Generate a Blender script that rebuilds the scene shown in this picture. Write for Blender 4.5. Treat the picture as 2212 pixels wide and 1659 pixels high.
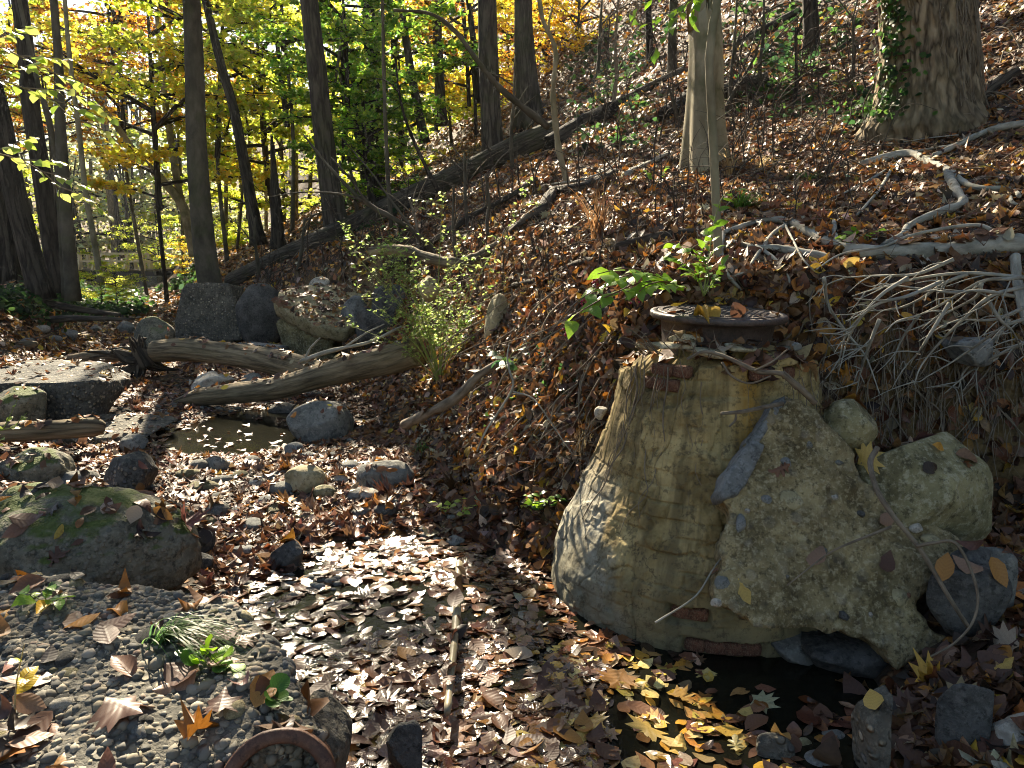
import bpy, bmesh, math, random
import numpy as np
from mathutils import Vector, Matrix
from mathutils.bvhtree import BVHTree
from mathutils.geometry import delaunay_2d_cdt

for _o in list(bpy.data.objects):
    bpy.data.objects.remove(_o)
SC = bpy.context.scene
COL = SC.collection

# ------------------------------------------------------------------ camera
PITCH = math.radians(10.0)
CAM = Vector((0.0, 0.0, 1.85))
FPX = 1639.6                      # focal length in units of a 2212 px wide picture
cam_data = bpy.data.cameras.new('camera')
cam_data.sensor_width = 36.0
cam_data.lens = FPX / 2212.0 * 36.0
cam_data.clip_start = 0.05
cam_data.clip_end = 2000.0
cam = bpy.data.objects.new('camera', cam_data)
COL.objects.link(cam)
cam.location = CAM
cam.rotation_euler = (math.pi / 2 - PITCH, 0, 0)
SC.camera = cam

# ------------------------------------------------------------------ light
SUN_AZ = math.radians(-18.0)      # measured from +Y, negative towards the left
SUN_EL = math.radians(34.0)
world = bpy.data.worlds.new('World')
SC.world = world
world.use_nodes = True
wn = world.node_tree
wn.nodes.clear()
sky = wn.nodes.new('ShaderNodeTexSky')
sky.sky_type = 'NISHITA'
sky.sun_disc = False
sky.sun_elevation = SUN_EL
sky.sun_rotation = SUN_AZ
sky.altitude = 50
sky.air_density = 1.0
sky.dust_density = 0.4
sky.ozone_density = 1.5
bgd = wn.nodes.new('ShaderNodeBackground')
bgd.inputs['Strength'].default_value = 0.06
wout = wn.nodes.new('ShaderNodeOutputWorld')
wn.links.new(sky.outputs['Color'], bgd.inputs['Color'])
wn.links.new(bgd.outputs['Background'], wout.inputs['Surface'])

sun_data = bpy.data.lights.new('sun', 'SUN')
sun_data.energy = 5.0
sun_data.angle = math.radians(0.53)
sun_data.color = (1.0, 0.93, 0.80)
sun = bpy.data.objects.new('sun', sun_data)
COL.objects.link(sun)
SUNV = Vector((math.sin(SUN_AZ) * math.cos(SUN_EL), math.cos(SUN_AZ) * math.cos(SUN_EL), math.sin(SUN_EL)))
sun.rotation_euler = SUNV.to_track_quat('Z', 'Y').to_euler()
sun.location = (-6, 20, 30)

SC.view_settings.view_transform = 'Standard'
SC.view_settings.look = 'None'
SC.view_settings.exposure = 1.9
SC.view_settings.use_white_balance = True
SC.view_settings.white_balance_temperature = 7600
SC.view_settings.white_balance_tint = 10
SC.view_settings.gamma = 1.0
SC.view_settings.use_curve_mapping = False
SC.render.engine = 'CYCLES'
SC.cycles.filter_width = 1.0
SC.cycles.max_bounces = 5
SC.cycles.diffuse_bounces = 2
SC.cycles.glossy_bounces = 2
SC.cycles.transmission_bounces = 3
SC.cycles.transparent_max_bounces = 5
SC.cycles.adaptive_threshold = 0.03
SC.cycles.sample_clamp_indirect = 4.0
SC.cycles.caustics_reflective = False
SC.cycles.caustics_refractive = False

# ------------------------------------------------------------------ helpers
RNG = np.random.default_rng(11)
random.seed(11)

def at(px, py, Y):
    """point at world distance Y in front of the camera seen at picture position (px, py) of a 2212 x 1659 picture"""
    dx, dz = (px - 1106.0) / FPX, (829.5 - py) / FPX
    c, s = math.cos(PITCH), math.sin(PITCH)
    d = Vector((dx, c + dz * s, -s + dz * c))
    return CAM + d * (Y / d.y)

def _hash(i, j, k, seed):
    h = (i * 374761393 + j * 668265263 + k * 2147483647 + seed * 974634777) & 0xFFFFFFFF
    h = ((h ^ (h >> 13)) * 1274126177) & 0xFFFFFFFF
    h = ((h ^ (h >> 16)) * 2246822519) & 0xFFFFFFFF
    h = h ^ (h >> 15)
    return (h & 0xFFFFFF) / float(0xFFFFFF)

def vnoise(p, seed=0):
    """smooth value noise in -1..1 for an (N,3) array"""
    p = np.asarray(p, float)
    f = np.floor(p)
    t = p - f
    t = t * t * (3 - 2 * t)
    i = f.astype(np.int64)
    out = 0
    for a in (0, 1):
        for b in (0, 1):
            for c in (0, 1):
                w = (t[:, 0] if a else 1 - t[:, 0]) * (t[:, 1] if b else 1 - t[:, 1]) * (t[:, 2] if c else 1 - t[:, 2])
                out = out + w * _hash(i[:, 0] + a, i[:, 1] + b, i[:, 2] + c, seed)
    return out * 2 - 1

def fbm(p, octaves=4, seed=0, gain=0.5):
    p = np.asarray(p, float)
    s, amp, tot = 0, 1.0, 0
    for o in range(octaves):
        s = s + amp * vnoise(p * (2.03 ** o) + 17.3 * o, seed + o)
        tot += amp
        amp *= gain
    return s / tot

def worley(p, seed=0):
    """F1, F2 cell distances for an (N,3) array"""
    p = np.asarray(p, float)
    i = np.floor(p).astype(np.int64)
    f1 = np.full(len(p), 9.0)
    f2 = np.full(len(p), 9.0)
    for a in (-1, 0, 1):
        for b in (-1, 0, 1):
            for c in (-1, 0, 1):
                ci = i + np.array([a, b, c])
                q = np.stack([ci[:, n] + _hash(ci[:, 0], ci[:, 1], ci[:, 2], seed + 7 * n + 1) for n in range(3)], 1)
                d = np.linalg.norm(q - p, axis=1)
                nf1 = np.minimum(f1, d)
                f2 = np.where(d < f1, f1, np.minimum(f2, d))
                f1 = nf1
    return f1, f2

def sstep(x):
    x = np.clip(x, 0, 1)
    return x * x * (3 - 2 * x)

def mesh_np(name, verts, faces, mats, smooth=True, attrs=None, mat_idx=None):
    """mesh from numpy arrays; faces is an (M,3) or (M,4) array or a list of such"""
    if not isinstance(faces, (list, tuple)):
        faces = [faces]
    faces = [np.asarray(f, np.int32) for f in faces if len(f)]
    me = bpy.data.meshes.new(name)
    verts = np.asarray(verts, np.float32)
    me.vertices.add(len(verts))
    me.vertices.foreach_set('co', verts.ravel())
    loops = np.concatenate([f.ravel() for f in faces])
    tot = np.concatenate([np.full(len(f), f.shape[1], np.int32) for f in faces])
    start = np.concatenate([[0], np.cumsum(tot)[:-1]]).astype(np.int32)
    me.loops.add(len(loops))
    me.loops.foreach_set('vertex_index', loops)
    me.polygons.add(len(tot))
    me.polygons.foreach_set('loop_start', start)
    me.polygons.foreach_set('loop_total', tot)
    if mat_idx is not None:
        me.polygons.foreach_set('material_index', np.asarray(mat_idx, np.int32))
    me.polygons.foreach_set('use_smooth', np.full(len(tot), bool(smooth)))
    for k, (typ, data) in (attrs or {}).items():
        a = me.attributes.new(k, typ, 'POINT')
        data = np.asarray(data, np.float32)
        if typ == 'FLOAT_COLOR':
            if data.shape[1] == 3:
                data = np.concatenate([data, np.ones((len(data), 1), np.float32)], 1)
            a.data.foreach_set('color', data.ravel())
        elif typ == 'FLOAT_VECTOR':
            a.data.foreach_set('vector', data.ravel())
        else:
            a.data.foreach_set('value', data.ravel())
    me.update(calc_edges=True)
    for m in (mats if isinstance(mats, (list, tuple)) else [mats]):
        me.materials.append(m)
    return me

LANDMARK = [('bamboo pole', 985, 1380), ('clay pipe', 590, 1600), ('arching grass tuft', 400, 1340), ('round-leaved herb', 470, 1420), ('dark upright stone', 875, 1610), ('concrete bar', 1893, 1568), ('slate slab', 2085, 1290),
            ('shaft foot', 1380, 1330), ('forked wet branch', 1200, 1470), ('huge mossy boulder', 200, 1200), ('lone triangular stone', 622, 1196), ('black upright stone', 2090, 1545), ('dark hollow', 1760, 1430), ('cream boulder', 660, 1034),
            ('granite stone', 832, 1022), ('pool', 450, 930), ('pyramid stone', 290, 958), ('lichened riffle stone', 345, 1120), ('dark wedge stone', 413, 1168), ('concrete pier', 450, 680), ('stub log', 220, 770), ('lone bluish boulder', 270, 706), ('weed on the conglomerate', 100, 1275), ('yellow leaf drift', 1450, 1560)]
def beside(px, py):
    """words for the place of a picture point by the nearest thing one can find"""
    n, x, y = min(LANDMARK, key=lambda l: (l[1] - px) ** 2 + (l[2] - py) ** 2)
    d = math.hypot(px - x, py - y)
    side = ('left of' if px < x else 'right of') if abs(px - x) > abs(py - y) else ('behind' if py < y else 'in front of')
    return ('close ' if d < 70 else '') + side + ' the ' + n

SOLID = []          # (verts, polygons) that leaves can come to rest on

def add(name, me, loc=(0, 0, 0), parent=None, label=None, cat=None, group=None, kind=None, rot=None, scale=None):
    o = bpy.data.objects.new(name, me)
    COL.objects.link(o)
    o.location = loc
    if rot is not None:
        o.rotation_euler = rot
    if scale is not None:
        o.scale = (scale,) * 3 if not hasattr(scale, '__len__') else scale
    if parent is not None:
        o.parent = parent
    if label: o['label'] = label
    if cat: o['category'] = cat
    if group: o['group'] = group
    if kind: o['kind'] = kind
    return o

def solid(o, tag=0):
    """register a finished object (top-level or child of an unrotated top-level) as something leaves rest on"""
    m = o.matrix_basis.copy()
    p = o.parent
    while p is not None:
        m = p.matrix_basis @ m
        p = p.parent
    me = o.data
    v = np.empty(len(me.vertices) * 3, np.float32)
    me.vertices.foreach_get('co', v)
    v = v.reshape(-1, 3) @ np.array(m.to_3x3()).T + np.array(m.translation)
    li = np.empty(len(me.loops), np.int32); me.loops.foreach_get('vertex_index', li)
    lt = np.empty(len(me.polygons), np.int32); me.polygons.foreach_get('loop_total', lt)
    ls = np.concatenate([[0], np.cumsum(lt)[:-1]])
    tri = [np.stack([li[ls[lt >= k + 3]], li[ls[lt >= k + 3] + k + 1], li[ls[lt >= k + 3] + k + 2]], 1) for k in range(int(lt.max()) - 2)] if lt.max() < 9 else [np.stack([li[ls], li[ls + 1], li[ls + 2]], 1)]
    SOLID.append((v, np.concatenate(tri), tag))
    return o

# ---- tubes: trunks, branches, twigs, logs
def resample(pts, radii, n):
    pts = np.asarray(pts, float)
    radii = np.asarray(radii, float)
    d = np.concatenate([[0], np.cumsum(np.linalg.norm(np.diff(pts, axis=0), axis=1))])
    t = np.linspace(0, d[-1], n)
    # catmull-rom through the control points
    out = np.zeros((n, 3))
    idx = np.clip(np.searchsorted(d, t, side='right') - 1, 0, len(pts) - 2)
    ext = np.vstack([2 * pts[0] - pts[1], pts, 2 * pts[-1] - pts[-2]])
    for k in range(n):
        i = idx[k]
        s = (t[k] - d[i]) / max(d[i + 1] - d[i], 1e-9)
        p0, p1, p2, p3 = ext[i], ext[i + 1], ext[i + 2], ext[i + 3]
        out[k] = 0.5 * (2 * p1 + (p2 - p0) * s + (2 * p0 - 5 * p1 + 4 * p2 - p3) * s * s + (3 * p1 - p0 - 3 * p2 + p3) * s ** 3)
    return out, np.interp(t, d, radii)

def tube(pts, radii, sides=8, n=None, disp=None, cap=True, tscale=1.0):
    """returns verts, quads, tris, tc (texture coordinates along the wood)"""
    pts = np.asarray(pts, float)
    radii = np.broadcast_to(np.asarray(radii, float), (len(pts),)) if np.ndim(radii) == 0 else np.asarray(radii, float)
    if n:
        pts, radii = resample(pts, radii, n)
    n = len(pts)
    tan = np.gradient(pts, axis=0)
    tan /= np.maximum(np.linalg.norm(tan, axis=1, keepdims=True), 1e-9)
    ref = np.array([0, 0, 1.0]) if abs(tan[:, 2]).mean() < 0.75 else np.array([0, 1.0, 0])
    nx = np.cross(tan, ref)
    nx /= np.maximum(np.linalg.norm(nx, axis=1, keepdims=True), 1e-9)
    ny = np.cross(nx, tan)
    L = np.concatenate([[0], np.cumsum(np.linalg.norm(np.diff(pts, axis=0), axis=1))])
    a = np.linspace(0, 2 * np.pi, sides, endpoint=False)
    ca, sa = np.cos(a), np.sin(a)
    R = np.repeat(radii[:, None], sides, 1)
    rm = max(float(radii.mean()), 1e-4)
    tc = np.stack([np.tile(ca * rm, n), np.tile(sa * rm, n), np.repeat(L, sides)], 1) * tscale
    if disp is not None:
        R = R + disp(np.tile(a, n), np.repeat(L, sides), np.repeat(radii, sides), tc).reshape(n, sides)
    v = pts[:, None, :] + R[:, :, None] * (nx[:, None, :] * ca[None, :, None] + ny[:, None, :] * sa[None, :, None])
    v = v.reshape(-1, 3)
    i = np.arange(n - 1)[:, None] * sides
    j = np.arange(sides)[None, :]
    j2 = (j + 1) % sides
    q = np.stack([i + j, i + j2, i + sides + j2, i + sides + j], -1).reshape(-1, 4)
    tris = np.zeros((0, 3), int)
    if cap:
        m = len(v)
        v = np.vstack([v, pts[0][None], pts[-1][None]])
        tc = np.vstack([tc, [0, 0, 0], [0, 0, L[-1] * tscale]])
        jj = np.arange(sides)
        j2 = (jj + 1) % sides
        tris = np.vstack([np.stack([np.full(sides, m), j2, jj], 1),
                          np.stack([np.full(sides, m + 1), (n - 1) * sides + jj, (n - 1) * sides + j2], 1)])
    return v, q, tris, tc

class Bag:
    """collects tubes and other pieces of ONE thing (or one mass) into a mesh"""
    def __init__(s):
        s.v, s.q, s.t, s.tc, s.n = [], [], [], [], 0
    def put(s, v, q, t, tc):
        s.v.append(v); s.tc.append(tc)
        s.q.append(np.asarray(q, int).reshape(-1, 4) + s.n)
        s.t.append(np.asarray(t, int).reshape(-1, 3) + s.n)
        s.n += len(v)
        return s
    def tube(s, *a, **k):
        return s.put(*tube(*a, **k))
    def mesh(s, name, mat, origin=(0, 0, 0), smooth=True):
        v = np.concatenate(s.v) - np.asarray(origin, float)
        return mesh_np(name, v, [np.concatenate(s.q), np.concatenate(s.t)], mat, smooth,
                       {'tc': ('FLOAT_VECTOR', np.concatenate(s.tc))})

# ---- rocks
_ico = {}
def ico(sub):
    if sub not in _ico:
        bm = bmesh.new()
        bmesh.ops.create_icosphere(bm, subdivisions=sub, radius=1.0)
        _ico[sub] = (np.array([v.co[:] for v in bm.verts]), np.array([[v.index for v in f.verts] for f in bm.faces]))
        bm.free()
    return _ico[sub]

def rock_verts(seed, sub=4, cuts=9, rough=0.07, boxy=0.0, freq=2.2, planes=None):
    """a stone of about unit half-size: a ball cut by planes, then weathered"""
    v, f = ico(sub)
    v = v.copy()
    r = np.random.default_rng(seed)
    if boxy:
        p = 2 + 6 * boxy
        v = v / (np.sum(np.abs(v) ** p, axis=1) ** (1 / p))[:, None]
    for k in range(cuts):
        n = r.normal(size=3)
        n /= np.linalg.norm(n)
        d = r.uniform(0.62, 0.92)
        over = np.maximum(v @ n - d, 0)
        v -= over[:, None] * n * 0.92
    for n, d in (planes or []):
        n = np.array(n, float); n /= np.linalg.norm(n)
        over = np.maximum(v @ n - d, 0)
        v -= over[:, None] * n * 0.97
    nn = v / np.linalg.norm(v, axis=1, keepdims=True)
    off = r.uniform(-50, 50, 3)
    v = v + nn * (rough * 1.6 * fbm(v * freq * 0.5 + off, 2, seed)[:, None] + rough * 0.7 * fbm(v * freq * 2.2 + off, 4, seed + 3, 0.6)[:, None])
    return v, f
# ------------------------------------------------------------------ materials
def new_mat(name):
    m = bpy.data.materials.new(name)
    m.use_nodes = True
    nt = m.node_tree
    nt.nodes.clear()
    out = nt.nodes.new('ShaderNodeOutputMaterial')
    return m, nt, out

class G_:
    """tiny node-graph helper"""
    def __init__(s, name):
        s.m, s.nt, s.out = new_mat(name)
    def n(s, typ, inputs=None, **props):
        nd = s.nt.nodes.new(typ)
        for k, v in props.items():
            setattr(nd, k, v)
        for k, v in (inputs or {}).items():
            s.set(nd.inputs[k], v)
        return nd
    def set(s, sock, v):
        if hasattr(v, 'node'):
            s.nt.links.new(v, sock)
        elif isinstance(v, (tuple, list)) and sock.type == 'RGBA' and len(v) == 3:
            sock.default_value = (*v, 1.0)
        else:
            sock.default_value = v
    def coord(s, kind='Object', scale=(1, 1, 1)):
        if kind == 'tc':
            v = s.n('ShaderNodeAttribute', attribute_name='tc').outputs['Vector']
        elif kind == 'world':
            v = s.n('ShaderNodeNewGeometry').outputs['Position']
        else:
            v = s.n('ShaderNodeTexCoord').outputs['Object']
        if scale != (1, 1, 1):
            mp = s.n('ShaderNodeMapping', {'Vector': v, 'Scale': scale})
            v = mp.outputs['Vector']
        return v
    def noise(s, vec, scale, detail=4, rough=0.55, out='Fac', dist=0.0):
        return s.n('ShaderNodeTexNoise', {'Vector': vec, 'Scale': scale, 'Detail': detail, 'Roughness': rough, 'Distortion': dist}).outputs[out]
    def voro(s, vec, scale, out='Distance', feature='F1', rand=1.0):
        return s.n('ShaderNodeTexVoronoi', {'Vector': vec, 'Scale': scale, 'Randomness': rand}, feature=feature).outputs[out]
    def ramp(s, fac, stops):
        nd = s.n('ShaderNodeValToRGB', {'Fac': fac})
        els = nd.color_ramp.elements
        while len(els) > 1:
            els.remove(els[-1])
        for k, (p, c) in enumerate(stops):
            e = els[0] if k == 0 else els.new(p)
            e.position = p
            e.color = (*c, 1.0) if hasattr(c, '__len__') else (c, c, c, 1.0)
        return nd.outputs['Color']
    def mix(s, fac, a, b, mode='MIX'):
        nd = s.n('ShaderNodeMix', data_type='RGBA', blend_type=mode)
        s.set(nd.inputs[0], fac); s.set(nd.inputs[6], a); s.set(nd.inputs[7], b)
        return nd.outputs[2]
    def math(s, op, a, b=0.0, clamp=False):
        nd = s.n('ShaderNodeMath', operation=op, use_clamp=clamp)
        s.set(nd.inputs[0], a); s.set(nd.inputs[1], b)
        return nd.outputs[0]
    def bump(s, h, strength=0.5, dist=0.02, normal=None):
        nd = s.n('ShaderNodeBump', {'Height': h, 'Strength': strength, 'Distance': dist})
        if normal is not None:
            s.set(nd.inputs['Normal'], normal)
        return nd.outputs['Normal']
    def up(s):
        g = s.n('ShaderNodeNewGeometry')
        return s.n('ShaderNodeSeparateXYZ', {'Vector': g.outputs['Normal']}).outputs['Z']
    def principled(s, color, rough=0.8, normal=None, spec=0.4, **kw):
        nd = s.n('ShaderNodeBsdfPrincipled')
        s.set(nd.inputs['Base Color'], color)
        s.set(nd.inputs['Roughness'], rough)
        s.set(nd.inputs['Specular IOR Level'], spec)
        for k, v in kw.items():
            s.set(nd.inputs[k], v)
        if normal is not None:
            s.set(nd.inputs['Normal'], normal)
        return nd.outputs['BSDF']
    def done(s, shader):
        s.nt.links.new(shader, s.out.inputs['Surface'])
        return s.m

def rock_mat(name, dark, light, speck=(0.4, 0.38, 0.32), scale=3.0, moss=0.0, mosscol=(0.030, 0.042, 0.010), rough=0.85,
             pebbles=0.0, pscale=22.0, bump=0.6, spots=0.35, band=False, spec=0.3):
    g = G_(name)
    v = g.coord()
    if band:
        v2 = g.coord(scale=(1, 1, 5))
    else:
        v2 = v
    base = g.ramp(g.noise(v2, scale, 6, 0.68), [(0.36, dark), (0.64, light)])
    fine = g.noise(v, scale * 9, 4, 0.7)
    base = g.mix(g.ramp(fine, [(0.50, 0.0), (0.62, spots)]), base, speck)
    base = g.mix(g.ramp(g.noise(v, scale * 5.5, 5, 0.75), [(0.52, 0.0), (0.62, 0.7)]), base, tuple(c * 0.4 for c in dark))
    h = g.math('ADD', g.noise(v, scale * 2.5, 6, 0.65), g.math('MULTIPLY', fine, 0.35))
    if pebbles:
        d = g.voro(v, pscale)
        pc = g.voro(v, pscale, 'Color')
        pv = g.n('ShaderNodeSeparateColor', {'Color': pc}).outputs[0]
        pcol = g.ramp(pv, [(0.0, (0.07, 0.072, 0.07)), (0.3, (0.17, 0.155, 0.12)), (0.55, (0.26, 0.22, 0.155)), (0.8, (0.36, 0.32, 0.25)), (1.0, (0.12, 0.13, 0.135))])
        mask = g.math('MULTIPLY', g.ramp(d, [(0.28, 1.0), (0.42, 0.0)]), g.ramp(g.noise(v, scale * 1.3, 3), [(0.36, 0.0), (0.52, pebbles)]))
        base = g.mix(mask, base, pcol)
        h = g.math('ADD', h, g.math('MULTIPLY', mask, 0.9))
    if moss:
        mm = g.math('ADD', g.math('MULTIPLY', g.up(), 0.55), g.noise(v, scale * 1.1, 5, 0.65))
        mk = g.ramp(mm, [(1.14 - 0.5 * moss, 0.0), (1.26 - 0.5 * moss, 0.95)])
        mcol = g.mix(g.noise(v, scale * 14, 3), mosscol, tuple(c * 2.0 for c in mosscol))
        base = g.mix(mk, base, mcol)
        h = g.math('ADD', h, g.math('MULTIPLY', g.math('MULTIPLY', mk, g.noise(v, 60, 2)), 0.5))
    return g.done(g.principled(base, rough, g.bump(h, bump, 0.03), spec))

def bark_mat(name, dark, light, fx=14.0, fz=2.2, bump=0.9, moss=0.0, rough=0.9, plates=True, dist=0.03):
    g = G_(name)
    v = g.coord('tc', (fx, fx, fz))
    nz = g.noise(v, 1.0, 5, 0.65, dist=0.2)
    if plates:
        rg = g.math('ABSOLUTE', g.math('SUBTRACT', g.noise(v, 0.55, 3, 0.5, dist=0.15), 0.5))
        h = g.math('ADD', g.math('MULTIPLY', g.ramp(rg, [(0.0, 0.0), (0.13, 1.0)]), 0.55), g.math('MULTIPLY', nz, 0.55))
    else:
        h = nz
    col = g.ramp(h, [(0.25, dark), (0.88, light)] if plates else [(0.36, dark), (0.64, light)])
    vo = g.coord('tc', (2.2, 2.2, 1.1))
    patch = g.noise(vo, 1.0, 3, 0.6)
    col = g.mix(g.ramp(patch, [(0.45, 0.0), (0.7, 0.45)]), col, tuple(0.5 * (a + b) * f for a, b, f in zip(dark, light, (0.75, 0.85, 0.7))))
    if moss:
        col = g.mix(g.ramp(g.noise(g.coord('tc', (3, 3, 2)), 1.0, 4), [(0.5, 0.0), (0.62, moss)]), col, (0.045, 0.06, 0.015))
    return g.done(g.principled(col, rough, g.bump(h, bump, dist), 0.25))

def leaf_mat(name, trans=0.4, rough=0.45, veins=True, spec=0.4, attr='col'):
    g = G_(name)
    col = g.n('ShaderNodeAttribute', attribute_name=attr).outputs['Color']
    normal = None
    if veins:
        uv = g.n('ShaderNodeAttribute', attribute_name='tc').outputs['Vector']
        sx = g.n('ShaderNodeSeparateXYZ', {'Vector': uv})
        au = g.math('ABSOLUTE', sx.outputs[0])
        w = g.math('SUBTRACT', sx.outputs[1], g.math('MULTIPLY', au, 0.7))
        st = g.math('SINE', g.math('MULTIPLY', w, 46.0))
        mid = g.ramp(au, [(0.0, 1.0), (0.05, 0.0)])
        h = g.math('MULTIPLY', g.math('ADD', g.math('MULTIPLY', st, 0.5), 0.5), 0.8)
        normal = g.bump(g.math('ADD', h, mid), 0.16, 0.003)
        col = g.mix(g.math('MULTIPLY', g.ramp(st, [(0.0, 1.0), (0.35, 0.0)]), 0.10), col, g.mix(1.0, col, (0.35, 0.3, 0.25), 'MULTIPLY'))
        blot = g.noise(g.coord(scale=(60, 60, 60)), 1.0, 3, 0.6)
        col = g.mix(g.ramp(blot, [(0.5, 0.0), (0.68, 0.5)]), col, g.mix(1.0, col, (0.4, 0.34, 0.3), 'MULTIPLY'))
    b = g.principled(col, rough, normal, spec)
    t = g.n('ShaderNodeBsdfTranslucent', {'Color': col})
    if normal is not None:
        g.set(t.inputs['Normal'], normal)
    mx = g.n('ShaderNodeMixShader', {0: trans, 1: b, 2: t.outputs[0]})
    return g.done(mx.outputs[0])

M = {}
M['plaster'] = None   # made below with its own stains
M['grey_rock'] = rock_mat('grey_rock', (0.075, 0.08, 0.075), (0.20, 0.20, 0.175), (0.34, 0.33, 0.28), 3.5, moss=0.25)
M['dark_rock'] = rock_mat('dark_rock', (0.032, 0.033, 0.031), (0.105, 0.105, 0.098), (0.17, 0.165, 0.145), 4.5, bump=0.8)
M['blue_rock'] = rock_mat('blue_rock', (0.085, 0.09, 0.085), (0.23, 0.235, 0.22), (0.3, 0.32, 0.32), 4.0)
M['tan_rock'] = rock_mat('tan_rock', (0.17, 0.145, 0.075), (0.40, 0.345, 0.20), (0.5, 0.46, 0.33), 3.0)
M['olive_rock'] = rock_mat('olive_rock', (0.09, 0.08, 0.038), (0.29, 0.26, 0.135), (0.38, 0.36, 0.25), 3.4, moss=0.1, spots=0.6, bump=0.8)
M['pale_rock'] = rock_mat('pale_rock', (0.24, 0.22, 0.18), (0.48, 0.45, 0.38), (0.6, 0.57, 0.5), 3.0)
M['mossy_rock'] = rock_mat('mossy_rock', (0.045, 0.047, 0.035), (0.19, 0.18, 0.13), (0.32, 0.30, 0.23), 3.0, mosscol=(0.045, 0.064, 0.013), moss=0.5, pebbles=0.4, pscale=34)
M['conglomerate'] = rock_mat('conglomerate', (0.045, 0.044, 0.036), (0.135, 0.125, 0.10), (0.26, 0.24, 0.19), 3.2, moss=0.04, pebbles=1.0, pscale=20, bump=0.9)
M['dark_conglomerate'] = rock_mat('dark_conglomerate', (0.03, 0.032, 0.03), (0.10, 0.10, 0.088), (0.2, 0.19, 0.16), 3.2, moss=0.22, pebbles=0.9, pscale=24, bump=0.9)
M['slab'] = rock_mat('slab', (0.105, 0.08, 0.035), (0.37, 0.295, 0.15), (0.50, 0.43, 0.27), 5.0, pebbles=0.3, pscale=13, bump=0.95, spots=0.5)
def pebble_mix():
    g = G_('pebble_mix')
    r = g.n('ShaderNodeNewGeometry').outputs['Random Per Island']
    c = g.ramp(r, [(0.0, (0.05, 0.052, 0.05)), (0.2, (0.16, 0.155, 0.13)), (0.4, (0.29, 0.245, 0.165)), (0.6, (0.085, 0.09, 0.09)), (0.8, (0.40, 0.355, 0.27)), (0.92, (0.17, 0.11, 0.08)), (1.0, (0.40, 0.37, 0.31))])
    c = g.mix(g.math('MULTIPLY', g.noise(g.coord(), 60, 4, 0.7), 0.4), c, (0.07, 0.065, 0.05))
    return g.done(g.principled(c, 0.8, g.bump(g.noise(g.coord(), 90, 3), 0.3, 0.004), 0.35))
M['pebble_mix'] = pebble_mix()
M['terracotta'] = rock_mat('terracotta', (0.055, 0.028, 0.02), (0.135, 0.062, 0.038), (0.2, 0.11, 0.07), 6.0, rough=0.55, bump=0.25)
M['brick'] = rock_mat('brick', (0.085, 0.035, 0.022), (0.21, 0.085, 0.05), (0.30, 0.22, 0.14), 18.0, bump=0.7, spots=0.75)
M['mortar'] = rock_mat('mortar', (0.24, 0.21, 0.13), (0.48, 0.43, 0.29), (0.56, 0.52, 0.4), 9.0, bump=0.7)
M['iron'] = rock_mat('iron', (0.030, 0.021, 0.018), (0.085, 0.062, 0.052), (0.14, 0.09, 0.06), 12.0, rough=0.48, bump=0.35, spec=0.6)

M['bark_dark'] = bark_mat('bark_dark', (0.013, 0.011, 0.009), (0.062, 0.053, 0.043), 28, 2.6, 1.0)
M['bark_grey'] = bark_mat('bark_grey', (0.022, 0.019, 0.015), (0.095, 0.083, 0.067), 28, 2.6, 1.0, moss=0.3)
M['bark_oak'] = bark_mat('bark_oak', (0.05, 0.036, 0.022), (0.30, 0.23, 0.145), 20, 4.0, 0.8)
M['bark_smooth'] = bark_mat('bark_smooth', (0.040, 0.036, 0.027), (0.12, 0.108, 0.082), 5, 1.6, 0.25, moss=0.35, plates=False)
M['bark_beech'] = bark_mat('bark_beech', (0.15, 0.125, 0.075), (0.36, 0.315, 0.21), 3.2, 1.1, 0.25, moss=0.5, plates=False)
M['log'] = bark_mat('log', (0.055, 0.043, 0.028), (0.27, 0.215, 0.135), 26, 2.2, 0.9, plates=False)
M['log_dark'] = bark_mat('log_dark', (0.022, 0.019, 0.016), (0.115, 0.095, 0.072), 20, 2.0, 0.9)
M['grey_branch'] = bark_mat('grey_branch', (0.15, 0.145, 0.12), (0.42, 0.405, 0.345), 16, 5, 0.3, plates=False)
M['twig'] = bark_mat('twig', (0.09, 0.07, 0.05), (0.25, 0.205, 0.15), 30, 8, 0.2, plates=False)
M['twig_dark'] = bark_mat('twig_dark', (0.025, 0.02, 0.016), (0.085, 0.068, 0.052), 30, 8, 0.2, plates=False)
M['bamboo'] = bark_mat('bamboo', (0.20, 0.165, 0.10), (0.42, 0.37, 0.26), 30, 2, 0.15, plates=False, rough=0.45)
M['litter'] = leaf_mat('litter', 0.28, 0.46, True, 0.4)
M['litter_wet'] = leaf_mat('litter_wet', 0.22, 0.24, True, 0.75)
M['litter_far'] = leaf_mat('litter_far', 0.28, 0.5, False, 0.4)
M['foliage'] = leaf_mat('foliage', 0.78, 0.4, False, 0.4)
M['plant_leaf'] = leaf_mat('plant_leaf', 0.5, 0.35, True, 0.5)

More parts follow.
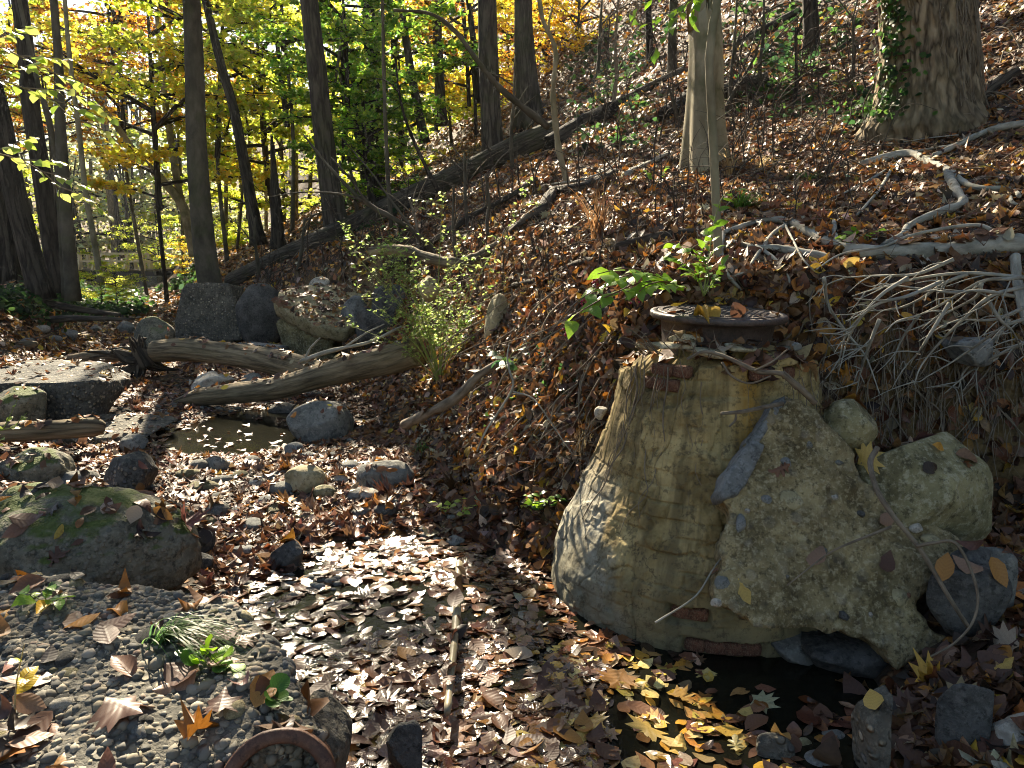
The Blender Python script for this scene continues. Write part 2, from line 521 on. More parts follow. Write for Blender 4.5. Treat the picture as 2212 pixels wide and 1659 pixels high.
def plain(name, col, rough=0.6, **kw):
    g = G_(name)
    v = g.coord()
    c = g.mix(g.noise(v, 8, 4), tuple(x * 0.75 for x in col), tuple(min(1, x * 1.2) for x in col))
    return g.done(g.principled(c, rough, **kw))
M['bridge_paint'] = plain('bridge_paint', (0.68, 0.55, 0.32), 0.55)
M['bridge_steel'] = plain('bridge_steel', (0.028, 0.026, 0.026), 0.8)
M['stone_wall'] = rock_mat('stone_wall', (0.05, 0.05, 0.045), (0.16, 0.15, 0.13), scale=2)
M['blue_plastic'] = plain('blue_plastic', (0.02, 0.10, 0.38), 0.35)
M['berry'] = plain('berry', (0.35, 0.01, 0.06), 0.3)
M['stem_green'] = plain('stem_green', (0.16, 0.20, 0.045), 0.6)
M['stem_straw'] = plain('stem_straw', (0.42, 0.32, 0.16), 0.7)
M['stem_red'] = plain('stem_red', (0.12, 0.05, 0.035), 0.6)

def ground_mat():
    g = G_('woodland_soil')
    v = g.coord('world')
    soil = g.ramp(g.noise(v, 2.2, 6, 0.65), [(0.3, (0.020, 0.014, 0.009)), (0.7, (0.065, 0.043, 0.026))])
    # trodden leaf fragments, too small to pick apart
    d = g.voro(v, 17.0)
    pc = g.n('ShaderNodeSeparateColor', {'Color': g.voro(v, 17.0, 'Color')}).outputs[0]
    leaf = g.ramp(pc, [(0.0, (0.05, 0.028, 0.016)), (0.25, (0.14, 0.062, 0.028)), (0.5, (0.24, 0.11, 0.042)), (0.72, (0.30, 0.18, 0.095)), (0.9, (0.36, 0.16, 0.035)), (1.0, (0.09, 0.045, 0.025))])
    m = g.math('MULTIPLY', g.ramp(d, [(0.30, 0.9), (0.52, 0.0)]), g.ramp(g.noise(v, 0.9, 4), [(0.25, 0.2), (0.55, 1.0)]))
    # bare cut earth on the steep undercut bank
    bare = g.ramp(g.up(), [(0.42, 1.0), (0.62, 0.0)])
    earth = g.ramp(g.noise(g.coord('world', (1, 1, 3)), 3.0, 6, 0.7), [(0.3, (0.065, 0.042, 0.017)), (0.7, (0.20, 0.135, 0.058))])
    col = g.mix(m, soil, leaf)
    col = g.mix(bare, col, earth)
    h = g.math('ADD', g.math('MULTIPLY', g.noise(v, 9, 6, 0.7), 0.7), g.math('MULTIPLY', m, 0.6))
    return g.done(g.principled(col, 0.85, g.bump(h, 0.9, 0.04), 0.3))
M['ground'] = ground_mat()

def water_mat():
    g = G_('stream_water')
    v = g.coord('world')
    h = g.math('ADD', g.noise(v, 9.0, 3, 0.55, dist=0.4), g.math('MULTIPLY', g.noise(v, 48.0, 3, 0.6), 0.5))
    nrm = g.bump(h, 0.13, 0.02)
    b = g.principled((0.012, 0.012, 0.008), 0.06, nrm, 0.5, **{'IOR': 1.33})
    t = g.n('ShaderNodeBsdfTransparent', {'Color': (0.12, 0.115, 0.09)})
    lw = g.n('ShaderNodeLayerWeight', {'Blend': 0.18, 'Normal': nrm})
    fac = g.math('ADD', g.math('MULTIPLY', lw.outputs['Fresnel'], 0.3), 0.7, clamp=True)
    mx = g.n('ShaderNodeMixShader', {0: fac, 1: t.outputs[0], 2: b})
    return g.done(mx.outputs[0])
M['water'] = water_mat()

def plaster_mat():
    """ochre cement render, damp and green low down, one rusty run under the cover; tc.x = metres round, tc.z = height"""
    g = G_('old_render')
    v = g.coord('tc')
    o = g.coord()
    z = g.n('ShaderNodeSeparateXYZ', {'Vector': v}).outputs[2]
    x = g.n('ShaderNodeSeparateXYZ', {'Vector': v}).outputs[0]
    base = g.ramp(g.noise(o, 4.0, 6, 0.65), [(0.36, (0.185, 0.13, 0.05)), (0.64, (0.47, 0.365, 0.17))])
    st = g.noise(g.coord('tc', (9, 9, 1.1)), 1.0, 5, 0.65)
    base = g.mix(g.ramp(st, [(0.48, 0.0), (0.62, 0.7)]), base, (0.10, 0.075, 0.035))
    skin = g.math('MULTIPLY', g.ramp(g.math('ADD', g.math('SUBTRACT', x, g.math('ADD', g.math('MULTIPLY', g.noise(o, 4.0, 4), 0.35), -0.62)), g.math('MULTIPLY', z, 0.45)), [(0.0, 1.0), (0.06, 0.0)]), g.ramp(z, [(0.55, 1.0), (0.75, 0.0)]))
    base = g.mix(g.math('MULTIPLY', skin, 0.8), base, g.ramp(g.noise(o, 7.0, 5, 0.65), [(0.38, (0.19, 0.18, 0.14)), (0.62, (0.42, 0.41, 0.34))]))
    low = g.math('ADD', z, g.math('MULTIPLY', g.noise(o, 3.0, 4), 0.5))
    base = g.mix(g.ramp(low, [(0.30, 0.75), (0.75, 0.0)]), base, (0.125, 0.118, 0.072))
    run = g.math('MULTIPLY', g.ramp(g.math('ABSOLUTE', g.math('SUBTRACT', x, 0.03)), [(0.02, 1.0), (0.10, 0.0)]), g.ramp(z, [(0.62, 0.0), (0.85, 1.0)]))
    run = g.math('MULTIPLY', run, g.ramp(g.noise(g.coord('tc', (14, 14, 2)), 1.0, 4), [(0.35, 0.3), (0.6, 1.0)]))
    base = g.mix(g.math('MULTIPLY', run, 0.75), base, (0.34, 0.19, 0.03))
    ck = g.voro(g.n('ShaderNodeVectorMath', {0: g.coord('tc', (5, 5, 3.4)), 1: g.n('ShaderNodeVectorMath', {0: g.noise(o, 5.0, 5, 0.65, 'Color'), 1: (1.3, 1.3, 1.3)}, operation='MULTIPLY').outputs[0]}, operation='ADD').outputs[0], 1.0, feature='DISTANCE_TO_EDGE')
    ckm = g.math('MULTIPLY', g.ramp(ck, [(0.0, 1.0), (0.018, 0.0)]), g.ramp(g.noise(o, 2.6, 3), [(0.46, 0.0), (0.56, 1.0)]))
    base = g.mix(g.math('MULTIPLY', ckm, 0.85), base, (0.05, 0.038, 0.022))
    fine = g.noise(o, 70, 4, 0.7)
    base = g.mix(g.ramp(g.noise(o, 22, 5, 0.75), [(0.52, 0.0), (0.62, 0.7)]), base, (0.075, 0.06, 0.035))
    return g.done(g.principled(base, 0.9, g.bump(g.math('ADD', g.noise(o, 14, 6, 0.65), g.math('MULTIPLY', fine, 0.4)), 0.55, 0.02), 0.25))
M['plaster'] = plaster_mat()
# ------------------------------------------------------------------ terrain
def terrain(x, y):
    x = np.asarray(x, float); y = np.asarray(y, float)
    P3 = np.stack([x, y, np.zeros_like(x)], -1).reshape(-1, 3)
    n1 = fbm(P3 * 0.35, 3, 5).reshape(x.shape)
    n2 = fbm(P3 * 1.3, 3, 9).reshape(x.shape)
    n3 = fbm(P3 * 4.5, 3, 13).reshape(x.shape)
    u = x + 0.45 * y
    # stream bed
    bed = 0.05 + 0.07 * n2 - 0.016 * np.maximum(y - 13, 0)
    bed = bed - 0.20 * np.exp(-(((x - 0.05) / 1.35) ** 2 + ((y - 3.0) / 1.5) ** 2) ** 1.5)
    bed = bed - 0.14 * np.exp(-(((x - 1.2) / 0.5) ** 2 + ((y - 3.02) / 0.28) ** 2) ** 1.5)
    bed = bed - 0.26 * np.exp(-(((x + 2.75) / 0.75) ** 2 + ((y - 7.7) / 1.0) ** 2) ** 1.5)
    bed = bed - 0.10 * np.exp(-(((x + 2.3) / 0.5) ** 2 + ((y - 5.9) / 1.2) ** 2))
    # right-hand hillside
    toe = np.interp(y, [0, 2.3, 3.6, 5, 7.5, 9.5, 13, 15.5, 18, 40, 80], [2.75, 2.55, 2.05, 1.7, 1.85, 2.35, 2.6, 1.2, 0.1, -0.8, -2.2]) + 0.22 * n1
    bw = np.interp(y, [0, 2.8, 3.6, 5.0, 6.5, 12, 30], [2.0, 1.3, 1.0, 1.55, 1.8, 2.1, 3.0])
    uu = np.minimum(u, 24)
    hill = 0.38 + 0.43 * u + 0.024 * np.maximum(uu - 9, 0) ** 2 + 0.72 * np.maximum(u - 24, 0) + 0.22 * n1 * np.clip(u - 3, 0, 2)
    hill = np.where(hill > 14, 14 + 8 * np.tanh((hill - 14) / 8), hill)
    hill = hill - np.interp(y, [4, 6, 9, 14, 20], [0.40, 0.33, 0.22, 0.1, 0.0]) * np.clip(x - 1.0, 0, 4)
    # undercut shelf where the brick shaft, the broken slab and the boulders stand
    wx = sstep((x - 0.42) / 0.4) * (1 - sstep((x - 2.9) / 0.9)) * (y < 6)
    f = sstep((y - (4.12 + 0.10 * n2 + 0.10 * np.clip(x - 2, 0, 1))) / 0.34)
    shelf = bed + 0.30 * sstep((x - 1.25) / 1.0)
    rise = sstep((u - toe) / bw)
    z = (bed * (1 - rise) + hill * rise) * (1 - wx) + (shelf * (1 - f) + hill * f) * wx
    z = z + 0.10 * n2 * np.clip(u - 3, 0, 1) * np.clip((y - 4) / 3, 0.3, 1)
    # left-hand terrace
    w = -(x + 0.5 * y)
    th = np.interp(y, [0, 3, 8, 13, 60], [0.35, 0.15, 0.3, 1.0, 1.2]) - 0.016 * np.maximum(y - 13, 0) * 0.4
    wt = np.interp(y, [0, 4, 9, 14, 30, 60], [0.9, 0.7, 0.9, 0.9, 2.0, 2.6])
    z = z + sstep((w - wt - 0.25 * n1) / 1.4) * (th + 0.12 * n2)
    z = z + 18 * np.tanh(0.33 * np.maximum(w - 22, 0) / 18)
    # valley head
    z = z + 18 * np.tanh(0.30 * np.maximum(np.sqrt(x * x + y * y) - 85, 0) / 18) * sstep((40 - u) / 20)
    z = z + 0.025 * n3
    # the ground the photographer stands on
    z = z + 0.35 * sstep((1.7 - y) / 0.8) * sstep((1.2 - x) / 0.8)
    return z

def _warp(n, lo, hi, c, k):
    t = np.linspace(-1, 1, n)
    s = np.sinh(k * t) / np.sinh(k)
    return c + np.where(s < 0, s * (c - lo), s * (hi - c))
GX = _warp(360, -190, 170, -0.3, 4.8)
GY = _warp(400, -25, 230, 3.8, 4.6)
GZ = terrain(*np.meshgrid(GX, GY))

def height(x, y):
    """height of the ground mesh (bilinear)"""
    x = np.asarray(x, float); y = np.asarray(y, float)
    i = np.clip(np.searchsorted(GX, x) - 1, 0, len(GX) - 2)
    j = np.clip(np.searchsorted(GY, y) - 1, 0, len(GY) - 2)
    a = np.clip((x - GX[i]) / (GX[i + 1] - GX[i]), 0, 1); b = np.clip((y - GY[j]) / (GY[j + 1] - GY[j]), 0, 1)
    return (GZ[j, i] * (1 - a) + GZ[j, i + 1] * a) * (1 - b) + (GZ[j + 1, i] * (1 - a) + GZ[j + 1, i + 1] * a) * b

def tz(x, y):
    return float(height(x, y))

def G(px, py, ymax=70.0):
    """where the sight line through (px, py) meets the ground"""
    Y = np.concatenate([np.arange(1.0, 6, 0.05), np.arange(6, 14, 0.1), np.arange(14, ymax, 0.4)])
    a = at(px, py, 1.0) - CAM
    d = np.array(a)
    P = np.array(CAM)[None] + Y[:, None] * d[None]
    gap = P[:, 2] - height(P[:, 0], P[:, 1])
    under = gap < 0
    k = int(np.argmax(under)) if under.any() else len(Y) - 1
    if 0 < k and under[k]:
        t = gap[k - 1] / (gap[k - 1] - gap[k])
        return Vector(P[k - 1] * (1 - t) + P[k] * t)
    return Vector(P[k])

def build_ground():
    xs, ys = GX, GY
    X, Y = np.meshgrid(xs, ys)
    Z = GZ
    v = np.stack([X, Y, Z], -1).reshape(-1, 3)
    nx = len(xs)
    i, j = np.meshgrid(np.arange(len(ys) - 1), np.arange(nx - 1), indexing='ij')
    a = i * nx + j
    q = np.stack([a, a + 1, a + nx + 1, a + nx], -1).reshape(-1, 4)
    return add('ground', mesh_np('ground', v, q, M['ground']), kind='structure')
ground = build_ground()

def build_water():
    n = 60
    xs = np.linspace(-6.5, 3.2, n); ys = np.linspace(0.6, 11.5, n)
    X, Y = np.meshgrid(xs, ys)
    v = np.stack([X, Y, np.zeros_like(X)], -1).reshape(-1, 3)
    i, j = np.meshgrid(np.arange(n - 1), np.arange(n - 1), indexing='ij')
    a = i * n + j
    q = np.stack([a, a + 1, a + n + 1, a + n], -1).reshape(-1, 4)
    return add('water', mesh_np('water', v, q, M['water']), kind='structure')
water = build_water()
solid(ground, 0)
# ------------------------------------------------------------------ the plastered brick manhole shaft
AX, AY = 1.11, 4.08
def shaft_r(z):
    return np.interp(z, [-0.35, -0.1, 0.05, 0.2, 0.35, 0.5, 0.7, 0.95, 1.2, 1.33], [0.90, 0.885, 0.87, 0.845, 0.79, 0.715, 0.625, 0.555, 0.515, 0.50])

def on_shaft(px, py):
    a = np.array(at(px, py, 1.0) - CAM)
    for Y in np.arange(2.8, 4.3, 0.004):
        p = np.array(CAM) + a * Y
        if math.hypot(p[0] - AX, p[1] - AY) < float(shaft_r(p[2])):
            return math.atan2(p[0] - AX, -(p[1] - AY)), p[2]     # angle 0 faces the camera, + to the right
    return None

BW, BH = 0.205, 0.072
def build_shaft():
    root = add('manhole_shaft', None, (AX, AY, 0), label='plastered brick manhole shaft flaring to its foot, standing in the stream bank', cat='manhole')
    na, nz = 520, 330
    ang = np.linspace(-1.95, 1.95, na)
    zz = np.linspace(-0.35, 1.335, nz)
    A, Z = np.meshgrid(ang, zz)
    q1 = np.stack([ang * 3.2, ang * 0, ang * 0], 1)
    topz = 1.335 - 0.05 * np.abs(fbm(q1, 2, 52)) - 0.045 * (np.round(fbm(q1 * 2.2, 2, 53) * 3) / 3 + 0.4) - np.interp(ang, [-1.2, -0.8, -0.6, -0.35, 0.5, 1.2], [0.10, 0.05, 0.09, 0.0, 0.0, 0.06])
    Z = -0.35 + (Z + 0.35) * ((topz + 0.35) / 1.685)[None]
    r = shaft_r(Z)
    s = A * 0.62
    P = np.stack([s, np.zeros_like(s), Z], -1).reshape(-1, 3)
    # brick courses ghosting through the render
    jx = fbm(P * 6, 2, 4).reshape(Z.shape); jz = fbm(P * np.array([3.0, 1, 4.0]), 2, 3).reshape(Z.shape)
    bz = Z / BH + 0.16 * jz
    row = np.floor(bz)
    bx = s / (BW * 0.56) + 0.5 * (row % 2) + 0.14 * jx
    fx, fz = bx % 1.0, bz % 1.0
    edge = np.minimum(np.minimum(fx, 1 - fx) * BW * 0.56, np.minimum(fz, 1 - fz) * BH)
    wob = 0.004 * fbm(P * 26, 2, 8).reshape(Z.shape)
    brick = sstep((edge + wob - 0.001) / 0.009)
    tone = _hash(row.astype(np.int64), np.floor(bx).astype(np.int64), row.astype(np.int64) * 0, 5)
    m = fbm(P * 2.6, 3, 21).reshape(Z.shape)
    m2 = fbm(P * np.array([6.5, 1, 7.5]), 3, 23).reshape(Z.shape)
    mask = np.clip(0.35 + 0.8 * sstep((m + 0.2) / 0.4), 0, 1) * (0.35 + 0.65 * sstep((m2 + 0.2) / 0.25)) * np.interp(A, [-1.4, -0.9, -0.5, 1.5], [0.45, 0.6, 1, 1])
    mask = mask * np.interp(Z, [0, 0.2, 0.4, 0.65, 0.85, 1.0, 1.33], [0.5, 0.8, 1.0, 1.0, 0.6, 0.65, 0.9])
    d = (brick - 1) * 0.013 * mask + (tone - 0.5) * 0.026 * mask * brick
    # render slabs still sticking on, with broken edges
    lay = fbm(P * np.array([3.4, 1, 3.0]) + 5, 4, 27, 0.6).reshape(Z.shape)
    d = d + 0.012 * sstep((lay - 0.03) / 0.035)
    d = d + 0.030 * fbm(P * 3.0, 4, 31).reshape(Z.shape) + 0.007 * fbm(P * 18, 3, 33).reshape(Z.shape)
    # cracks and trowel ledges
    c1 = np.abs(fbm(P * np.array([4.0, 1, 2.2]), 3, 41).reshape(Z.shape))
    d = d - 0.012 * np.exp(-(c1 / 0.016) ** 2)
    c2 = fbm(P * np.array([7.0, 1, 5.0]), 3, 43).reshape(Z.shape)
    d = d + 0.010 * sstep((c2 - 0.02) / 0.05) * sstep((m + 0.1) / 0.3)
    # render broken away along the top edge
    top = 1.14 + 0.13 * fbm(np.stack([s * 5, s * 0, s * 0], -1).reshape(-1, 3), 3, 51).reshape(Z.shape)
    lost = sstep((Z - top) / 0.02) * np.interp(A, [-1.2, -0.75, -0.3, -0.05, 0.3, 0.6, 1.0], [0, 1, 1, 0, 0.9, 0.2, 0.4])
    d = d - 0.028 * lost
    low = sstep((0.10 + 0.12 * m - Z) / 0.03) * (A > -0.35)
    d = d - 0.016 * low
    SPOT = [(1424, 800, 0.7), (1446, 822, 0.45), (1468, 806, 0.5), (1414, 838, 0.5), (1440, 850, 0.45), (1640, 800, 0.45), (1655, 818, 0.4),
             (1505, 1340, 0.55), (1470, 1322, 0.5), (1545, 1392, 0.55), (1585, 1402, 0.55), (1622, 1414, 0.6), (1602, 1180, 0.4), (1398, 815, 0.4), (1712, 806, 0.4), (1500, 1385, 0.5)]
    pockets = []
    for px, py, wf in SPOT:
        h = on_shaft(px, py)
        if h is None: continue
        an, z = h
        z = (math.floor(z / BH) + 0.5) * BH
        pockets.append((an, z, wf))
    for an, z, wf in pockets:
        jit = 0.012 * fbm(P * 22, 2, 88).reshape(Z.shape)
        inside = (np.abs((A - an) * r) < BW / 2 * wf + 0.010 + jit) & (np.abs(Z - z) < BH / 2 + 0.006 + jit)
        d = np.where(inside, np.minimum(d, -0.034), d)
    R = r + d
    v = np.stack([R * np.sin(A), -R * np.cos(A), Z], -1).reshape(-1, 3)
    i, j = np.meshgrid(np.arange(nz - 1), np.arange(na - 1), indexing='ij')
    a = i * na + j
    q = np.stack([a, a + 1, a + na + 1, a + na], -1).reshape(-1, 4)
    tc = np.stack([s, np.zeros_like(s), Z], -1).reshape(-1, 3)
    # flat cap
    n0 = len(v)
    nr = 8
    capv = []
    for k in range(1, nr + 1):
        t = 1 - k / nr
        rr = R[-1] * t
        pn = np.stack([rr * np.sin(ang), -rr * np.cos(ang), np.zeros(na)], -1)
        up_ = sstep((1 - t) * 2.2)
        pn[:, 2] = topz * (1 - up_) + (1.352 + 0.02 * fbm(pn * 7, 3, 61)) * up_ + 0.012 * fbm(pn * 14, 3, 62)
        capv.append(pn)
    v = np.vstack([v] + capv)
    tc = np.vstack([tc, np.concatenate(capv) * np.array([1, 0, 1])])
    ring = [np.arange((nz - 1) * na, nz * na)] + [np.arange(n0 + k * na, n0 + (k + 1) * na) for k in range(nr)]
    cq = [np.stack([ring[k][:-1], ring[k][1:], ring[k + 1][1:], ring[k + 1][:-1]], -1) for k in range(nr)]
    body = add('shaft_wall', mesh_np('shaft_wall', v, np.vstack([q] + cq), M['plaster'], True, {'tc': ('FLOAT_VECTOR', tc)}), parent=root)
    solid(body, 6)
    # exposed bricks, each its own piece
    rv, rf = rock_verts(5, 3, 0, 0.05, boxy=0.9, freq=3)
    rv = rv / np.abs(rv).max(0)
    bmeshes = []
    for k in range(4):
        vv = rv + 0.06 * fbm(rv * 1.7 + 9 * k, 3, 70 + k)[:, None] * rv
        bmeshes.append(mesh_np('brick', vv * np.array([BW / 2 - 0.006, 0.03, BH / 2 - 0.005]), rf, M['brick'] if k < 3 else M['mortar'], True))
    for k, (an, z, wf) in enumerate(pockets):
        rr = float(shaft_r(z)) - 0.040
        add('brick', bmeshes[k % 3], (rr * math.sin(an), -rr * math.cos(an), z), root, rot=(0, 0, an), scale=(wf, 1, 1))
    # loose mortar and stone pieces bedded round the neck
    for k, (px, py, Y, w, h, dp, tilt, mk) in enumerate([(1482, 729, 3.80, 0.17, 0.05, 0.10, 0.06, 'mortar'), (1452, 745, 3.74, 0.24, 0.028, 0.12, -0.03, 'mortar'),
            (1525, 760, 3.68, 0.20, 0.04, 0.10, 0.14, 'mortar'), (1600, 752, 3.70, 0.16, 0.03, 0.1, 0.1, 'mortar'),
            (1702, 748, 3.80, 0.12, 0.05, 0.1, -0.2, 'grey_rock'), (1400, 748, 3.86, 0.12, 0.045, 0.1, 0.1, 'mortar')]):
        vv, ff = rock_verts(100 + k, 3, 5, 0.05, boxy=0.7)
        ext = np.abs(vv).max(0)
        vv = vv / ext * np.array([w / 2, dp / 2, h / 2])
        p = at(px, py, Y)
        o = add('mortar_piece', mesh_np('mortar_piece', vv, ff, M[mk], True), (p.x - AX, p.y - AY, p.z), root, rot=(0.05, tilt, 0.15 * (k - 4)))
        solid(o, 2)
    # cast iron frame: neck and flange as one lathe
    zt = 1.525
    prof = [(0.285, 1.33), (0.290, 1.40), (0.300, 1.470), (0.325, 1.484), (0.352, 1.488), (0.360, 1.496), (0.360, 1.514), (0.354, 1.522), (0.327, 1.5235), (0.324, 1.518), (0.322, 1.498), (0.30, 1.496)]
    ns = 96
    th = np.linspace(0, 2 * np.pi, ns, endpoint=False)
    v = np.array([[r * math.cos(t), r * math.sin(t), z] for r, z in prof for t in th])
    i, j = np.meshgrid(np.arange(len(prof) - 1), np.arange(ns), indexing='ij')
    q = np.stack([i * ns + j, i * ns + (j + 1) % ns, (i + 1) * ns + (j + 1) % ns, (i + 1) * ns + j], -1).reshape(-1, 4)
    cx, cy = 0.0, 0.02
    tilt = (0.035, 0.02, 0)
    fr = add('iron_frame', mesh_np('iron_frame', v - np.array([0, 0, zt]), q, M['iron'], True), (cx, cy, zt), root, rot=tilt)
    solid(fr, 8)
    # cover: disc with rim and a waffle of raised studs
    bm = bmesh.new()
    prof2 = [(0.319, -0.03), (0.319, -0.002), (0.315, 0.003), (0.292, 0.003), (0.288, -0.004)]
    rings = []
    for r, z in prof2:
        rings.append([bm.verts.new((r * math.cos(t), r * math.sin(t), z)) for t in th])
    for a_, b_ in zip(rings, rings[1:]):
        for k in range(ns):
            bm.faces.new((a_[k], a_[(k + 1) % ns], b_[(k + 1) % ns], b_[k]))
    bm.faces.new(rings[-1])
    p = 0.034
    for ix in range(-9, 10):
        for iy in range(-9, 10):
            x, y = ix * p + (p / 2 if iy % 2 else 0), iy * p
            if math.hypot(x, y) > 0.262: continue
            hw, hh, z0, z1 = 0.0115, 0.0115, -0.005, 0.004
            vs = [bm.verts.new((x + sx * hw * f, y + sy * hh * f, z)) for z, f in ((z0, 1), (z1, 0.88)) for sx, sy in ((-1, -1), (1, -1), (1, 1), (-1, 1))]
            bm.faces.new(vs[4:])
            for k in range(4):
                bm.faces.new((vs[k], vs[(k + 1) % 4], vs[4 + (k + 1) % 4], vs[4 + k]))
    bmesh.ops.recalc_face_normals(bm, faces=bm.faces)
    me = bpy.data.meshes.new('iron_cover'); bm.to_mesh(me); bm.free()
    me.materials.append(M['iron'])
    cv = add('iron_cover', me, (0, 0, 0), fr)
    solid(cv, 3)
    return root
shaft = build_shaft()

# ------------------------------------------------------------------ flat broken slabs traced on a plane in space
def slab_verts(outline, P0, nrm, thick, res=0.03, rough=0.02, seed=1, back=0.85, ragged=0.012, bulge=0.0, sharp=0.03):
    """outline: picture points on the plane through P0 with normal nrm (towards the camera); returns verts, faces, origin"""
    nrm = Vector(nrm).normalized()
    P0 = Vector(P0)
    e1 = Vector((0, 0, 1)).cross(nrm)
    e1 = e1.normalized() if e1.length > 1e-3 else Vector((1, 0, 0))
    e2 = nrm.cross(e1)
    pts = []
    for p in outline:
        if len(p) == 2:
            d = at(p[0], p[1], 1.0) - CAM
            t = (P0 - CAM).dot(nrm) / d.dot(nrm)
            w = CAM + d * t
        else:
            w = Vector(p)
        pts.append(((w - P0).dot(e1), (w - P0).dot(e2)))
    pts = np.array(pts)
    # densify
    dens = []
    for a, b in zip(pts, np.roll(pts, -1, 0)):
        k = max(1, int(np.linalg.norm(b - a) / res))
        for s in range(k):
            dens.append(a + (b - a) * s / k)
    dens = np.array(dens)
    nrmv = np.roll(dens, -1, 0) - np.roll(dens, 1, 0)
    nrmv = np.stack([nrmv[:, 1], -nrmv[:, 0]], 1) / np.maximum(np.linalg.norm(nrmv, axis=1, keepdims=True), 1e-6)
    area = 0.5 * np.sum(dens[:, 0] * np.roll(dens[:, 1], -1) - np.roll(dens[:, 0], -1) * dens[:, 1])
    if area < 0:
        dens = dens[::-1]; nrmv = nrmv[::-1]
    d3 = np.concatenate([dens, np.zeros((len(dens), 1))], 1)
    dens = dens + nrmv * (ragged * 1.5 * fbm(d3 * 18, 3, seed))[:, None]
    nb = len(dens)
    # inside points
    lo, hi = dens.min(0), dens.max(0)
    gx, gy = np.meshgrid(np.arange(lo[0], hi[0], res), np.arange(lo[1], hi[1], res))
    gp = np.stack([gx.ravel(), gy.ravel()], 1) + RNG.normal(0, res * 0.12, (gx.size, 2))
    ins = np.zeros(len(gp), bool)
    for a, b in zip(dens, np.roll(dens, -1, 0)):
        c = ((a[1] > gp[:, 1]) != (b[1] > gp[:, 1])) & (gp[:, 0] < (b[0] - a[0]) * (gp[:, 1] - a[1]) / (b[1] - a[1] + 1e-12) + a[0])
        ins ^= c
    gp = gp[ins]
    if len(gp):
        dm = np.min(np.linalg.norm(gp[:, None] - dens[None], axis=2), axis=1)
        gp = gp[dm > res * 0.6]; dm = dm[dm > res * 0.6]
    else:
        dm = np.zeros(0)
    allp = np.vstack([dens, gp])
    co, _, fs, ov, _, _ = delaunay_2d_cdt([Vector(p) for p in allp], [(k, (k + 1) % nb) for k in range(nb)], [], 1, 1e-7)
    co = np.array([c[:] for c in co])
    imap = {}
    for k, o in enumerate(ov):
        for q in o: imap[q] = k
    edge = np.zeros(len(co))
    for k, o in enumerate(ov):
        if o and min(o) >= nb: edge[k] = dm[min(o) - nb]
    c3 = np.concatenate([co, np.zeros((len(co), 1))], 1)
    rnd = sstep(edge / sharp) - 1
    hgt = rough * (1.0 * fbm(c3 * 2.6, 3, seed + 2) + 0.75 * fbm(c3 * 16, 4, seed + 4, 0.65) + 0.8 * (np.round(fbm(c3 * 3.3 + 7, 2, seed + 9) * 4) / 4)) + 0.35 * sharp * rnd + bulge * sstep(edge / 0.4)
    E1, E2, NN = np.array(e1), np.array(e2), np.array(nrm)
    front = co[:, :1] * E1 + co[:, 1:] * E2 + hgt[:, None] * NN
    cen = co.mean(0)
    bk = (co - cen) * back + cen
    backv = bk[:, :1] * E1 + bk[:, 1:] * E2 - NN * (thick + rough * fbm(c3 * 6, 2, seed + 6))[:, None]
    n = len(co)
    ring = [imap[k] for k in range(nb)]
    tr = [list(f) for f in fs]
    def ok(f):
        a, b, c = co[f[0]], co[f[1]], co[f[2]]
        return (b[0] - a[0]) * (c[1] - a[1]) - (b[1] - a[1]) * (c[0] - a[0])
    faces3 = np.array([f if ok(f) > 0 else f[::-1] for f in tr])
    vs = [front, backv]
    # side rows
    rows = [np.array(ring)]
    nrow = 4
    base = 2 * n
    out2 = nrmv if area > 0 else nrmv
    for k in range(1, nrow):
        t = k / nrow
        p = front[ring] * (1 - t) + backv[ring] * t
        jit = 0.6 * rough * fbm(p * 14 + 3, 3, seed + 8)
        p = p + (out2[:, :1] * E1 + out2[:, 1:] * E2) * (jit + 0.012 * math.sin(math.pi * t))[:, None]
        vs.append(p)
        rows.append(np.arange(base, base + nb)); base += nb
    rows.append(np.array(ring) + n)
    quads = []
    for a, b in zip(rows, rows[1:]):
        quads.append(np.stack([a, b, np.roll(b, -1), np.roll(a, -1)], 1))
    return np.vstack(vs), [np.vstack([faces3, faces3[:, ::-1] + n]), np.vstack(quads)], P0

def slab(name, label, cat, outline, P0, nrm, thick, mat, tag=2, parent=None, group=None, **kw):
    v, f, o = slab_verts(outline, P0, nrm, thick, **kw)
    ob = add(name, mesh_np(name, v, f, M[mat], True), o, parent, label, cat, group)
    solid(ob, tag)
    return ob

# the big broken concrete slab leaning on the shaft
SL_TOP, SL_BOT = at(1698, 854, 3.53), at(1800, 1400, 2.98)
_e = (SL_TOP - SL_BOT)
SL_N = Vector((1, 0.10, 0)).normalized().cross(_e.normalized()).normalized()
if SL_N.y > 0: SL_N = -SL_N
SLAB_OUT = [(1698, 854), (1722, 866), (1761, 886), (1792, 917), (1839, 969), (1847, 1011), (1891, 1063), (1954, 1115), (2000, 1120), (2068, 1156), (2084, 1188),
            (2042, 1229), (2011, 1240), (2000, 1287), (1985, 1318), (2021, 1360), (2063, 1386), (2000, 1422), (1943, 1448), (1912, 1406), (1860, 1372), (1813, 1366),
            (1709, 1360), (1641, 1354), (1584, 1328), (1553, 1313), (1537, 1302), (1547, 1240), (1560, 1219), (1558, 1167), (1573, 1120), (1560, 1063), (1568, 1031),
            (1605, 979), (1641, 932), (1672, 875)]
big_slab = slab('concrete_slab', 'large broken triangular concrete slab leaning against the manhole shaft', 'slab', SLAB_OUT, SL_BOT, SL_N, 0.24, 'slab', 7,
                res=0.015, rough=0.030, seed=3, back=0.9, ragged=0.02)

def slab_pt(px, py, lift=0.0):
    d = at(px, py, 1.0) - CAM
    t = (SL_BOT - CAM).dot(SL_N) / d.dot(SL_N)
    return CAM + d * t + SL_N * lift

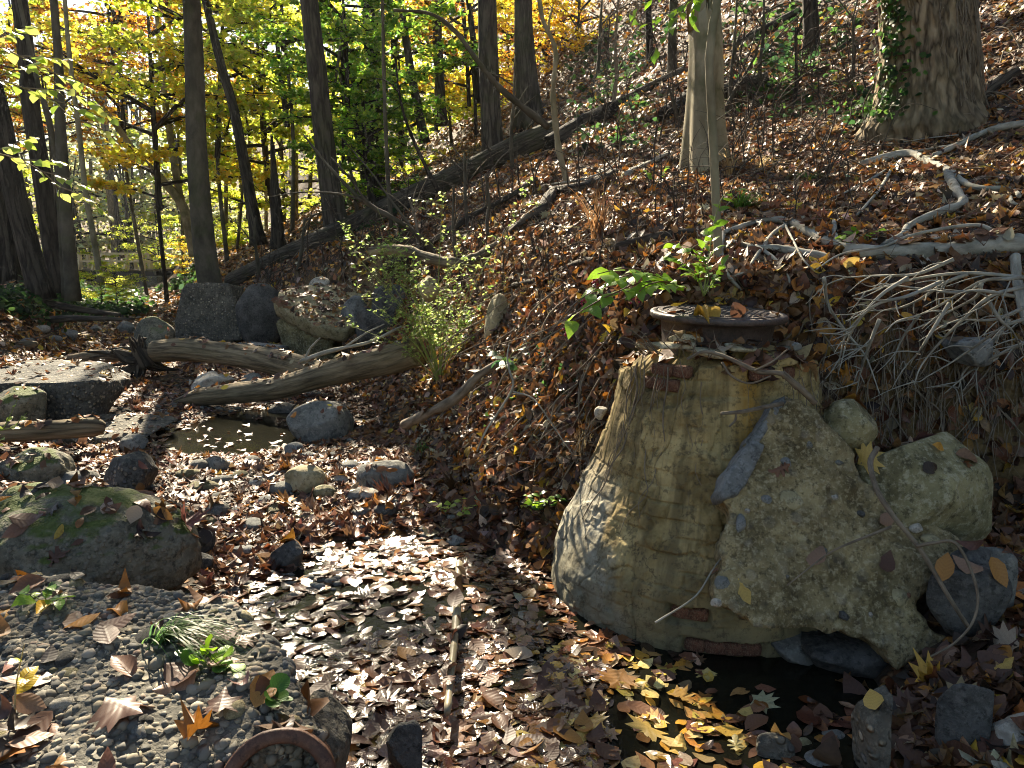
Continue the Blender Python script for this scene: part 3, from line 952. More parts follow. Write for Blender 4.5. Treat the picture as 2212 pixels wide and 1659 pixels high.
# stones set in the slab
for k, (px, py, w, h, mk, rz) in enumerate([(1600, 1130, 0.05, 0.09, 'blue_rock', 0.2), (1708, 1080, 0.12, 0.09, 'tan_rock', 0.2),
        (1655, 1080, 0.06, 0.05, 'blue_rock', 0.4), (1614, 1104, 0.03, 0.022, 'pale_rock', 0.3), (1802, 1074, 0.035, 0.03, 'pale_rock', 0.5), (1880, 1328, 0.024, 0.026, 'pale_rock', 0), (1700, 998, 0.06, 0.045, 'blue_rock', 0.5),
        (1560, 1262, 0.07, 0.08, 'grey_rock', 0), (1548, 1303, 0.05, 0.045, 'pale_rock', 0), (1942, 1290, 0.10, 0.08, 'tan_rock', 0.3), (1700, 1245, 0.03, 0.025, 'grey_rock', 0), (1960, 1285, 0.03, 0.03, 'brick', 0), (1824, 1330, 0.05, 0.04, 'dark_rock', 0.4),
        (1812, 1000, 0.05, 0.03, 'grey_rock', 0.2), (1745, 960, 0.05, 0.04, 'grey_rock', 0.5), (1980, 1140, 0.07, 0.05, 'pale_rock', 0.0), (2010, 1165, 0.09, 0.05, 'tan_rock', 0.1), (1780, 1190, 0.03, 0.03, 'grey_rock', 0.1), (1860, 1110, 0.04, 0.03, 'dark_rock', 0.9)]):
    vv, ff = rock_verts(300 + k, 3, 7, 0.06)
    vv = vv / np.abs(vv).max(0) * np.array([w / 2, 0.022, h / 2])
    p = slab_pt(px, py, -0.004)
    o = add('embedded_stone', mesh_np('embedded_stone', vv, ff, M[mk]), p - big_slab.location, big_slab)
    o.rotation_euler = (math.radians(-28), rz, 0)

for _k, _ol in enumerate([[(1694, 856), (1672, 872), (1645, 922), (1622, 952), (1632, 962), (1655, 935), (1676, 900), (1698, 868)],
                          [(1628, 950), (1605, 977), (1570, 1026), (1557, 1062), (1562, 1078), (1592, 1066), (1618, 1028), (1642, 985), (1650, 962)]]):
    _v, _f, _o = slab_verts(_ol, SL_BOT + SL_N * (0.010 + 0.006 * _k), SL_N, 0.15, res=0.011, rough=0.010, seed=31 + _k, back=0.97, ragged=0.008, sharp=0.012)
    add('stone_edge', mesh_np('stone_edge', _v, _f, M['blue_rock'], True), _o - big_slab.location, big_slab, label='blue-grey stone lining the left edge of the slab')
# ------------------------------------------------------------------ stones and concrete rubble
def rock(name, label, cat, cx, cy, w, h, mat, seed, depth=0.8, cuts=9, rough=0.07, boxy=0.0, sub=4, rot=0.0, Y=None, group=None, tag=1, sink=0.25, planes=None, tilt=(0, 0), freq=2.2):
    """a stone whose visible outline fills the box (cx, cy, w, h) of the picture; its foot stands on the ground there"""
    if Y is None:
        Y = G(cx, cy + h * 0.45).y
    Yc = Y + 0.45 * depth * w * Y / FPX * 0.5
    c = at(cx, cy, Yc)
    hw, hh = w * Yc / FPX / 2, h * Yc / FPX / 2 * 1.02
    v, f = rock_verts(seed, sub, cuts, rough, boxy, planes=planes, freq=freq)
    if tilt != (0, 0):
        v = v @ np.array(Matrix.Rotation(tilt[0], 3, 'X') @ Matrix.Rotation(tilt[1], 3, 'Y')).T
    v = v @ np.array(Matrix.Rotation(rot, 3, 'Z')).T
    lo, hi = v.min(0), v.max(0)
    v = (v - (lo + hi) / 2) / ((hi - lo) / 2)
    low = v[:, 2] < 0
    v[low, 2] *= 1 + 2 * sink
    v = v * np.array([hw, hw * depth, hh])
    o = add(name, mesh_np(name, v, f, M[mat], True), c, None, label, cat, group)
    solid(o, tag)
    return o

ROCKS = [
 # name, label, cat, cx, cy, w, h, mat, seed, opts
 ('boulder', 'rounded olive boulder behind the leaning slab', 'boulder', 1990, 1062, 300, 245, 'olive_rock', 2, dict(Y=3.38, depth=0.7, cuts=8, rough=0.035, boxy=0.25, sub=5)),
 ('boulder', 'small speckled boulder wedged above the slab, below the hanging roots', 'boulder', 1838, 912, 120, 100, 'olive_rock', 14, dict(Y=3.52, cuts=6, rough=0.05, tilt=(0, 0.5))),
 ('stone', 'dark grey-green slate slab at the slab foot, crossed by a brown stick', 'stone', 2085, 1290, 190, 150, 'dark_rock', 5, dict(Y=2.98, depth=0.4, cuts=10, boxy=0.3, rough=0.03)),
 ('stone', 'dark purplish wedge of stone between slab and slate', 'stone', 2098, 1212, 90, 80, 'dark_rock', 6, dict(Y=3.1, cuts=12, rough=0.03)),
 ('stone', 'mossy grey block at the upper right of the slate', 'stone', 2140, 1235, 90, 120, 'grey_rock', 7, dict(Y=3.12, cuts=8, boxy=0.3)),
 ('stone', 'dark flat stone in the black hollow under the slab', 'stone', 1810, 1400, 200, 80, 'dark_rock', 8, dict(Y=3.15, boxy=0.4, depth=1.0)),
 ('stone', 'grey block in the hollow between shaft foot and slab', 'stone', 1712, 1398, 110, 66, 'grey_rock', 9, dict(Y=3.2, boxy=0.3)),
 ('stone', 'flat grey slab lying in leaves below the hollow', 'stone', 1735, 1503, 170, 40, 'grey_rock', 10, dict(depth=0.7, boxy=0.4)),
 ('concrete_bar', 'long rough pebbly concrete bar among dry leaves, lower right corner', 'concrete', 1893, 1568, 95, 190, 'conglomerate', 12, dict(Y=2.40, depth=1.3, boxy=0.6, cuts=3, sub=5, rough=0.09, tilt=(0.0, -0.42))),
 ('stone', 'pebbly concrete lump at the head of the concrete bar', 'stone', 1845, 1502, 110, 60, 'conglomerate', 13, dict(boxy=0.3)),
 ('stone', 'nearly black upright stone sunk in dry leaves, lower right', 'stone', 2090, 1545, 130, 165, 'dark_rock', 15, dict(Y=2.42, boxy=0.35, depth=0.6, rough=0.04)),
 ('stone', 'pale grey stone cut by the right edge of the picture', 'stone', 2205, 1590, 130, 100, 'pale_rock', 16, dict(Y=2.36)),
 ('stone', 'greenish rounded stone below the flat grey slab', 'stone', 1700, 1532, 70, 40, 'grey_rock', 17, dict(cuts=4)),
 ('cobble', 'round dark cobble beside leaves, left of the concrete bar', 'cobble', 1692, 1573, 54, 46, 'dark_rock', 18, dict(cuts=2, rough=0.03)),
 ('cobble', 'brown round cobble under the dark cobble', 'cobble', 1735, 1612, 46, 40, 'olive_rock', 19, dict(cuts=2, rough=0.03)),
 ('cobble', 'flat purplish cobble touching the concrete bar', 'cobble', 1800, 1592, 60, 34, 'grey_rock', 20, dict(cuts=2, rough=0.03)),
 ('cobble', 'smooth blue-grey cobble at the bottom edge right of centre', 'cobble', 1775, 1645, 90, 40, 'blue_rock', 21, dict(cuts=2, rough=0.03)),
 ('concrete_shard', 'white-lit crusty concrete shard in the yellow leaves at the bottom', 'concrete', 1675, 1622, 90, 80, 'conglomerate', 22, dict(boxy=0.4, depth=0.5)),
 ('stone', 'dark wet upright stone at the bottom edge beside the clay pipe', 'stone', 875, 1612, 88, 130, 'dark_rock', 23, dict(Y=2.35, boxy=0.3, cuts=9)),
 # left foreground
 ('mossy_boulder', 'huge moss-covered conglomerate boulder with fallen leaves, left edge of stream', 'boulder', 165, 1205, 540, 320, 'mossy_rock', 25, dict(Y=3.55, depth=0.75, cuts=2, boxy=0.0, rough=0.09, sub=6)),
 # left middle
 ('concrete_boulder', 'broad flat-topped pebbly concrete block on the left gravel bar', 'boulder', 125, 852, 300, 118, 'dark_conglomerate', 30, dict(Y=7.9, depth=0.8, cuts=4, boxy=0.45, sub=5, planes=[((0, -0.1, 1), 0.6)])),
 ('concrete_boulder', 'long low concrete block lying behind the flat-topped one', 'boulder', 190, 816, 150, 58, 'conglomerate', 31, dict(Y=9.5, boxy=0.5, cuts=4)),
 ('mossy_stone', 'green mossy stone at the left edge above the barked log', 'stone', 35, 872, 130, 70, 'mossy_rock', 32, dict(Y=7.3)),
 ('concrete_boulder', 'sunlit sloping grey slab at the water edge right of the log', 'boulder', 215, 938, 300, 60, 'conglomerate', 33, dict(Y=7.3, depth=0.6, boxy=0.4, cuts=5, planes=[((0.2, -0.3, 1), 0.5)])),
 ('stone', 'grey pyramid stone standing beside the pool', 'stone', 290, 958, 62, 42, 'grey_rock', 34, dict(cuts=10)),
 ('concrete_boulder', 'dark rounded pebbly lump between pyramid stone and riffle', 'boulder', 278, 1022, 112, 88, 'dark_conglomerate', 35, dict(cuts=5, boxy=0.2, tilt=(0, -0.35))),
 ('mossy_stone', 'mossy boulder at the left edge below the barked log', 'boulder', 75, 1012, 165, 90, 'mossy_rock', 36, dict(Y=5.7, depth=0.7, cuts=5, sub=5)),
 ('mossy_stone', 'small bright-mossed stone on top of the huge mossy boulder', 'stone', 62, 1068, 120, 52, 'mossy_rock', 37, dict(Y=5.0, cuts=8)),
 ('stone', 'flat green stone between mossy boulder and dark pebbly lump', 'stone', 170, 1032, 80, 34, 'grey_rock', 38, dict()),
 ('stone', 'rounded grey lichened stone in the riffle with a mossy pebble', 'stone', 345, 1120, 86, 76, 'grey_rock', 40, dict(cuts=5, rough=0.06, sub=5)),
 ('stone', 'small mossy stone touching the lichened riffle stone', 'stone', 395, 1118, 46, 36, 'mossy_rock', 41, dict()),
 ('stone', 'dark pointed wedge stone below the riffle stone', 'stone', 413, 1168, 104, 64, 'dark_rock', 42, dict(cuts=10, rough=0.03)),
 ('stone', 'low wet black stone near the huge mossy boulder', 'stone', 432, 1212, 62, 36, 'dark_rock', 43, dict()),
 ('stone', 'lone dark triangular stone standing in the leaf-covered water', 'stone', 622, 1196, 74, 58, 'dark_rock', 44, dict(cuts=11, rough=0.03)),
 ('stone', 'flat blue-grey stone among floating leaves', 'stone', 525, 1188, 54, 22, 'blue_rock', 45, dict(cuts=4)),
 ('stone', 'cream-coloured rounded boulder in the sunlit stream bed', 'boulder', 660, 1034, 94, 58, 'tan_rock', 46, dict(cuts=4, rough=0.06, sub=5)),
 ('stone', 'long grey granite stone below the bank, leaf on its side', 'stone', 832, 1022, 130, 66, 'grey_rock', 47, dict(cuts=4, rough=0.05, tilt=(0, -0.35), sub=5)),
 ('stone', 'long slanting grey boulder at the pool edge under the big log', 'boulder', 692, 908, 140, 92, 'grey_rock', 48, dict(cuts=5, boxy=0.2, tilt=(0, -0.5), sub=5)),
 ('stone', 'dull grey stone left of the slanting boulder', 'stone', 612, 886, 68, 36, 'dark_rock', 49, dict()),
 ('stone', 'small angular stone at the near edge of the pool', 'stone', 470, 1000, 62, 34, 'grey_rock', 50, dict()),
 ('stone', 'bluish stone on the near pool shore', 'stone', 636, 968, 46, 26, 'blue_rock', 51, dict()),
 ('stone', 'brown stone below the cream boulder', 'stone', 702, 1062, 50, 30, 'olive_rock', 52, dict(cuts=3)),
 ('stone', 'blue-green stone lying right of the cream boulder foot', 'stone', 770, 1066, 56, 26, 'blue_rock', 53, dict(cuts=4)),
 ('stone', 'dark dome-shaped stone in leaves under the granite stone', 'stone', 832, 1100, 50, 30, 'dark_rock', 54, dict(cuts=2)),
 ('stone', 'pale flat stone tilted under the two crossing logs', 'stone', 462, 823, 90, 40, 'pale_rock', 55, dict(Y=9.6, boxy=0.3, cuts=9)),
 ('stone', 'grey stone between the two crossing logs', 'stone', 545, 820, 50, 30, 'grey_rock', 56, dict(Y=9.6)),
 ('stone', 'long dark stone in the shade under the big log', 'stone', 700, 880, 120, 26, 'dark_rock', 57, dict(Y=8.6)),
 # the rubble heap in the middle distance
 ('boulder', 'big smooth dark blue boulder beside the concrete pier', 'boulder', 563, 672, 102, 118, 'dark_rock', 60, dict(Y=14.2, cuts=3, rough=0.04, sub=5, depth=0.9)),
 ('boulder', 'green-black angular boulder left of the concrete pier', 'boulder', 334, 722, 88, 76, 'mossy_rock', 61, dict(Y=13.2, cuts=9)),
 ('concrete_block', 'squared mossy concrete block under the tilted slab', 'concrete', 668, 730, 132, 92, 'olive_rock', 62, dict(Y=12.4, boxy=0.75, cuts=2, rough=0.03, sub=5)),
 ('boulder', 'dark slanting boulder right of the tilted slab', 'boulder', 845, 662, 92, 92, 'dark_rock', 63, dict(Y=11.6, cuts=9, tilt=(0, 0.6))),
 ('boulder', 'long dark slab boulder half under the dark slanting boulder', 'boulder', 812, 700, 96, 70, 'dark_rock', 64, dict(Y=11.4, cuts=9, tilt=(0, -0.6))),
 ('boulder', 'blue-grey stone at the right end of the tilted slab', 'boulder', 765, 672, 60, 66, 'blue_rock', 65, dict(Y=12.0, cuts=9)),
 ('stone', 'pale stone peak at the back of the tilted slab', 'stone', 690, 616, 46, 36, 'pale_rock', 66, dict(Y=12.9, cuts=9)),
 ('stone', 'pale rubble stone right of the pale peak', 'stone', 742, 636, 40, 26, 'pale_rock', 67, dict(Y=12.8)),
 ('stone', 'grey rubble stone on the slab, left of the pale peak', 'stone', 650, 632, 46, 22, 'pale_rock', 68, dict(Y=12.9)),
 ('stone', 'low blue-grey slab behind the upper log', 'stone', 560, 750, 130, 24, 'blue_rock', 69, dict(Y=12.2, depth=0.5, boxy=0.4)),
 ('boulder', 'tan boulder half hidden behind the green bush', 'boulder', 1075, 690, 60, 110, 'tan_rock', 70, dict(Y=6.9, cuts=8)),
 ('boulder', 'tan stone showing left of the bush top', 'boulder', 925, 618, 50, 44, 'tan_rock', 71, dict(Y=8.6, cuts=8)),
 ('stone', 'bluish boulder alone on the leafy gravel bar', 'stone', 270, 706, 44, 26, 'blue_rock', 72, dict()),
 ('stone', 'grey stone on the gravel bar near the dark branch', 'stone', 205, 712, 34, 18, 'blue_rock', 73, dict()),
 ('stone', 'flat stones on the gravel bar left of the lone bluish boulder', 'stone', 148, 722, 46, 24, 'blue_rock', 74, dict()),
 ('stone', 'little grey stone beside the stub log', 'stone', 328, 745, 30, 14, 'blue_rock', 75, dict()),
 ('stone', 'low stone between stub log and green-black boulder', 'stone', 375, 745, 60, 26, 'grey_rock', 76, dict()),
 ('stone', 'cream pebble stuck in the bank above the dry weed', 'stone', 1298, 890, 30, 24, 'pale_rock', 77, dict(Y=4.3, cuts=2)),
 ('stone', 'grey stone under the fallen twigs on the undercut bank', 'stone', 2098, 752, 110, 50, 'blue_rock', 78, dict(Y=4.15, boxy=0.4)),
 ('stone', 'small dark slate lying in leaves near the shaft foot', 'stone', 985, 1168, 40, 24, 'blue_rock', 79, dict()),
]
for (nm, lb, ct, cx, cy, w, h, mk, sd, op) in ROCKS:
    rock(nm, lb, ct, cx, cy, w, h, mk, sd, **op)

# many cobbles of the riffle: each its own stone, told apart only by place
COB = [(480, 1040), (520, 1030), (556, 1046), (590, 1032), (610, 1062), (545, 1072), (500, 1066), (575, 1085), (470, 1078), (440, 1058), (620, 1010), (585, 985), (545, 1000), (520, 985),
       (690, 1000), (720, 985), (640, 1085), (600, 1105), (560, 1112), (510, 1105), (470, 1108), (455, 1128), (600, 1140), (545, 1138), (700, 1100), (660, 1120), (735, 1040), (760, 1010),
       (430, 1010), (405, 1028), (640, 990), (668, 985), (700, 960), (590, 955), (800, 1075), (780, 1110), (500, 940), (450, 965), (240, 700), (300, 690), (130, 690), (180, 735), (90, 715), (60, 740), (225, 690), (160, 700), (345, 700), (120, 735)]
cob_m = []
for k in range(6):
    v, f = rock_verts(500 + k, 3, 3, 0.04)
    v = v / np.abs(v).max(0)
    cob_m.append([mesh_np('cobble', v, f, M[mk], True) for mk in ('grey_rock', 'blue_rock', 'pale_rock', 'olive_rock')])
for k, (px, py) in enumerate(COB):
    p = G(px, py)
    r = random.uniform(0.035, 0.085) * (1.0 if py > 800 else 1.5)
    far = py < 800
    o = add('cobble', cob_m[k % 6][k * 7 % 4], (p.x, p.y, p.z + r * 0.25), None,
            '%s %s cobble among leaves, %s' % ('small' if r < 0.055 else 'fist-sized' if r < 0.085 else 'large', ('grey', 'bluish', 'pale', 'olive')[k * 7 % 4], beside(px, py)), 'cobble',
            'cobbles on the far gravel bar' if far else 'riffle cobbles', rot=(0, 0, random.uniform(0, 6.28)), scale=(r * random.uniform(1, 1.6), r, r * random.uniform(0.5, 0.75)))
    solid(o, 1)

# fine gravel nobody could count
def gravel():
    v0, f0 = ico(1)
    n = 2600
    V, F = [], []
    xs = RNG.uniform(-4.5, 1.2, n * 3); ys = RNG.uniform(2.6, 11, n * 3)
    u = xs + 0.45 * ys
    keep = (u < 1.9) & (u > -2.2) & (np.abs(xs / ys) < 0.75)
    xs, ys = xs[keep][:n], ys[keep][:n]
    zs = terrain(xs, ys)
    for k, (x, y, z) in enumerate(zip(xs, ys, zs)):
        if z < -0.06: continue
        r = RNG.uniform(0.010, 0.034)
        s = np.array([r * RNG.uniform(1, 1.6), r, r * 0.6])
        V.append(v0 * s * (1 + 0.15 * RNG.normal(size=(len(v0), 1))) + np.array([x, y, z + r * 0.2]))
        F.append(f0 + len(v0) * len(F))
    return mesh_np('gravel', np.vstack(V), np.vstack(F), M['grey_rock'], True)
add('gravel', gravel(), label='fine gravel of the stream bed', kind='stuff')

# ---- concrete pier in the middle distance (a truncated wedge)
def pier():
    Y = 14.6
    c = [at(378, 738, Y), at(522, 735, Y), at(492, 612, Y + 0.15), at(402, 612, Y + 0.15)]
    out = [(378, 738), (376, 700), (384, 660), (392, 625), (402, 612), (450, 610), (492, 612), (502, 640), (512, 680), (522, 735), (450, 742)]
    slab('concrete_pier', 'dark weathered concrete pier with a flat top and flaring sides, tree behind it', 'concrete', out, at(450, 740, Y), (0, -1, 0.10), 0.85, 'conglomerate', res=0.045, rough=0.008, seed=12, back=0.97, ragged=0.006, sharp=0.05)
pier()
# the tilted slab carrying leaves on top of the squared block
_P = at(690, 660, 12.2)
slab('tilted_slab', 'tilted crumbling concrete slab heaped with brown leaves on the rubble pile', 'slab',
     [tuple(_P + Vector(p)) for p in ((-0.70, -0.12, 0.18), (-0.34, -0.36, 0.0), (0.10, -0.55, -0.20), (0.50, -0.55, -0.30), (0.74, -0.2, -0.1), (0.78, 0.3, 0.1), (0.4, 0.7, 0.26), (-0.3, 0.55, 0.36), (-0.7, 0.2, 0.30))],
     _P, (0.12, -0.45, 0.88), 0.26, 'tan_rock', res=0.05, rough=0.035, seed=22, back=0.95, ragged=0.03, tag=5)

# ---- the foreground conglomerate mass with real pebbles, and the clay pipe under it
def fore_mass():
    out_name = 'conglomerate_mass'
    v, f = rock_verts(77, 6, 2, 0.09, boxy=0.6, freq=2.6, planes=[((0.12, -0.25, 1.0), 0.86)])
    lo, hi = v.min(0), v.max(0)
    v = (v - (lo + hi) / 2) / ((hi - lo) / 2)
    v = v * np.array([1.05, 0.80, 0.41])
    c = Vector((-1.30, 2.00, 0.285))
    for pn, pp in (((0.80, 0.58, 0.12), (-0.60, 2.02, 0.5)), ((0.55, -0.82, -0.12), (-0.62, 1.86, 0.5)), ((0.15, 0.95, 0.30), (-1.5, 2.62, 0.5))):
        pn = np.array(pn) / np.linalg.norm(pn)
        over = np.maximum((v + np.array(c) - np.array(pp)) @ pn, 0)
        v = v - over[:, None] * pn * 0.96
    v = v + 0.045 * fbm(v * 4, 4, 3)[:, None] * np.array([0.5, 0.5, 1.0])
    ob = add(out_name, mesh_np(out_name, v, f, M['conglomerate'], True), c, None, 'big crumbling pebble conglomerate with leaves, bottom left over the clay pipe', 'concrete')
    solid(ob, 4)
    # pebbles standing proud of the matrix
    fn = np.cross(v[f[:, 1]] - v[f[:, 0]], v[f[:, 2]] - v[f[:, 0]])
    ar = np.linalg.norm(fn, axis=1); fn = fn / ar[:, None]
    fc = v[f].mean(1)
    tocam = np.array(CAM - c) - fc
    vis = (np.sum(fn * tocam, 1) > 0) & (fc[:, 2] > -0.35)
    w = np.where(vis, ar, 0); w /= w.sum()
    idx = RNG.choice(len(f), 7000, p=w)
    v1, f1 = ico(1)
    pm = []
    for k in range(10):
        vv, ff = rock_verts(900 + k, 2, 6, 0.10)
        vv = vv / np.abs(vv).max(0)
        pm.append(mesh_np('pebble', vv, ff, [M['grey_rock'], M['tan_rock'], M['dark_rock'], M['olive_rock'], M['blue_rock'], M['grey_rock'], M['olive_rock'], M['dark_rock'], M['pale_rock'], M['grey_rock']][k], True))
    V, F, nn = [], [], 0
    for n_, i in enumerate(idx):
        r = RNG.gamma(3.0, 0.0022) + 0.004
        if n_ < 260: r = 0.010 + RNG.gamma(1.6, 0.0055)
        nrm = Vector(fn[i])
        q = nrm.to_track_quat('Z', 'Y').to_matrix()
        rz = Matrix.Rotation(RNG.uniform(0, 6.28), 3, 'Z')
        if n_ < 260:
            o = add('pebble', pm[n_ % 10], Vector(fc[i]) - nrm * r * RNG.uniform(-0.05, 0.45), ob, rot=(q @ rz).to_euler(), scale=(r * RNG.uniform(1.0, 1.5), r, r * 0.8))
        else:
            s = np.array([r * RNG.uniform(1, 1.5), r, r * 0.8])
            V.append((v1 * s * (1 + RNG.normal(0, 0.16, (len(v1), 1)))) @ np.array(q @ rz).T + fc[i] - np.array(nrm) * r * RNG.uniform(-0.1, 0.45))
            F.append(f1 + nn); nn += len(v1)
    add('small_pebbles', mesh_np('small_pebbles', np.vstack(V), np.vstack(F), M['pebble_mix'], True), (0, 0, 0), ob, kind='stuff')
    return ob
fore = fore_mass()
rock('concrete_boulder', 'crusty concrete ridge sloping down beside the clay pipe mouth', 'concrete', 690, 1590, 150, 190, 'conglomerate', 80, Y=2.05, depth=1.1, boxy=0.5, cuts=3, tilt=(0, 0.62), sub=5, rough=0.08)
rock('concrete_boulder', 'pebbly concrete crust at the left edge behind the conglomerate', 'concrete', 70, 1330, 300, 110, 'conglomerate', 81, Y=2.95, depth=0.8, boxy=0.4, cuts=4, sub=5)

def pipe():
    c = at(600, 1712, 1.72)
    d = Vector((0.22, -0.80, 0.50)).normalized()
    ro, ri = 0.150, 0.112
    prof = [(ri, 0.55), (ri, 0.0), (ri + 0.004, -0.006), (ro - 0.005, -0.006), (ro, 0.0), (ro, 0.55)]
    ns = 72
    th = np.linspace(0, 2 * np.pi, ns, endpoint=False)
    v = np.array([[r * math.cos(t), r * math.sin(t), -z] for r, z in prof for t in th])
    v = v + 0.004 * fbm(v * 12, 3, 4)[:, None] * np.array([1, 1, 1])
    i, j = np.meshgrid(np.arange(len(prof) - 1), np.arange(ns), indexing='ij')
    q = np.stack([i * ns + j, i * ns + (j + 1) % ns, (i + 1) * ns + (j + 1) % ns, (i + 1) * ns + j], -1).reshape(-1, 4)
    o = add('clay_pipe', mesh_np('clay_pipe', v, q[:, ::-1], M['terracotta'], True), c, None, 'broken terracotta drain pipe end under the conglomerate at the bottom', 'pipe')
    o.rotation_euler = d.to_track_quat('Z', 'Y').to_euler()
    solid(o, 2)
pipe()

# ------------------------------------------------------------------ logs
def log(name, label, cat, pts, radii, mat, sides=40, n=90, rough=0.10, seed=0, group=None, tag=2, knots=()):
    pts = np.array([list(p) for p in pts])
    o0 = pts.mean(0)
    def disp(a, L, r, tc):
        return r * (rough * fbm(tc * np.array([9, 9, 1.1]) / max(tc[:, :2].std(), 0.02) * 0.09 + seed, 4, seed) + 0.06 * np.abs(fbm(tc * np.array([40, 40, 2.5]) + seed, 3, seed + 4)))
    b = Bag().tube(pts, radii, sides, n, disp)
    ob = add(name, b.mesh(name, M[mat], o0), o0, None, label, cat, group)
    solid(ob, tag)
    return ob

log('fallen_log', 'barkless pale fallen log, upper of two crossing the stream', 'log', [at(338, 758, 10.6), at(400, 755, 10.4), at(470, 762, 10.2), at(560, 775, 9.9), at(650, 796, 9.5), at(700, 810, 9.3)], [0.155, 0.165, 0.15, 0.16, 0.16, 0.14], 'log', seed=3)
log('fallen_log', 'long fallen log with split pale wood, lower of two crossing the stream', 'log', [at(378, 868, 8.9), at(430, 858, 8.8), at(500, 850, 8.7), at(600, 838, 8.5), at(720, 805, 8.2), at(830, 780, 7.9), at(900, 758, 7.7)], [0.03, 0.10, 0.115, 0.125, 0.14, 0.155, 0.14], 'log', seed=8, rough=0.14)
log('log_stub', 'short grey log stub on the gravel bar left of the crossing logs', 'log', [at(155, 778, 11.8), at(200, 772, 11.6), at(262, 768, 11.3), at(300, 772, 11.1)], [0.09, 0.105, 0.09, 0.05], 'log', seed=5)
log('barked_log', 'brown broken log lying on the slab at the left edge', 'log', [at(-60, 935, 6.6), at(40, 932, 6.6), at(120, 928, 6.7), at(200, 923, 6.8), at(226, 926, 6.85)], [0.085, 0.09, 0.085, 0.085, 0.05], 'log', seed=7)
log('log_stub', 'dark weathered stub wedged behind the huge mossy boulder', 'log', [at(100, 1068, 5.5), at(150, 1066, 5.5), at(212, 1062, 5.6)], [0.07, 0.075, 0.07], 'log_dark', seed=9)
log('fallen_log', 'dark branch lying along the far left bank', 'log', [at(-20, 640, 15.5), at(80, 652, 15.2), at(170, 668, 15.0), at(260, 680, 14.8)], [0.09, 0.08, 0.07, 0.03], 'log_dark', seed=11, sides=16, n=40)
log('fallen_log', 'dark forked branch on the gravel bar, left edge', 'log', [at(40, 700, 14.0), at(120, 690, 13.8), at(200, 688, 13.6), at(290, 690, 13.4)], [0.05, 0.07, 0.05, 0.02], 'log_dark', seed=12, sides=14, n=40)
log('fallen_log', 'sunlit log piece at the left edge of the gravel bar', 'log', [at(-40, 762, 11.5), at(10, 752, 11.5), at(60, 745, 11.5), at(80, 742, 11.5)], [0.10, 0.10, 0.07, 0.03], 'log', seed=13, sides=16, n=30)

def root_mass():
    c = at(300, 775, 10.7)
    b = Bag()
    for k in range(26):
        a = random.uniform(0, 6.28)
        e = c + Vector((math.cos(a) * random.uniform(0.25, 0.75), random.uniform(-0.3, 0.3), math.sin(a) * random.uniform(0.15, 0.45)))
        m = c.lerp(e, 0.5) + Vector((random.uniform(-0.1, 0.1), 0, random.uniform(-0.1, 0.12)))
        r = random.uniform(0.02, 0.06)
        b.tube([c, m, e], [r * 1.6, r, 0.008], 6, 8)
    s0, s1 = at(320, 790, 10.7), at(286, 728, 10.6)
    b.tube([s0, s0.lerp(s1, 0.5), s1], [0.12, 0.09, 0.01], 9, 10)
    o = add('root_mass', b.mesh('root_mass', M['log_dark'], c), c, None, 'black tangle of upturned roots at the end of the upper log', 'roots')
root_mass()
# ------------------------------------------------------------------ fallen branches, twigs, vines
def lie(pts, lift=0.0):
    out = []
    for p in pts:
        if len(p) == 3:
            out.append(at(*p))
        else:
            q = G(p[0], p[1]); q.z += lift
            out.append(q)
    return out

def wig(pts, amt):
    return [Vector(p) + Vector((random.uniform(-amt, amt), random.uniform(-amt, amt), random.uniform(-amt, amt))) for p in pts]

def branch(name, label, cat, stems, mat, group=None, sides=8, tag=None, parts=True):
    """stems: list of (points, r0, r1); the first is the thing's own limb, the others are children"""
    root = None
    for k, (pts, r0, r1) in enumerate(stems):
        n = max(6, len(pts) * 6)
        rr = np.linspace(r0, r1, len(pts))
        o0 = Vector(pts[0])
        b = Bag().tube([list(p) for p in pts], rr, sides if r0 > 0.012 else 5, n,
                       (lambda a, L, r, tc: r * (0.22 * fbm(tc * 30, 3, 3) + 0.30 * fbm(tc * np.array([3, 3, 9.0]), 2, 5))) if r0 > 0.015 else None)
        if k == 0:
            root = add(name, b.mesh(name, M[mat], o0), o0, None, label, cat, group)
            if tag is not None: solid(root, tag)
        else:
            add('side_branch', b.mesh('side_branch', M[mat], o0), o0 - root.location, root)
    return root

L = lie
def W(px, r, Yg=4.9):
    return px / 2 * Yg / FPX
branch('grey_branch', 'thick pale grey fallen limb lying across the slope above the manhole', 'branch', [
    (L([(2300, 540), (2212, 544), (2151, 546), (2060, 556), (1975, 560), (1882, 562), (1827, 556), (1771, 532), (1716, 500), (1679, 490), (1632, 495), (1568, 516)], 0.05), 0.062, 0.016),
    (L([(1790, 574), (1740, 562), (1679, 551), (1632, 549), (1577, 532)], 0.04), 0.034, 0.012),
    (L([(1815, 556), (1803, 530), (1800, 495)], 0.06), 0.022, 0.012),
    (L([(1700, 500), (1670, 520), (1640, 560), (1610, 602), (1575, 618)], 0.05), 0.016, 0.006),
    (L([(1560, 520), (1555, 560), (1570, 610), (1600, 645)], 0.05), 0.022, 0.008),
    (L([(1690, 495), (1712, 540), (1735, 585), (1770, 620)], 0.06), 0.010, 0.004),
    (L([(1632, 549), (1670, 575), (1700, 612), (1705, 640)], 0.05), 0.014, 0.005),
    (L([(2151, 540), (2110, 522), (2040, 528), (1960, 545), (1900, 570), (1815, 586), (1760, 620)], 0.10), 0.014, 0.004),
    (L([(2160, 545), (2090, 532), (2020, 540), (1950, 545), (1880, 540)], 0.07), 0.012, 0.005),
    ([at(2192, 552, 4.5), at(2197, 602, 4.4), at(2206, 650, 4.3), at(2220, 700, 4.25)], 0.030, 0.022),
], 'grey_branch', sides=12, tag=2)
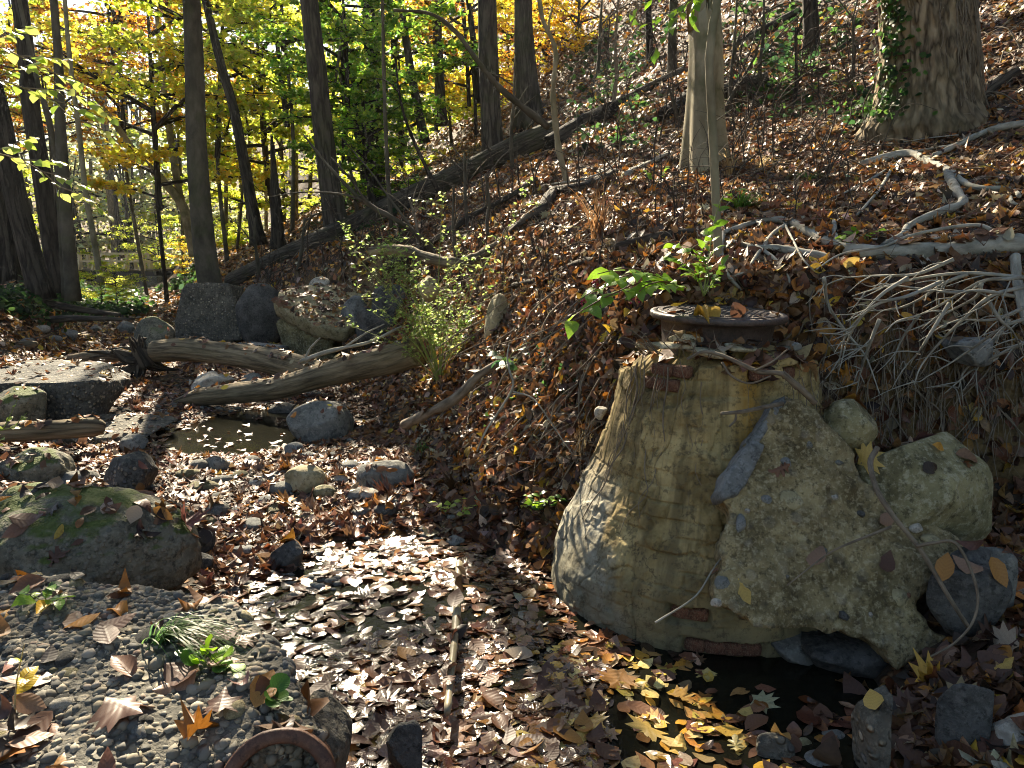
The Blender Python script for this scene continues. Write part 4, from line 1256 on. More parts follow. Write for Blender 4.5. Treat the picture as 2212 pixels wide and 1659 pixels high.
branch('grey_branch', 'forked grey branch with a bent elbow on the leafy slope', 'branch', [
    (L([(1859, 366), (1910, 352), (1966, 343), (2003, 359), (2049, 382), (2077, 407), (2118, 421), (2183, 424), (2200, 440)], 0.05), 0.045, 0.014),
    (L([(2045, 385), (2063, 426), (2077, 454), (2021, 477), (1966, 502), (1947, 523), (1905, 549)], 0.05), 0.036, 0.018),
    (L([(1950, 520), (1970, 532), (1985, 540)], 0.05), 0.014, 0.006),
    (L([(1940, 362), (1900, 385), (1850, 415), (1800, 438)], 0.04), 0.016, 0.007),
    (L([(1925, 374), (1901, 417), (1870, 455), (1850, 477)], 0.04), 0.014, 0.008),
    (L([(2180, 424), (2183, 448), (2196, 455)], 0.04), 0.016, 0.007),
], 'grey_branch', sides=12, tag=2)
branch('grey_branch', 'grey branch coming down from the right edge below the big oak', 'branch', [
    (L([(2280, 268), (2212, 278), (2137, 292), (2077, 319), (2017, 347)], 0.05), 0.040, 0.022),
    (L([(2080, 318), (2040, 325), (1960, 338), (1910, 345)], 0.04), 0.016, 0.006),
    (L([(2070, 300), (2010, 306), (1950, 315)], 0.04), 0.008, 0.004),
], 'grey_branch', sides=10, tag=2)
# the spray of thin twigs hanging over the undercut bank
def twig_spray():
    rnd = random.Random(4)
    root_p = at(2212, 640, 4.25)
    stems = []
    main = [[(2200, 600), (2178, 603), (2120, 608), (2042, 653), (1990, 679), (1938, 694), (1912, 718)],
            [(2120, 612), (2110, 640), (2060, 668), (2000, 700), (1960, 716)],
            [(2212, 665), (2150, 690), (2080, 692), (2030, 702)],
            [(2212, 690), (2170, 705), (2110, 745), (2060, 780), (2000, 815)],
            [(2190, 640), (2120, 628), (2060, 632), (2000, 625), (1900, 612)],
            [(2212, 600), (2100, 590), (2000, 598), (1900, 622), (1840, 640)],
            [(2050, 655), (2010, 720), (1985, 760), (1955, 792)],
            [(2130, 640), (2160, 690), (2190, 720), (2212, 770)],
            [(1985, 682), (1950, 730), (1930, 775)],
            [(2180, 690), (2130, 760), (2085, 800), (2070, 840)],
            [(2090, 592), (2040, 612), (1980, 650), (1930, 668), (1870, 672)],
            [(2060, 560), (1980, 592), (1900, 595), (1820, 600)],
            [(2212, 620), (2140, 640), (2080, 690), (2030, 740), (1990, 790), (1975, 830)], [(2212, 740), (2150, 770), (2100, 800), (2040, 850)], [(1960, 600), (1900, 640), (1850, 700), (1820, 760)], [(2030, 610), (1960, 640), (1890, 660), (1830, 720), (1810, 790)],
            [(1780, 600), (1790, 660), (1830, 720), (1870, 770), (1900, 850)], [(1900, 690), (1880, 740), (1860, 800), (1850, 850)]]
    for m in main:
        y0 = rnd.uniform(3.85, 4.2)
        pts = [at(p[0], p[1], y0 + 0.12 * math.sin(k + y0 * 9)) for k, p in enumerate(m)]
        stems.append((pts, 0.0115, 0.003))
        for k in range(7):
            i = rnd.randrange(1, len(pts))
            p = pts[i - 1].lerp(pts[i], rnd.random())
            d = Vector((rnd.uniform(-0.24, 0.02), rnd.uniform(-0.12, 0.04), rnd.uniform(-0.16, 0.03)))
            stems.append(([p, p + d * 0.5 + Vector((0, 0, rnd.uniform(-0.02, 0.03))), p + d], 0.0045, 0.0015))
    branch('twig_spray', 'spray of thin grey twigs hanging over the undercut earth bank', 'twigs', stems, 'grey_branch', sides=6)
twig_spray()

branch('stick', 'brown leaning stick with a side fork across the slab and slate', 'stick', [
    ([at(1895, 968, 3.25), at(1880, 1000, 3.18), at(1895, 1060, 3.05), at(1930, 1115, 2.98), at(1990, 1190, 2.9), at(2050, 1290, 2.82), at(2092, 1355, 2.78)], 0.013, 0.008),
    ([at(1978, 1180, 2.9), at(2020, 1172, 2.88), at(2062, 1172, 2.85), at(2095, 1225, 2.8), at(2112, 1290, 2.76), at(2100, 1345, 2.74), at(2060, 1390, 2.72), at(2010, 1418, 2.72)], 0.0075, 0.004),
    ([at(1925, 1138, 2.98), at(1870, 1160, 2.96), at(1810, 1185, 2.97), at(1770, 1210, 2.99), at(1700, 1265, 2.98)], 0.0065, 0.003),
], 'twig')
branch('stick', 'white-tipped curved twig lying on the shaft top', 'stick', [
    ([at(1722, 838, 3.42), at(1690, 808, 3.42), at(1640, 803, 3.42), at(1600, 786, 3.42), at(1560, 768, 3.46), at(1520, 760, 3.5), at(1484, 776, 3.5)], 0.013, 0.007),
    ([at(1560, 782, 3.40), at(1580, 812, 3.38), at(1620, 828, 3.38), at(1665, 812, 3.38)], 0.006, 0.004),
    ([at(1628, 802, 3.40), at(1670, 780, 3.40), at(1700, 756, 3.44)], 0.006, 0.004),
    ([at(1690, 806, 3.42), at(1735, 845, 3.42), at(1760, 870, 3.44)], 0.014, 0.016),
], 'twig')
branch('stick', 'short grey stick poking left out of the slab top', 'stick', [
    ([at(1690, 872, 3.46), at(1650, 880, 3.36), at(1600, 890, 3.28), at(1558, 893, 3.24)], 0.012, 0.008),
    ([at(1590, 892, 3.27), at(1588, 908, 3.26), at(1575, 922, 3.25)], 0.006, 0.005),
], 'twig')
branch('bamboo_pole', 'straight pale bamboo pole half sunk among floating leaves', 'pole', [
    ([at(992, 1242, 3.95) + Vector((0, 0, 0.07)), at(986, 1340, 3.45), at(976, 1440, 3.02), at(966, 1540, 2.68)], 0.021, 0.013),
], 'bamboo', sides=12, tag=2)
branch('wet_branch', 'black wet forked branch lying in the floating leaves', 'branch', [
    (L([(1106, 1552), (1150, 1500), (1215, 1450), (1270, 1400), (1298, 1378)], 0.03), 0.034, 0.018),
    (L([(1130, 1335), (1215, 1345), (1280, 1370), (1355, 1412)], 0.03), 0.012, 0.014),
], 'twig_dark', sides=10, tag=2)
branch('root', 'smooth brown root curving down the leafy bank', 'root', [
    ([at(1075, 785, 5.2), at(1030, 815, 5.25), at(985, 860, 5.3), at(930, 890, 5.45), at(872, 918, 5.7)], 0.028, 0.036),
], 'twig', sides=10, tag=2)
branch('bare_twig', 'forked pale twig standing over the bank, two bare arms', 'twig', [
    ([at(1100, 800, 4.7), at(1108, 835, 4.68), at(1080, 885, 4.65), at(1050, 930, 4.6), at(1030, 975, 4.6)], 0.008, 0.006),
    ([at(1106, 845, 4.68), at(1150, 860, 4.6), at(1185, 905, 4.55), at(1215, 950, 4.5), at(1240, 985, 4.5)], 0.006, 0.0035),
    ([at(1100, 800, 4.7), at(1096, 770, 4.72), at(1100, 745, 4.75)], 0.007, 0.004),
], 'grey_branch')
branch('fallen_branch', 'mossy broken branch on the lower bank near the dry weed', 'branch', [
    (L([(1075, 925), (1110, 905), (1160, 898), (1200, 905), (1270, 912)], 0.03), 0.03, 0.02)], 'twig', sides=10)
branch('fallen_branch', 'pale broken branch arching out of the slope above the bush', 'branch', [
    ([at(800, 545, 9.4), at(835, 540, 9.3), at(890, 545, 9.2), at(940, 562, 9.0), at(1000, 568, 8.8), at(1060, 540, 8.9), at(1110, 508, 9.1)], 0.06, 0.07),
    ([at(806, 545, 9.4), at(812, 555, 9.4), at(806, 562, 9.4)], 0.03, 0.012),
], 'log', sides=12)
branch('fallen_branch', 'dark curved branch on the bank right of the bush', 'branch', [
    (L([(1060, 650), (1110, 628), (1160, 618), (1240, 585), (1290, 575)], 0.05), 0.02, 0.03)], 'twig_dark', sides=9)
branch('fallen_branch', 'mossy crooked branch on the slope left of the beech', 'branch', [
    (L([(1110, 510), (1165, 470), (1200, 425), (1260, 415), (1330, 380)], 0.06), 0.07, 0.05)], 'log_dark', sides=12)
branch('fallen_branch', 'straight dark branch lying across the mid slope above the bush', 'branch', [
    (L([(830, 590), (900, 560), (960, 520), (1020, 480), (1090, 445), (1160, 400)], 0.10), 0.07, 0.03)], 'log_dark', sides=10)
branch('fallen_branch', 'grey stick lying on the leaf litter at the foot of the beech', 'branch', [
    (L([(1355, 385), (1400, 362), (1440, 340)], 0.05), 0.05, 0.03)], 'grey_branch', sides=9)
branch('fallen_branch', 'thin upright broken stick on the slope left of the sapling', 'branch', [
    (L([(1425, 478), (1440, 455)], 0.02) + [at(1445, 425, 6.4)], 0.016, 0.014)], 'twig', sides=7)
branch('fallen_branch', 'dark straight branch lying left of the sapling foot', 'branch', [
    (L([(1330, 545), (1400, 528), (1470, 518), (1540, 512)], 0.04), 0.03, 0.035)], 'twig_dark', sides=10, tag=2)
branch('fallen_branch', 'pale crooked twig on the slope below the dry shrub', 'branch', [
    (L([(1192, 412), (1240, 410), (1280, 398), (1320, 375), (1345, 345)], 0.10), 0.014, 0.008)], 'grey_branch', sides=7)
branch('fallen_branch', 'grey forked branch resting on the lower crossing log', 'branch', [
    ([at(650, 780, 8.35), at(700, 762, 8.2), at(740, 752, 8.1), at(800, 738, 8.0), at(868, 705, 7.9)], 0.026, 0.012),
    ([at(660, 772, 8.3), at(672, 750, 8.3), at(692, 730, 8.3)], 0.014, 0.008),
    ([at(745, 750, 8.1), at(790, 720, 8.0), at(830, 700, 7.9)], 0.014, 0.006),
], 'grey_branch', sides=8)

# long thin stems arching over the slope
branch('bare_sapling', 'long bare stem arching down left in front of the thick grey trunk', 'sapling', [
    ([at(960, 570, 11.5), at(905, 510, 11.2), at(860, 478, 11.0), at(780, 430, 10.8), at(720, 370, 10.8), at(690, 335, 10.8), at(655, 290, 10.8)], 0.045, 0.010),
    ([at(860, 478, 11.0), at(800, 445, 10.8), at(760, 390, 10.6), at(715, 340, 10.5)], 0.03, 0.008),
    ([at(790, 436, 10.8), at(740, 420, 10.6), at(660, 415, 10.4), at(580, 425, 10.2)], 0.018, 0.005),
    ([at(770, 415, 10.8), at(765, 385, 10.7), at(740, 372, 10.6), at(735, 350, 10.6)], 0.02, 0.006),
    ([at(900, 505, 11.2), at(850, 440, 11.3), at(800, 370, 11.4), at(740, 300, 11.4)], 0.02, 0.006),
], 'bark_smooth')
branch('bare_sapling', 'thin leaning stem running up left from mid slope to the sunlit gap', 'sapling', [
    ([at(960, 440, 13), at(915, 350, 12.8), at(880, 270, 12.6), at(862, 200, 12.4), at(855, 130, 12.4)], 0.035, 0.012),
    ([at(862, 200, 12.4), at(835, 175, 12.3), at(800, 168, 12.2)], 0.014, 0.005)], 'bark_dark')
branch('bare_sapling', 'long bent branch sweeping from the top down to the slope near two trunks', 'sapling', [
    ([at(1185, 275, 15), at(1140, 240, 14.8), at(1080, 190, 14.5), at(1030, 130, 14.3), at(985, 70, 14.2), at(930, 30, 14.2), at(850, 22, 14.2)], 0.07, 0.025)], 'bark_smooth')
branch('bare_sapling', 'upright twin-stem sapling between the black trunk and the fallen trunk', 'sapling', [
    ([at(845, 490, 13.5), at(838, 380, 13.5), at(832, 250, 13.5), at(828, 100, 13.5), at(826, -40, 13.5)], 0.04, 0.025)], 'bark_smooth')
branch('bare_sapling', 'pale leaning sapling right of the two dark slope trunks', 'sapling', [
    ([at(1225, 395, 11.5), at(1205, 310, 11.5), at(1195, 200, 11.4), at(1200, 110, 11.3), at(1172, 40, 11.2), at(1160, -40, 11.2)], 0.045, 0.028),
    ([at(1200, 115, 11.3), at(1185, 60, 11.2), at(1195, 10, 11.1)], 0.02, 0.01)], 'bark_beech')
for k, (x0, y0, x1, y1, Y, lab) in enumerate([
        (1108, 372, 1108, 120, 14, 'slim straight stem just right of the first dark slope trunk'), (1290, 170, 1296, 0, 17, 'slim stem standing high on the slope left of the beech'),
        (1322, 240, 1338, 0, 14, 'slim pale stem on the slope, second left of the beech'), (1580, 240, 1588, 0, 9.5, 'slim bare stem just right of the beech'),
        (1645, 205, 1650, 0, 10.5, 'slim bare stem between the beech and the small slope trunk'), (1560, 245, 1640, 110, 9.0, 'slanting bare stem right of the beech'),
        (1715, 230, 1717, 60, 8.5, 'thin straw stem standing below the small slope trunk'), (1475, 270, 1442, 180, 9.5, 'bent thin stem left of the beech foot'),
        (1835, 190, 1845, 30, 8.0, 'thin bare stem left of the big oak'), (1010, 490, 1000, 330, 12, 'bare thin stem in front of the fallen trunk middle'),
        (1055, 520, 1050, 380, 11, 'bare thin stem right of the fallen trunk middle'), (905, 560, 890, 430, 11, 'bare thin stem above the bush, left one'),
        (985, 565, 975, 400, 10, 'bare thin stem directly above the bush'), (560, 600, 552, 470, 17, 'bare thin stem left of the thick grey trunk'), (640, 590, 660, 470, 15.5, 'bare thin stem close to the foot of the thick grey trunk')]):
    p0 = G(x0, y0)
    Yb = p0.y
    pts = [p0 - Vector((0, 0, 0.05))] + [at(x0 + (x1 - x0) * t + random.uniform(-6, 6), y0 + (y1 - y0) * t, Yb) for t in (0.3, 0.6, 1.0)]
    r = 4.5 * Yb / FPX
    st = [(pts, r, r * 0.5)]
    for j in range(3):
        t = random.uniform(0.4, 0.95)
        q = pts[0].lerp(pts[-1], t)
        e = Vector((random.uniform(-0.6, 0.6), random.uniform(-0.3, 0.3), random.uniform(0.2, 0.7))) * (Yb / 12)
        st.append(([q, q + e * 0.5 + Vector((0, 0, 0.05)), q + e], r * 0.4, r * 0.15))
    branch('bare_sapling', lab, 'sapling', st, random.choice(['bark_smooth', 'twig', 'bark_smooth', 'bark_dark']), sides=7)

# tangled dead stems on the slope: a mass
def tangle():
    rnd = random.Random(8)
    b = Bag()
    # hanging roots and dead vines of the bank face left of the shaft and right under the twigs
    for k in range(900):
        if k < 330:
            px, py = rnd.uniform(1010, 1370), rnd.uniform(600, 1000)
        elif k < 720:
            px, py = rnd.uniform(1740, 2212), rnd.uniform(600, 900)
        else:
            px, py = rnd.uniform(900, 1330), rnd.uniform(480, 700)
        p = G(px, py)
        if p.y > 12: continue
        s = p.y / 4.5
        p.z += 0.02
        dx = rnd.gauss(-0.04, 0.10) * s
        l = rnd.uniform(0.15, 0.55) * s
        p2 = p + Vector((dx, -0.07 * s * rnd.random() - 0.03, -l * 0.5)); p2.z = max(p2.z, tz(p2.x, p2.y) + 0.02 + 0.06 * rnd.random())
        p3 = p2 + Vector((dx * rnd.uniform(-0.5, 1.5), -0.06 * s, -l * 0.5)); p3.z = max(p3.z, tz(p3.x, p3.y) + 0.01 + 0.05 * rnd.random())
        p0 = p + Vector((rnd.gauss(0, 0.05), 0.04, rnd.uniform(0.0, 0.10) * s))
        r = rnd.choice([0.0016, 0.002, 0.003, 0.005]) * s
        b.tube([list(p0), list(p), list(p2), list(p3)], [r, r, r, r * 0.4], 4, 9, cap=False)
    # dead twigs strewn over the hillside
    for k in range(620):
        px, py = rnd.uniform(560, 2212), rnd.uniform(60, 640)
        p = G(px, py)
        if p.y > 30: continue
        s = max(p.y / 9, 0.5)
        a = rnd.uniform(0, 6.28)
        l = rnd.uniform(0.25, 0.9) * s
        e = p + Vector((math.cos(a) * l, math.sin(a) * l * 0.6, 0))
        e.z = tz(e.x, e.y) + (rnd.uniform(0, 0.5) * l if rnd.random() < 0.4 else 0.02)
        m = p.lerp(e, 0.5) + Vector((0, 0, rnd.uniform(0.02, 0.14) * s))
        r = rnd.choice([0.004, 0.006, 0.009]) * min(s, 1.6)
        b.tube([list(p), list(m), list(e)], [r, r * 0.8, r * 0.4], 4, 6, cap=False)
    b2 = b; b = Bag()
    # upright bare stems and arching canes
    for k in range(420):
        px, py = (rnd.uniform(560, 1420), rnd.uniform(400, 660)) if k < 170 else (rnd.uniform(1240, 1900), rnd.uniform(120, 520))
        p = G(px, py)
        if p.y > 26: continue
        s = max(p.y / 10, 0.55)
        h = rnd.uniform(0.3, 1.2) * s
        t1 = p + Vector((rnd.gauss(0, 0.15) * h, rnd.gauss(0, 0.1) * h, h * 0.6))
        t2 = t1 + Vector((rnd.gauss(0, 0.5) * h, rnd.gauss(0, 0.2) * h, h * rnd.uniform(-0.1, 0.6)))
        r = rnd.choice([0.004, 0.006, 0.010]) * s
        b.tube([list(p), list(t1), list(t2)], [r, r * 0.8, r * 0.3], 4, 8, cap=False)
        for j in range(2):
            q = p.lerp(t1, rnd.uniform(0.4, 1.0)); e = q + Vector((rnd.gauss(0, 0.3) * h, rnd.gauss(0, 0.15) * h, rnd.uniform(0, 0.4) * h))
            b.tube([list(q), list(q.lerp(e, 0.5) + Vector((0, 0, 0.03 * s))), list(e)], [r * 0.6, r * 0.4, r * 0.2], 3, 5, cap=False)
    add('brush', b.mesh('brush', M['twig_dark']), label='dark leafless brush standing on the slope', kind='stuff')
    return b2.mesh('dead_twigs', M['twig'])
add('dead_twigs', tangle(), label='tangled dead twigs, rootlets and vines on the slope', kind='stuff')

def shaft_vines():
    rnd = random.Random(5)
    def on(an, z, off=0.008):
        r = float(shaft_r(z)) + off
        return [AX + r * math.sin(an), AY - r * math.cos(an), z]
    # the thick rope of stems on the left shoulder
    o = None
    for k in range(24):
        left = k < 12
        a0 = rnd.uniform(-1.15, -0.72) if left else rnd.uniform(-0.8, 1.0)
        z0 = rnd.uniform(1.2, 1.34)
        z1 = rnd.uniform(0.35, 0.9) if left else rnd.uniform(0.35, 1.0)
        n = 9
        pts = []
        a = a0
        for t in np.linspace(0, 1, n):
            a += rnd.gauss(-0.012 if left else 0, 0.035)
            pts.append(on(a, z0 + (z1 - z0) * t, rnd.uniform(0.006, 0.03)))
        r = rnd.choice([0.002, 0.003, 0.0045, 0.007]) if left else rnd.choice([0.0013, 0.0018, 0.0025])
        b = Bag().tube(pts, np.linspace(r, r * 0.4, n), 5, 28)
        if o is None:
            o0 = Vector(pts[0])
            o = add('dead_vine', b.mesh('dead_vine', M['twig'], o0), o0, None, 'dead vine stems clinging down the left shoulder of the manhole shaft', 'vine')
        else:
            add('vine_stem', b.mesh('vine_stem', M['twig'], Vector(pts[0])), Vector(pts[0]) - o.location, o)
    for k in range(16):
        p = Vector(on(rnd.uniform(-1.1, -0.3), 1.34)); e = p + Vector((rnd.uniform(-0.22, 0.18), rnd.uniform(-0.08, 0.1), rnd.uniform(0.04, 0.16)))
        m = p.lerp(e, 0.5) + Vector((rnd.uniform(-0.04, 0.04), 0, 0.03))
        b = Bag().tube([list(p), list(m), list(e)], [0.003, 0.002, 0.001], 4, 8)
        add('vine_stem', b.mesh('vine_stem', M['twig'], p), p - o.location, o)
shaft_vines()
branch('dead_vine', 'long thin vine strand running from shaft face to the water', 'vine', [
    ([Vector((on_r[0], on_r[1], on_r[2])) for on_r in [at(1618, 1090, 3.30), at(1590, 1160, 3.24), at(1540, 1230, 3.18), at(1500, 1290, 3.12), at(1415, 1345, 3.08)]], 0.003, 0.005)], 'grey_branch')
# ------------------------------------------------------------------ leaves
def template(kind):
    """unit leaf: u across (-1..1 at the widest), v along (0..1), faces; returns u, v, w(idth in lengths), quads, tris"""
    if kind == 'ovate':
        vs = [0.0, 0.12, 0.35, 0.6, 0.82, 1.0]
        wd = [0.02, 0.17, 0.29, 0.27, 0.14, 0.01]
        U, V = [], []
        for v_, w_ in zip(vs, wd):
            for s in (-1, 0, 1):
                U.append(s * w_); V.append(v_ - (0.02 if s == 0 and 0 < v_ < 1 else 0))
        q = [[r * 3 + c, r * 3 + c + 1, r * 3 + c + 4, r * 3 + c + 3] for r in range(5) for c in range(2)]
        return np.array(U), np.array(V), np.array(q), np.zeros((0, 3), int)
    if kind == 'simple':
        U = [0, -0.27, 0.27, 0, -0.22, 0.22, 0]; V = [0, 0.32, 0.32, 0.36, 0.68, 0.68, 1.0]
        return np.array(U, float), np.array(V, float), np.array([[0, 2, 3, 1], [1, 3, 6, 4], [3, 2, 5, 6]]), np.zeros((0, 3), int)
    if kind == 'rhomb':
        return np.array([0, -0.3, 0, 0.3.__float__()]), np.array([0, 0.45, 1.0, 0.45]), np.array([[0, 3, 2, 1]]), np.zeros((0, 3), int)
    if kind in ('maple', 'oak'):
        if kind == 'maple':
            pol = [(-90, 0.42), (-60, 0.30), (-28, 0.52), (-12, 0.34), (8, 0.62), (22, 0.36), (40, 0.60), (56, 0.34), (75, 0.40), (90, 0.66), (105, 0.40), (124, 0.34), (140, 0.60), (158, 0.36), (172, 0.62), (192, 0.34), (208, 0.52), (240, 0.30)]
            pts = [(r * math.cos(math.radians(a)), 0.38 + r * math.sin(math.radians(a)) * 0.95) for a, r in pol]
        else:
            half = [(0.03, 0.0), (0.10, 0.14), (0.26, 0.20), (0.10, 0.30), (0.34, 0.42), (0.34, 0.50), (0.12, 0.52), (0.32, 0.68), (0.28, 0.76), (0.10, 0.76), (0.14, 0.92)]
            pts = [(x, y) for x, y in half] + [(0, 1.0)] + [(-x, y) for x, y in half[::-1]]
        n = len(pts)
        U = np.array([0.0] + [p[0] for p in pts]); V = np.array([0.42] + [p[1] for p in pts])
        t = [[0, 1 + k, 1 + (k + 1) % n] for k in range(n)]
        return U, V, np.zeros((0, 4), int), np.array(t)
    if kind == 'round':
        a = np.linspace(0, 2 * np.pi, 12, endpoint=False) - np.pi / 2
        r = np.where(np.arange(12) == 0, 0.30, 0.5)
        U = np.concatenate([[0], r * np.cos(a)]); V = np.concatenate([[0.45], 0.5 + r * np.sin(a)])
        return U, V, np.zeros((0, 4), int), np.array([[0, 1 + k, 1 + (k + 1) % 12] for k in range(12)])

def leaf_verts(P, Nn, size, col, kind, cu=0.0, cv=0.0, yaw=None, wide=1.0, rng=RNG, tipcurl=None):
    """vectorised leaves: positions P (n,3), up-normals Nn, lengths size, colours col; cu / cv = curl across / along"""
    U, V, q, t = template(kind)
    n, m = len(P), len(U)
    P = np.asarray(P, float); Nn = np.asarray(Nn, float)
    Nn = Nn / np.linalg.norm(Nn, axis=1, keepdims=True)
    if yaw is None:
        d = rng.normal(size=(n, 3))
    else:
        d = np.asarray(yaw, float)
    d = d - np.sum(d * Nn, 1, keepdims=True) * Nn
    d /= np.maximum(np.linalg.norm(d, axis=1, keepdims=True), 1e-9)
    e = np.cross(d, Nn)
    size = np.broadcast_to(size, (n,))
    cu = np.broadcast_to(cu, (n,)); cv = np.broadcast_to(cv, (n,))
    wide = np.broadcast_to(wide, (n,))
    x = U[None] * wide[:, None]
    y = V[None] - 0.5 + 0 * x
    z = cu[:, None] * np.abs(U[None]) ** 1.5 * 2.2 + cv[:, None] * (V[None] - 0.45) ** 2 * 2.0
    # small irregular crumple
    z = z + 0.03 * np.sin(9 * U[None] + 7 * V[None] + rng.uniform(0, 6.28, (n, 1)))
    X = P[:, None, :] + size[:, None, None] * (x[..., None] * e[:, None, :] + y[..., None] * d[:, None, :] + z[..., None] * Nn[:, None, :])
    verts = X.reshape(-1, 3)
    cols = np.repeat(np.asarray(col, float), m, 0)
    tc = np.stack([np.tile(U, n), np.tile(V, n), np.zeros(n * m)], 1)
    off = (np.arange(n) * m)[:, None, None]
    Q = (q[None] + off).reshape(-1, 4) if len(q) else np.zeros((0, 4), int)
    T = (t[None] + off).reshape(-1, 3) if len(t) else np.zeros((0, 3), int)
    return verts, Q, T, cols, tc

class LeafBag:
    def __init__(s): s.parts = []; s.n = 0
    def put(s, *a, **k):
        v, q, t, c, tc = leaf_verts(*a, **k)
        s.parts.append((v, q + s.n, t + s.n, c, tc)); s.n += len(v)
        return s
    def mesh(s, name, mat, origin=(0, 0, 0), smooth=True):
        v = np.vstack([p[0] for p in s.parts]) - np.asarray(origin, float)
        return mesh_np(name, v, [np.vstack([p[1] for p in s.parts]), np.vstack([p[2] for p in s.parts])], mat, smooth,
                       {'col': ('FLOAT_COLOR', np.vstack([p[3] for p in s.parts])), 'tc': ('FLOAT_VECTOR', np.vstack([p[4] for p in s.parts]))})

def pal(colors, n, jit=0.18, weights=None, rng=RNG):
    c = np.array(colors, float)
    w = None if weights is None else np.array(weights, float) / np.sum(weights)
    k = rng.choice(len(c), n, p=w)
    return np.clip(c[k] * (1 + rng.normal(0, jit, (n, 1))) * (1 + rng.normal(0, jit * 0.35, (n, 3))), 0.004, 0.95)

YELLOW = [(0.84, 0.60, 0.05), (0.80, 0.66, 0.09), (0.74, 0.44, 0.04)]
LIME = [(0.48, 0.58, 0.07), (0.60, 0.64, 0.09), (0.36, 0.50, 0.055), (0.72, 0.66, 0.09)]
GREEN = [(0.12, 0.29, 0.04), (0.20, 0.38, 0.05), (0.32, 0.46, 0.06)]
ORANGE = [(0.70, 0.36, 0.04), (0.50, 0.19, 0.03), (0.62, 0.38, 0.05), (0.34, 0.13, 0.035)]
HAZE_PALE = [(0.46, 0.52, 0.32), (0.58, 0.60, 0.34), (0.38, 0.46, 0.30), (0.64, 0.58, 0.30)]  # far leaf colours with the haze painted in
LITTER = [(0.145, 0.062, 0.026), (0.085, 0.040, 0.021), (0.235, 0.108, 0.038), (0.29, 0.19, 0.105), (0.38, 0.155, 0.03), (0.20, 0.105, 0.062), (0.42, 0.35, 0.25), (0.54, 0.35, 0.05), (0.042, 0.026, 0.017)]
LITTER_W = [5, 4, 3.4, 2.4, 2.2, 2.8, 1.0, 0.7, 3.2]

# where a sight line first meets stones, shaft or ground
def build_bvh():
    V, F, TAG, n = [], [], [], 0
    for v, polys, tag in SOLID:
        V.append(v)
        F.append(polys + n)
        TAG.append(np.full(len(polys), tag))
        n += len(v)
    V = np.vstack(V)
    return BVHTree.FromPolygons(V.tolist(), np.concatenate(F).tolist(), all_triangles=True), np.concatenate(TAG)
BVH0, _ = build_bvh()
def hit(px, py):
    d = (at(px, py, 1.0) - CAM).normalized()
    loc = BVH0.ray_cast(CAM + d * 0.3, d)[0]
    return loc if loc is not None else G(px, py)

# ------------------------------------------------------------------ small plants
def one_leaf_mesh(kind, col, cu, cv, name='leaf', mat='plant_leaf', wide=1.0):
    """a single leaf pointing along +Y from its base at the origin"""
    lb = LeafBag().put(np.array([[0, 0.5, 0]]), np.array([[0, 0, 1.0]]), 1.0, np.array([col]), kind, cu, cv, np.array([[0, 1.0, 0]]), wide)
    return lb.mesh(name, M[mat])

def place_leaf(me, base, direction, normal, size, parent, name='leaf'):
    d = Vector(direction).normalized()
    n = Vector(normal)
    n = (n - d * n.dot(d)).normalized()
    x = d.cross(n)
    m = Matrix((x, d, n)).transposed()
    return add(name, me, Vector(base) - parent.location, parent, rot=m.to_euler(), scale=size)

def leafy_plant(name, label, cat, stems, leaf_meshes, lsize, per, stem_mat='stem_green', r=0.004, group=None, droop=0.25, berries=0, rnd=None, up=0.9, opp=True, side=None):
    """stems: lists of points; leaves spring alternately along each stem; the first stem is the plant's own mesh"""
    rnd = rnd or random.Random(len(label))
    base = Vector(stems[0][0])
    root = add(name, None, base, None, label, cat, group)
    for st in stems:
        st = [Vector(p) for p in st]
        b = Bag().tube([list(p) for p in st], np.linspace(r, r * 0.45, len(st)), 6, len(st) * 6)
        add('stem', b.mesh('stem', M[stem_mat], st[0]), st[0] - base, root)
        cum = [0]
        for a, c in zip(st, st[1:]): cum.append(cum[-1] + (c - a).length)
        for k in range(per):
            t = cum[-1] * (0.25 + 0.75 * (k + rnd.random() * 0.5) / per)
            i = max(j for j in range(len(st) - 1) if cum[j] <= t + 1e-9)
            p = st[i].lerp(st[i + 1], min(1, (t - cum[i]) / max(cum[i + 1] - cum[i], 1e-6)))
            ax = (st[i + 1] - st[i]).normalized()
            sd = ax.cross(Vector((0, 0, 1)))
            if sd.length < 0.2: sd = Vector((rnd.uniform(-1, 1), rnd.uniform(-1, 1), 0))
            sd.normalize()
            sg = 1 if k % 2 else -1
            d = sd * sg * rnd.uniform(0.5, 1.0) + ax * rnd.uniform(0.3, 0.9) + Vector((rnd.uniform(-0.3, 0.3), rnd.uniform(-0.3, 0.3), -droop * rnd.uniform(0.3, 1.6)))
            nn = Vector((rnd.gauss(0, 0.4), rnd.gauss(-0.1, 0.4), up))
            place_leaf(rnd.choice(leaf_meshes), p, d, nn, lsize * rnd.uniform(0.65, 1.15), root)
        if berries:
            for k in range(berries):
                p = st[-1] + Vector((rnd.gauss(0, 0.012), rnd.gauss(0, 0.012), -0.02 - 0.006 * k))
                v, f = ico(2)
                add('berry', mesh_np('berry', v * 0.006, f, M['berry']), p - base, root)
    return root

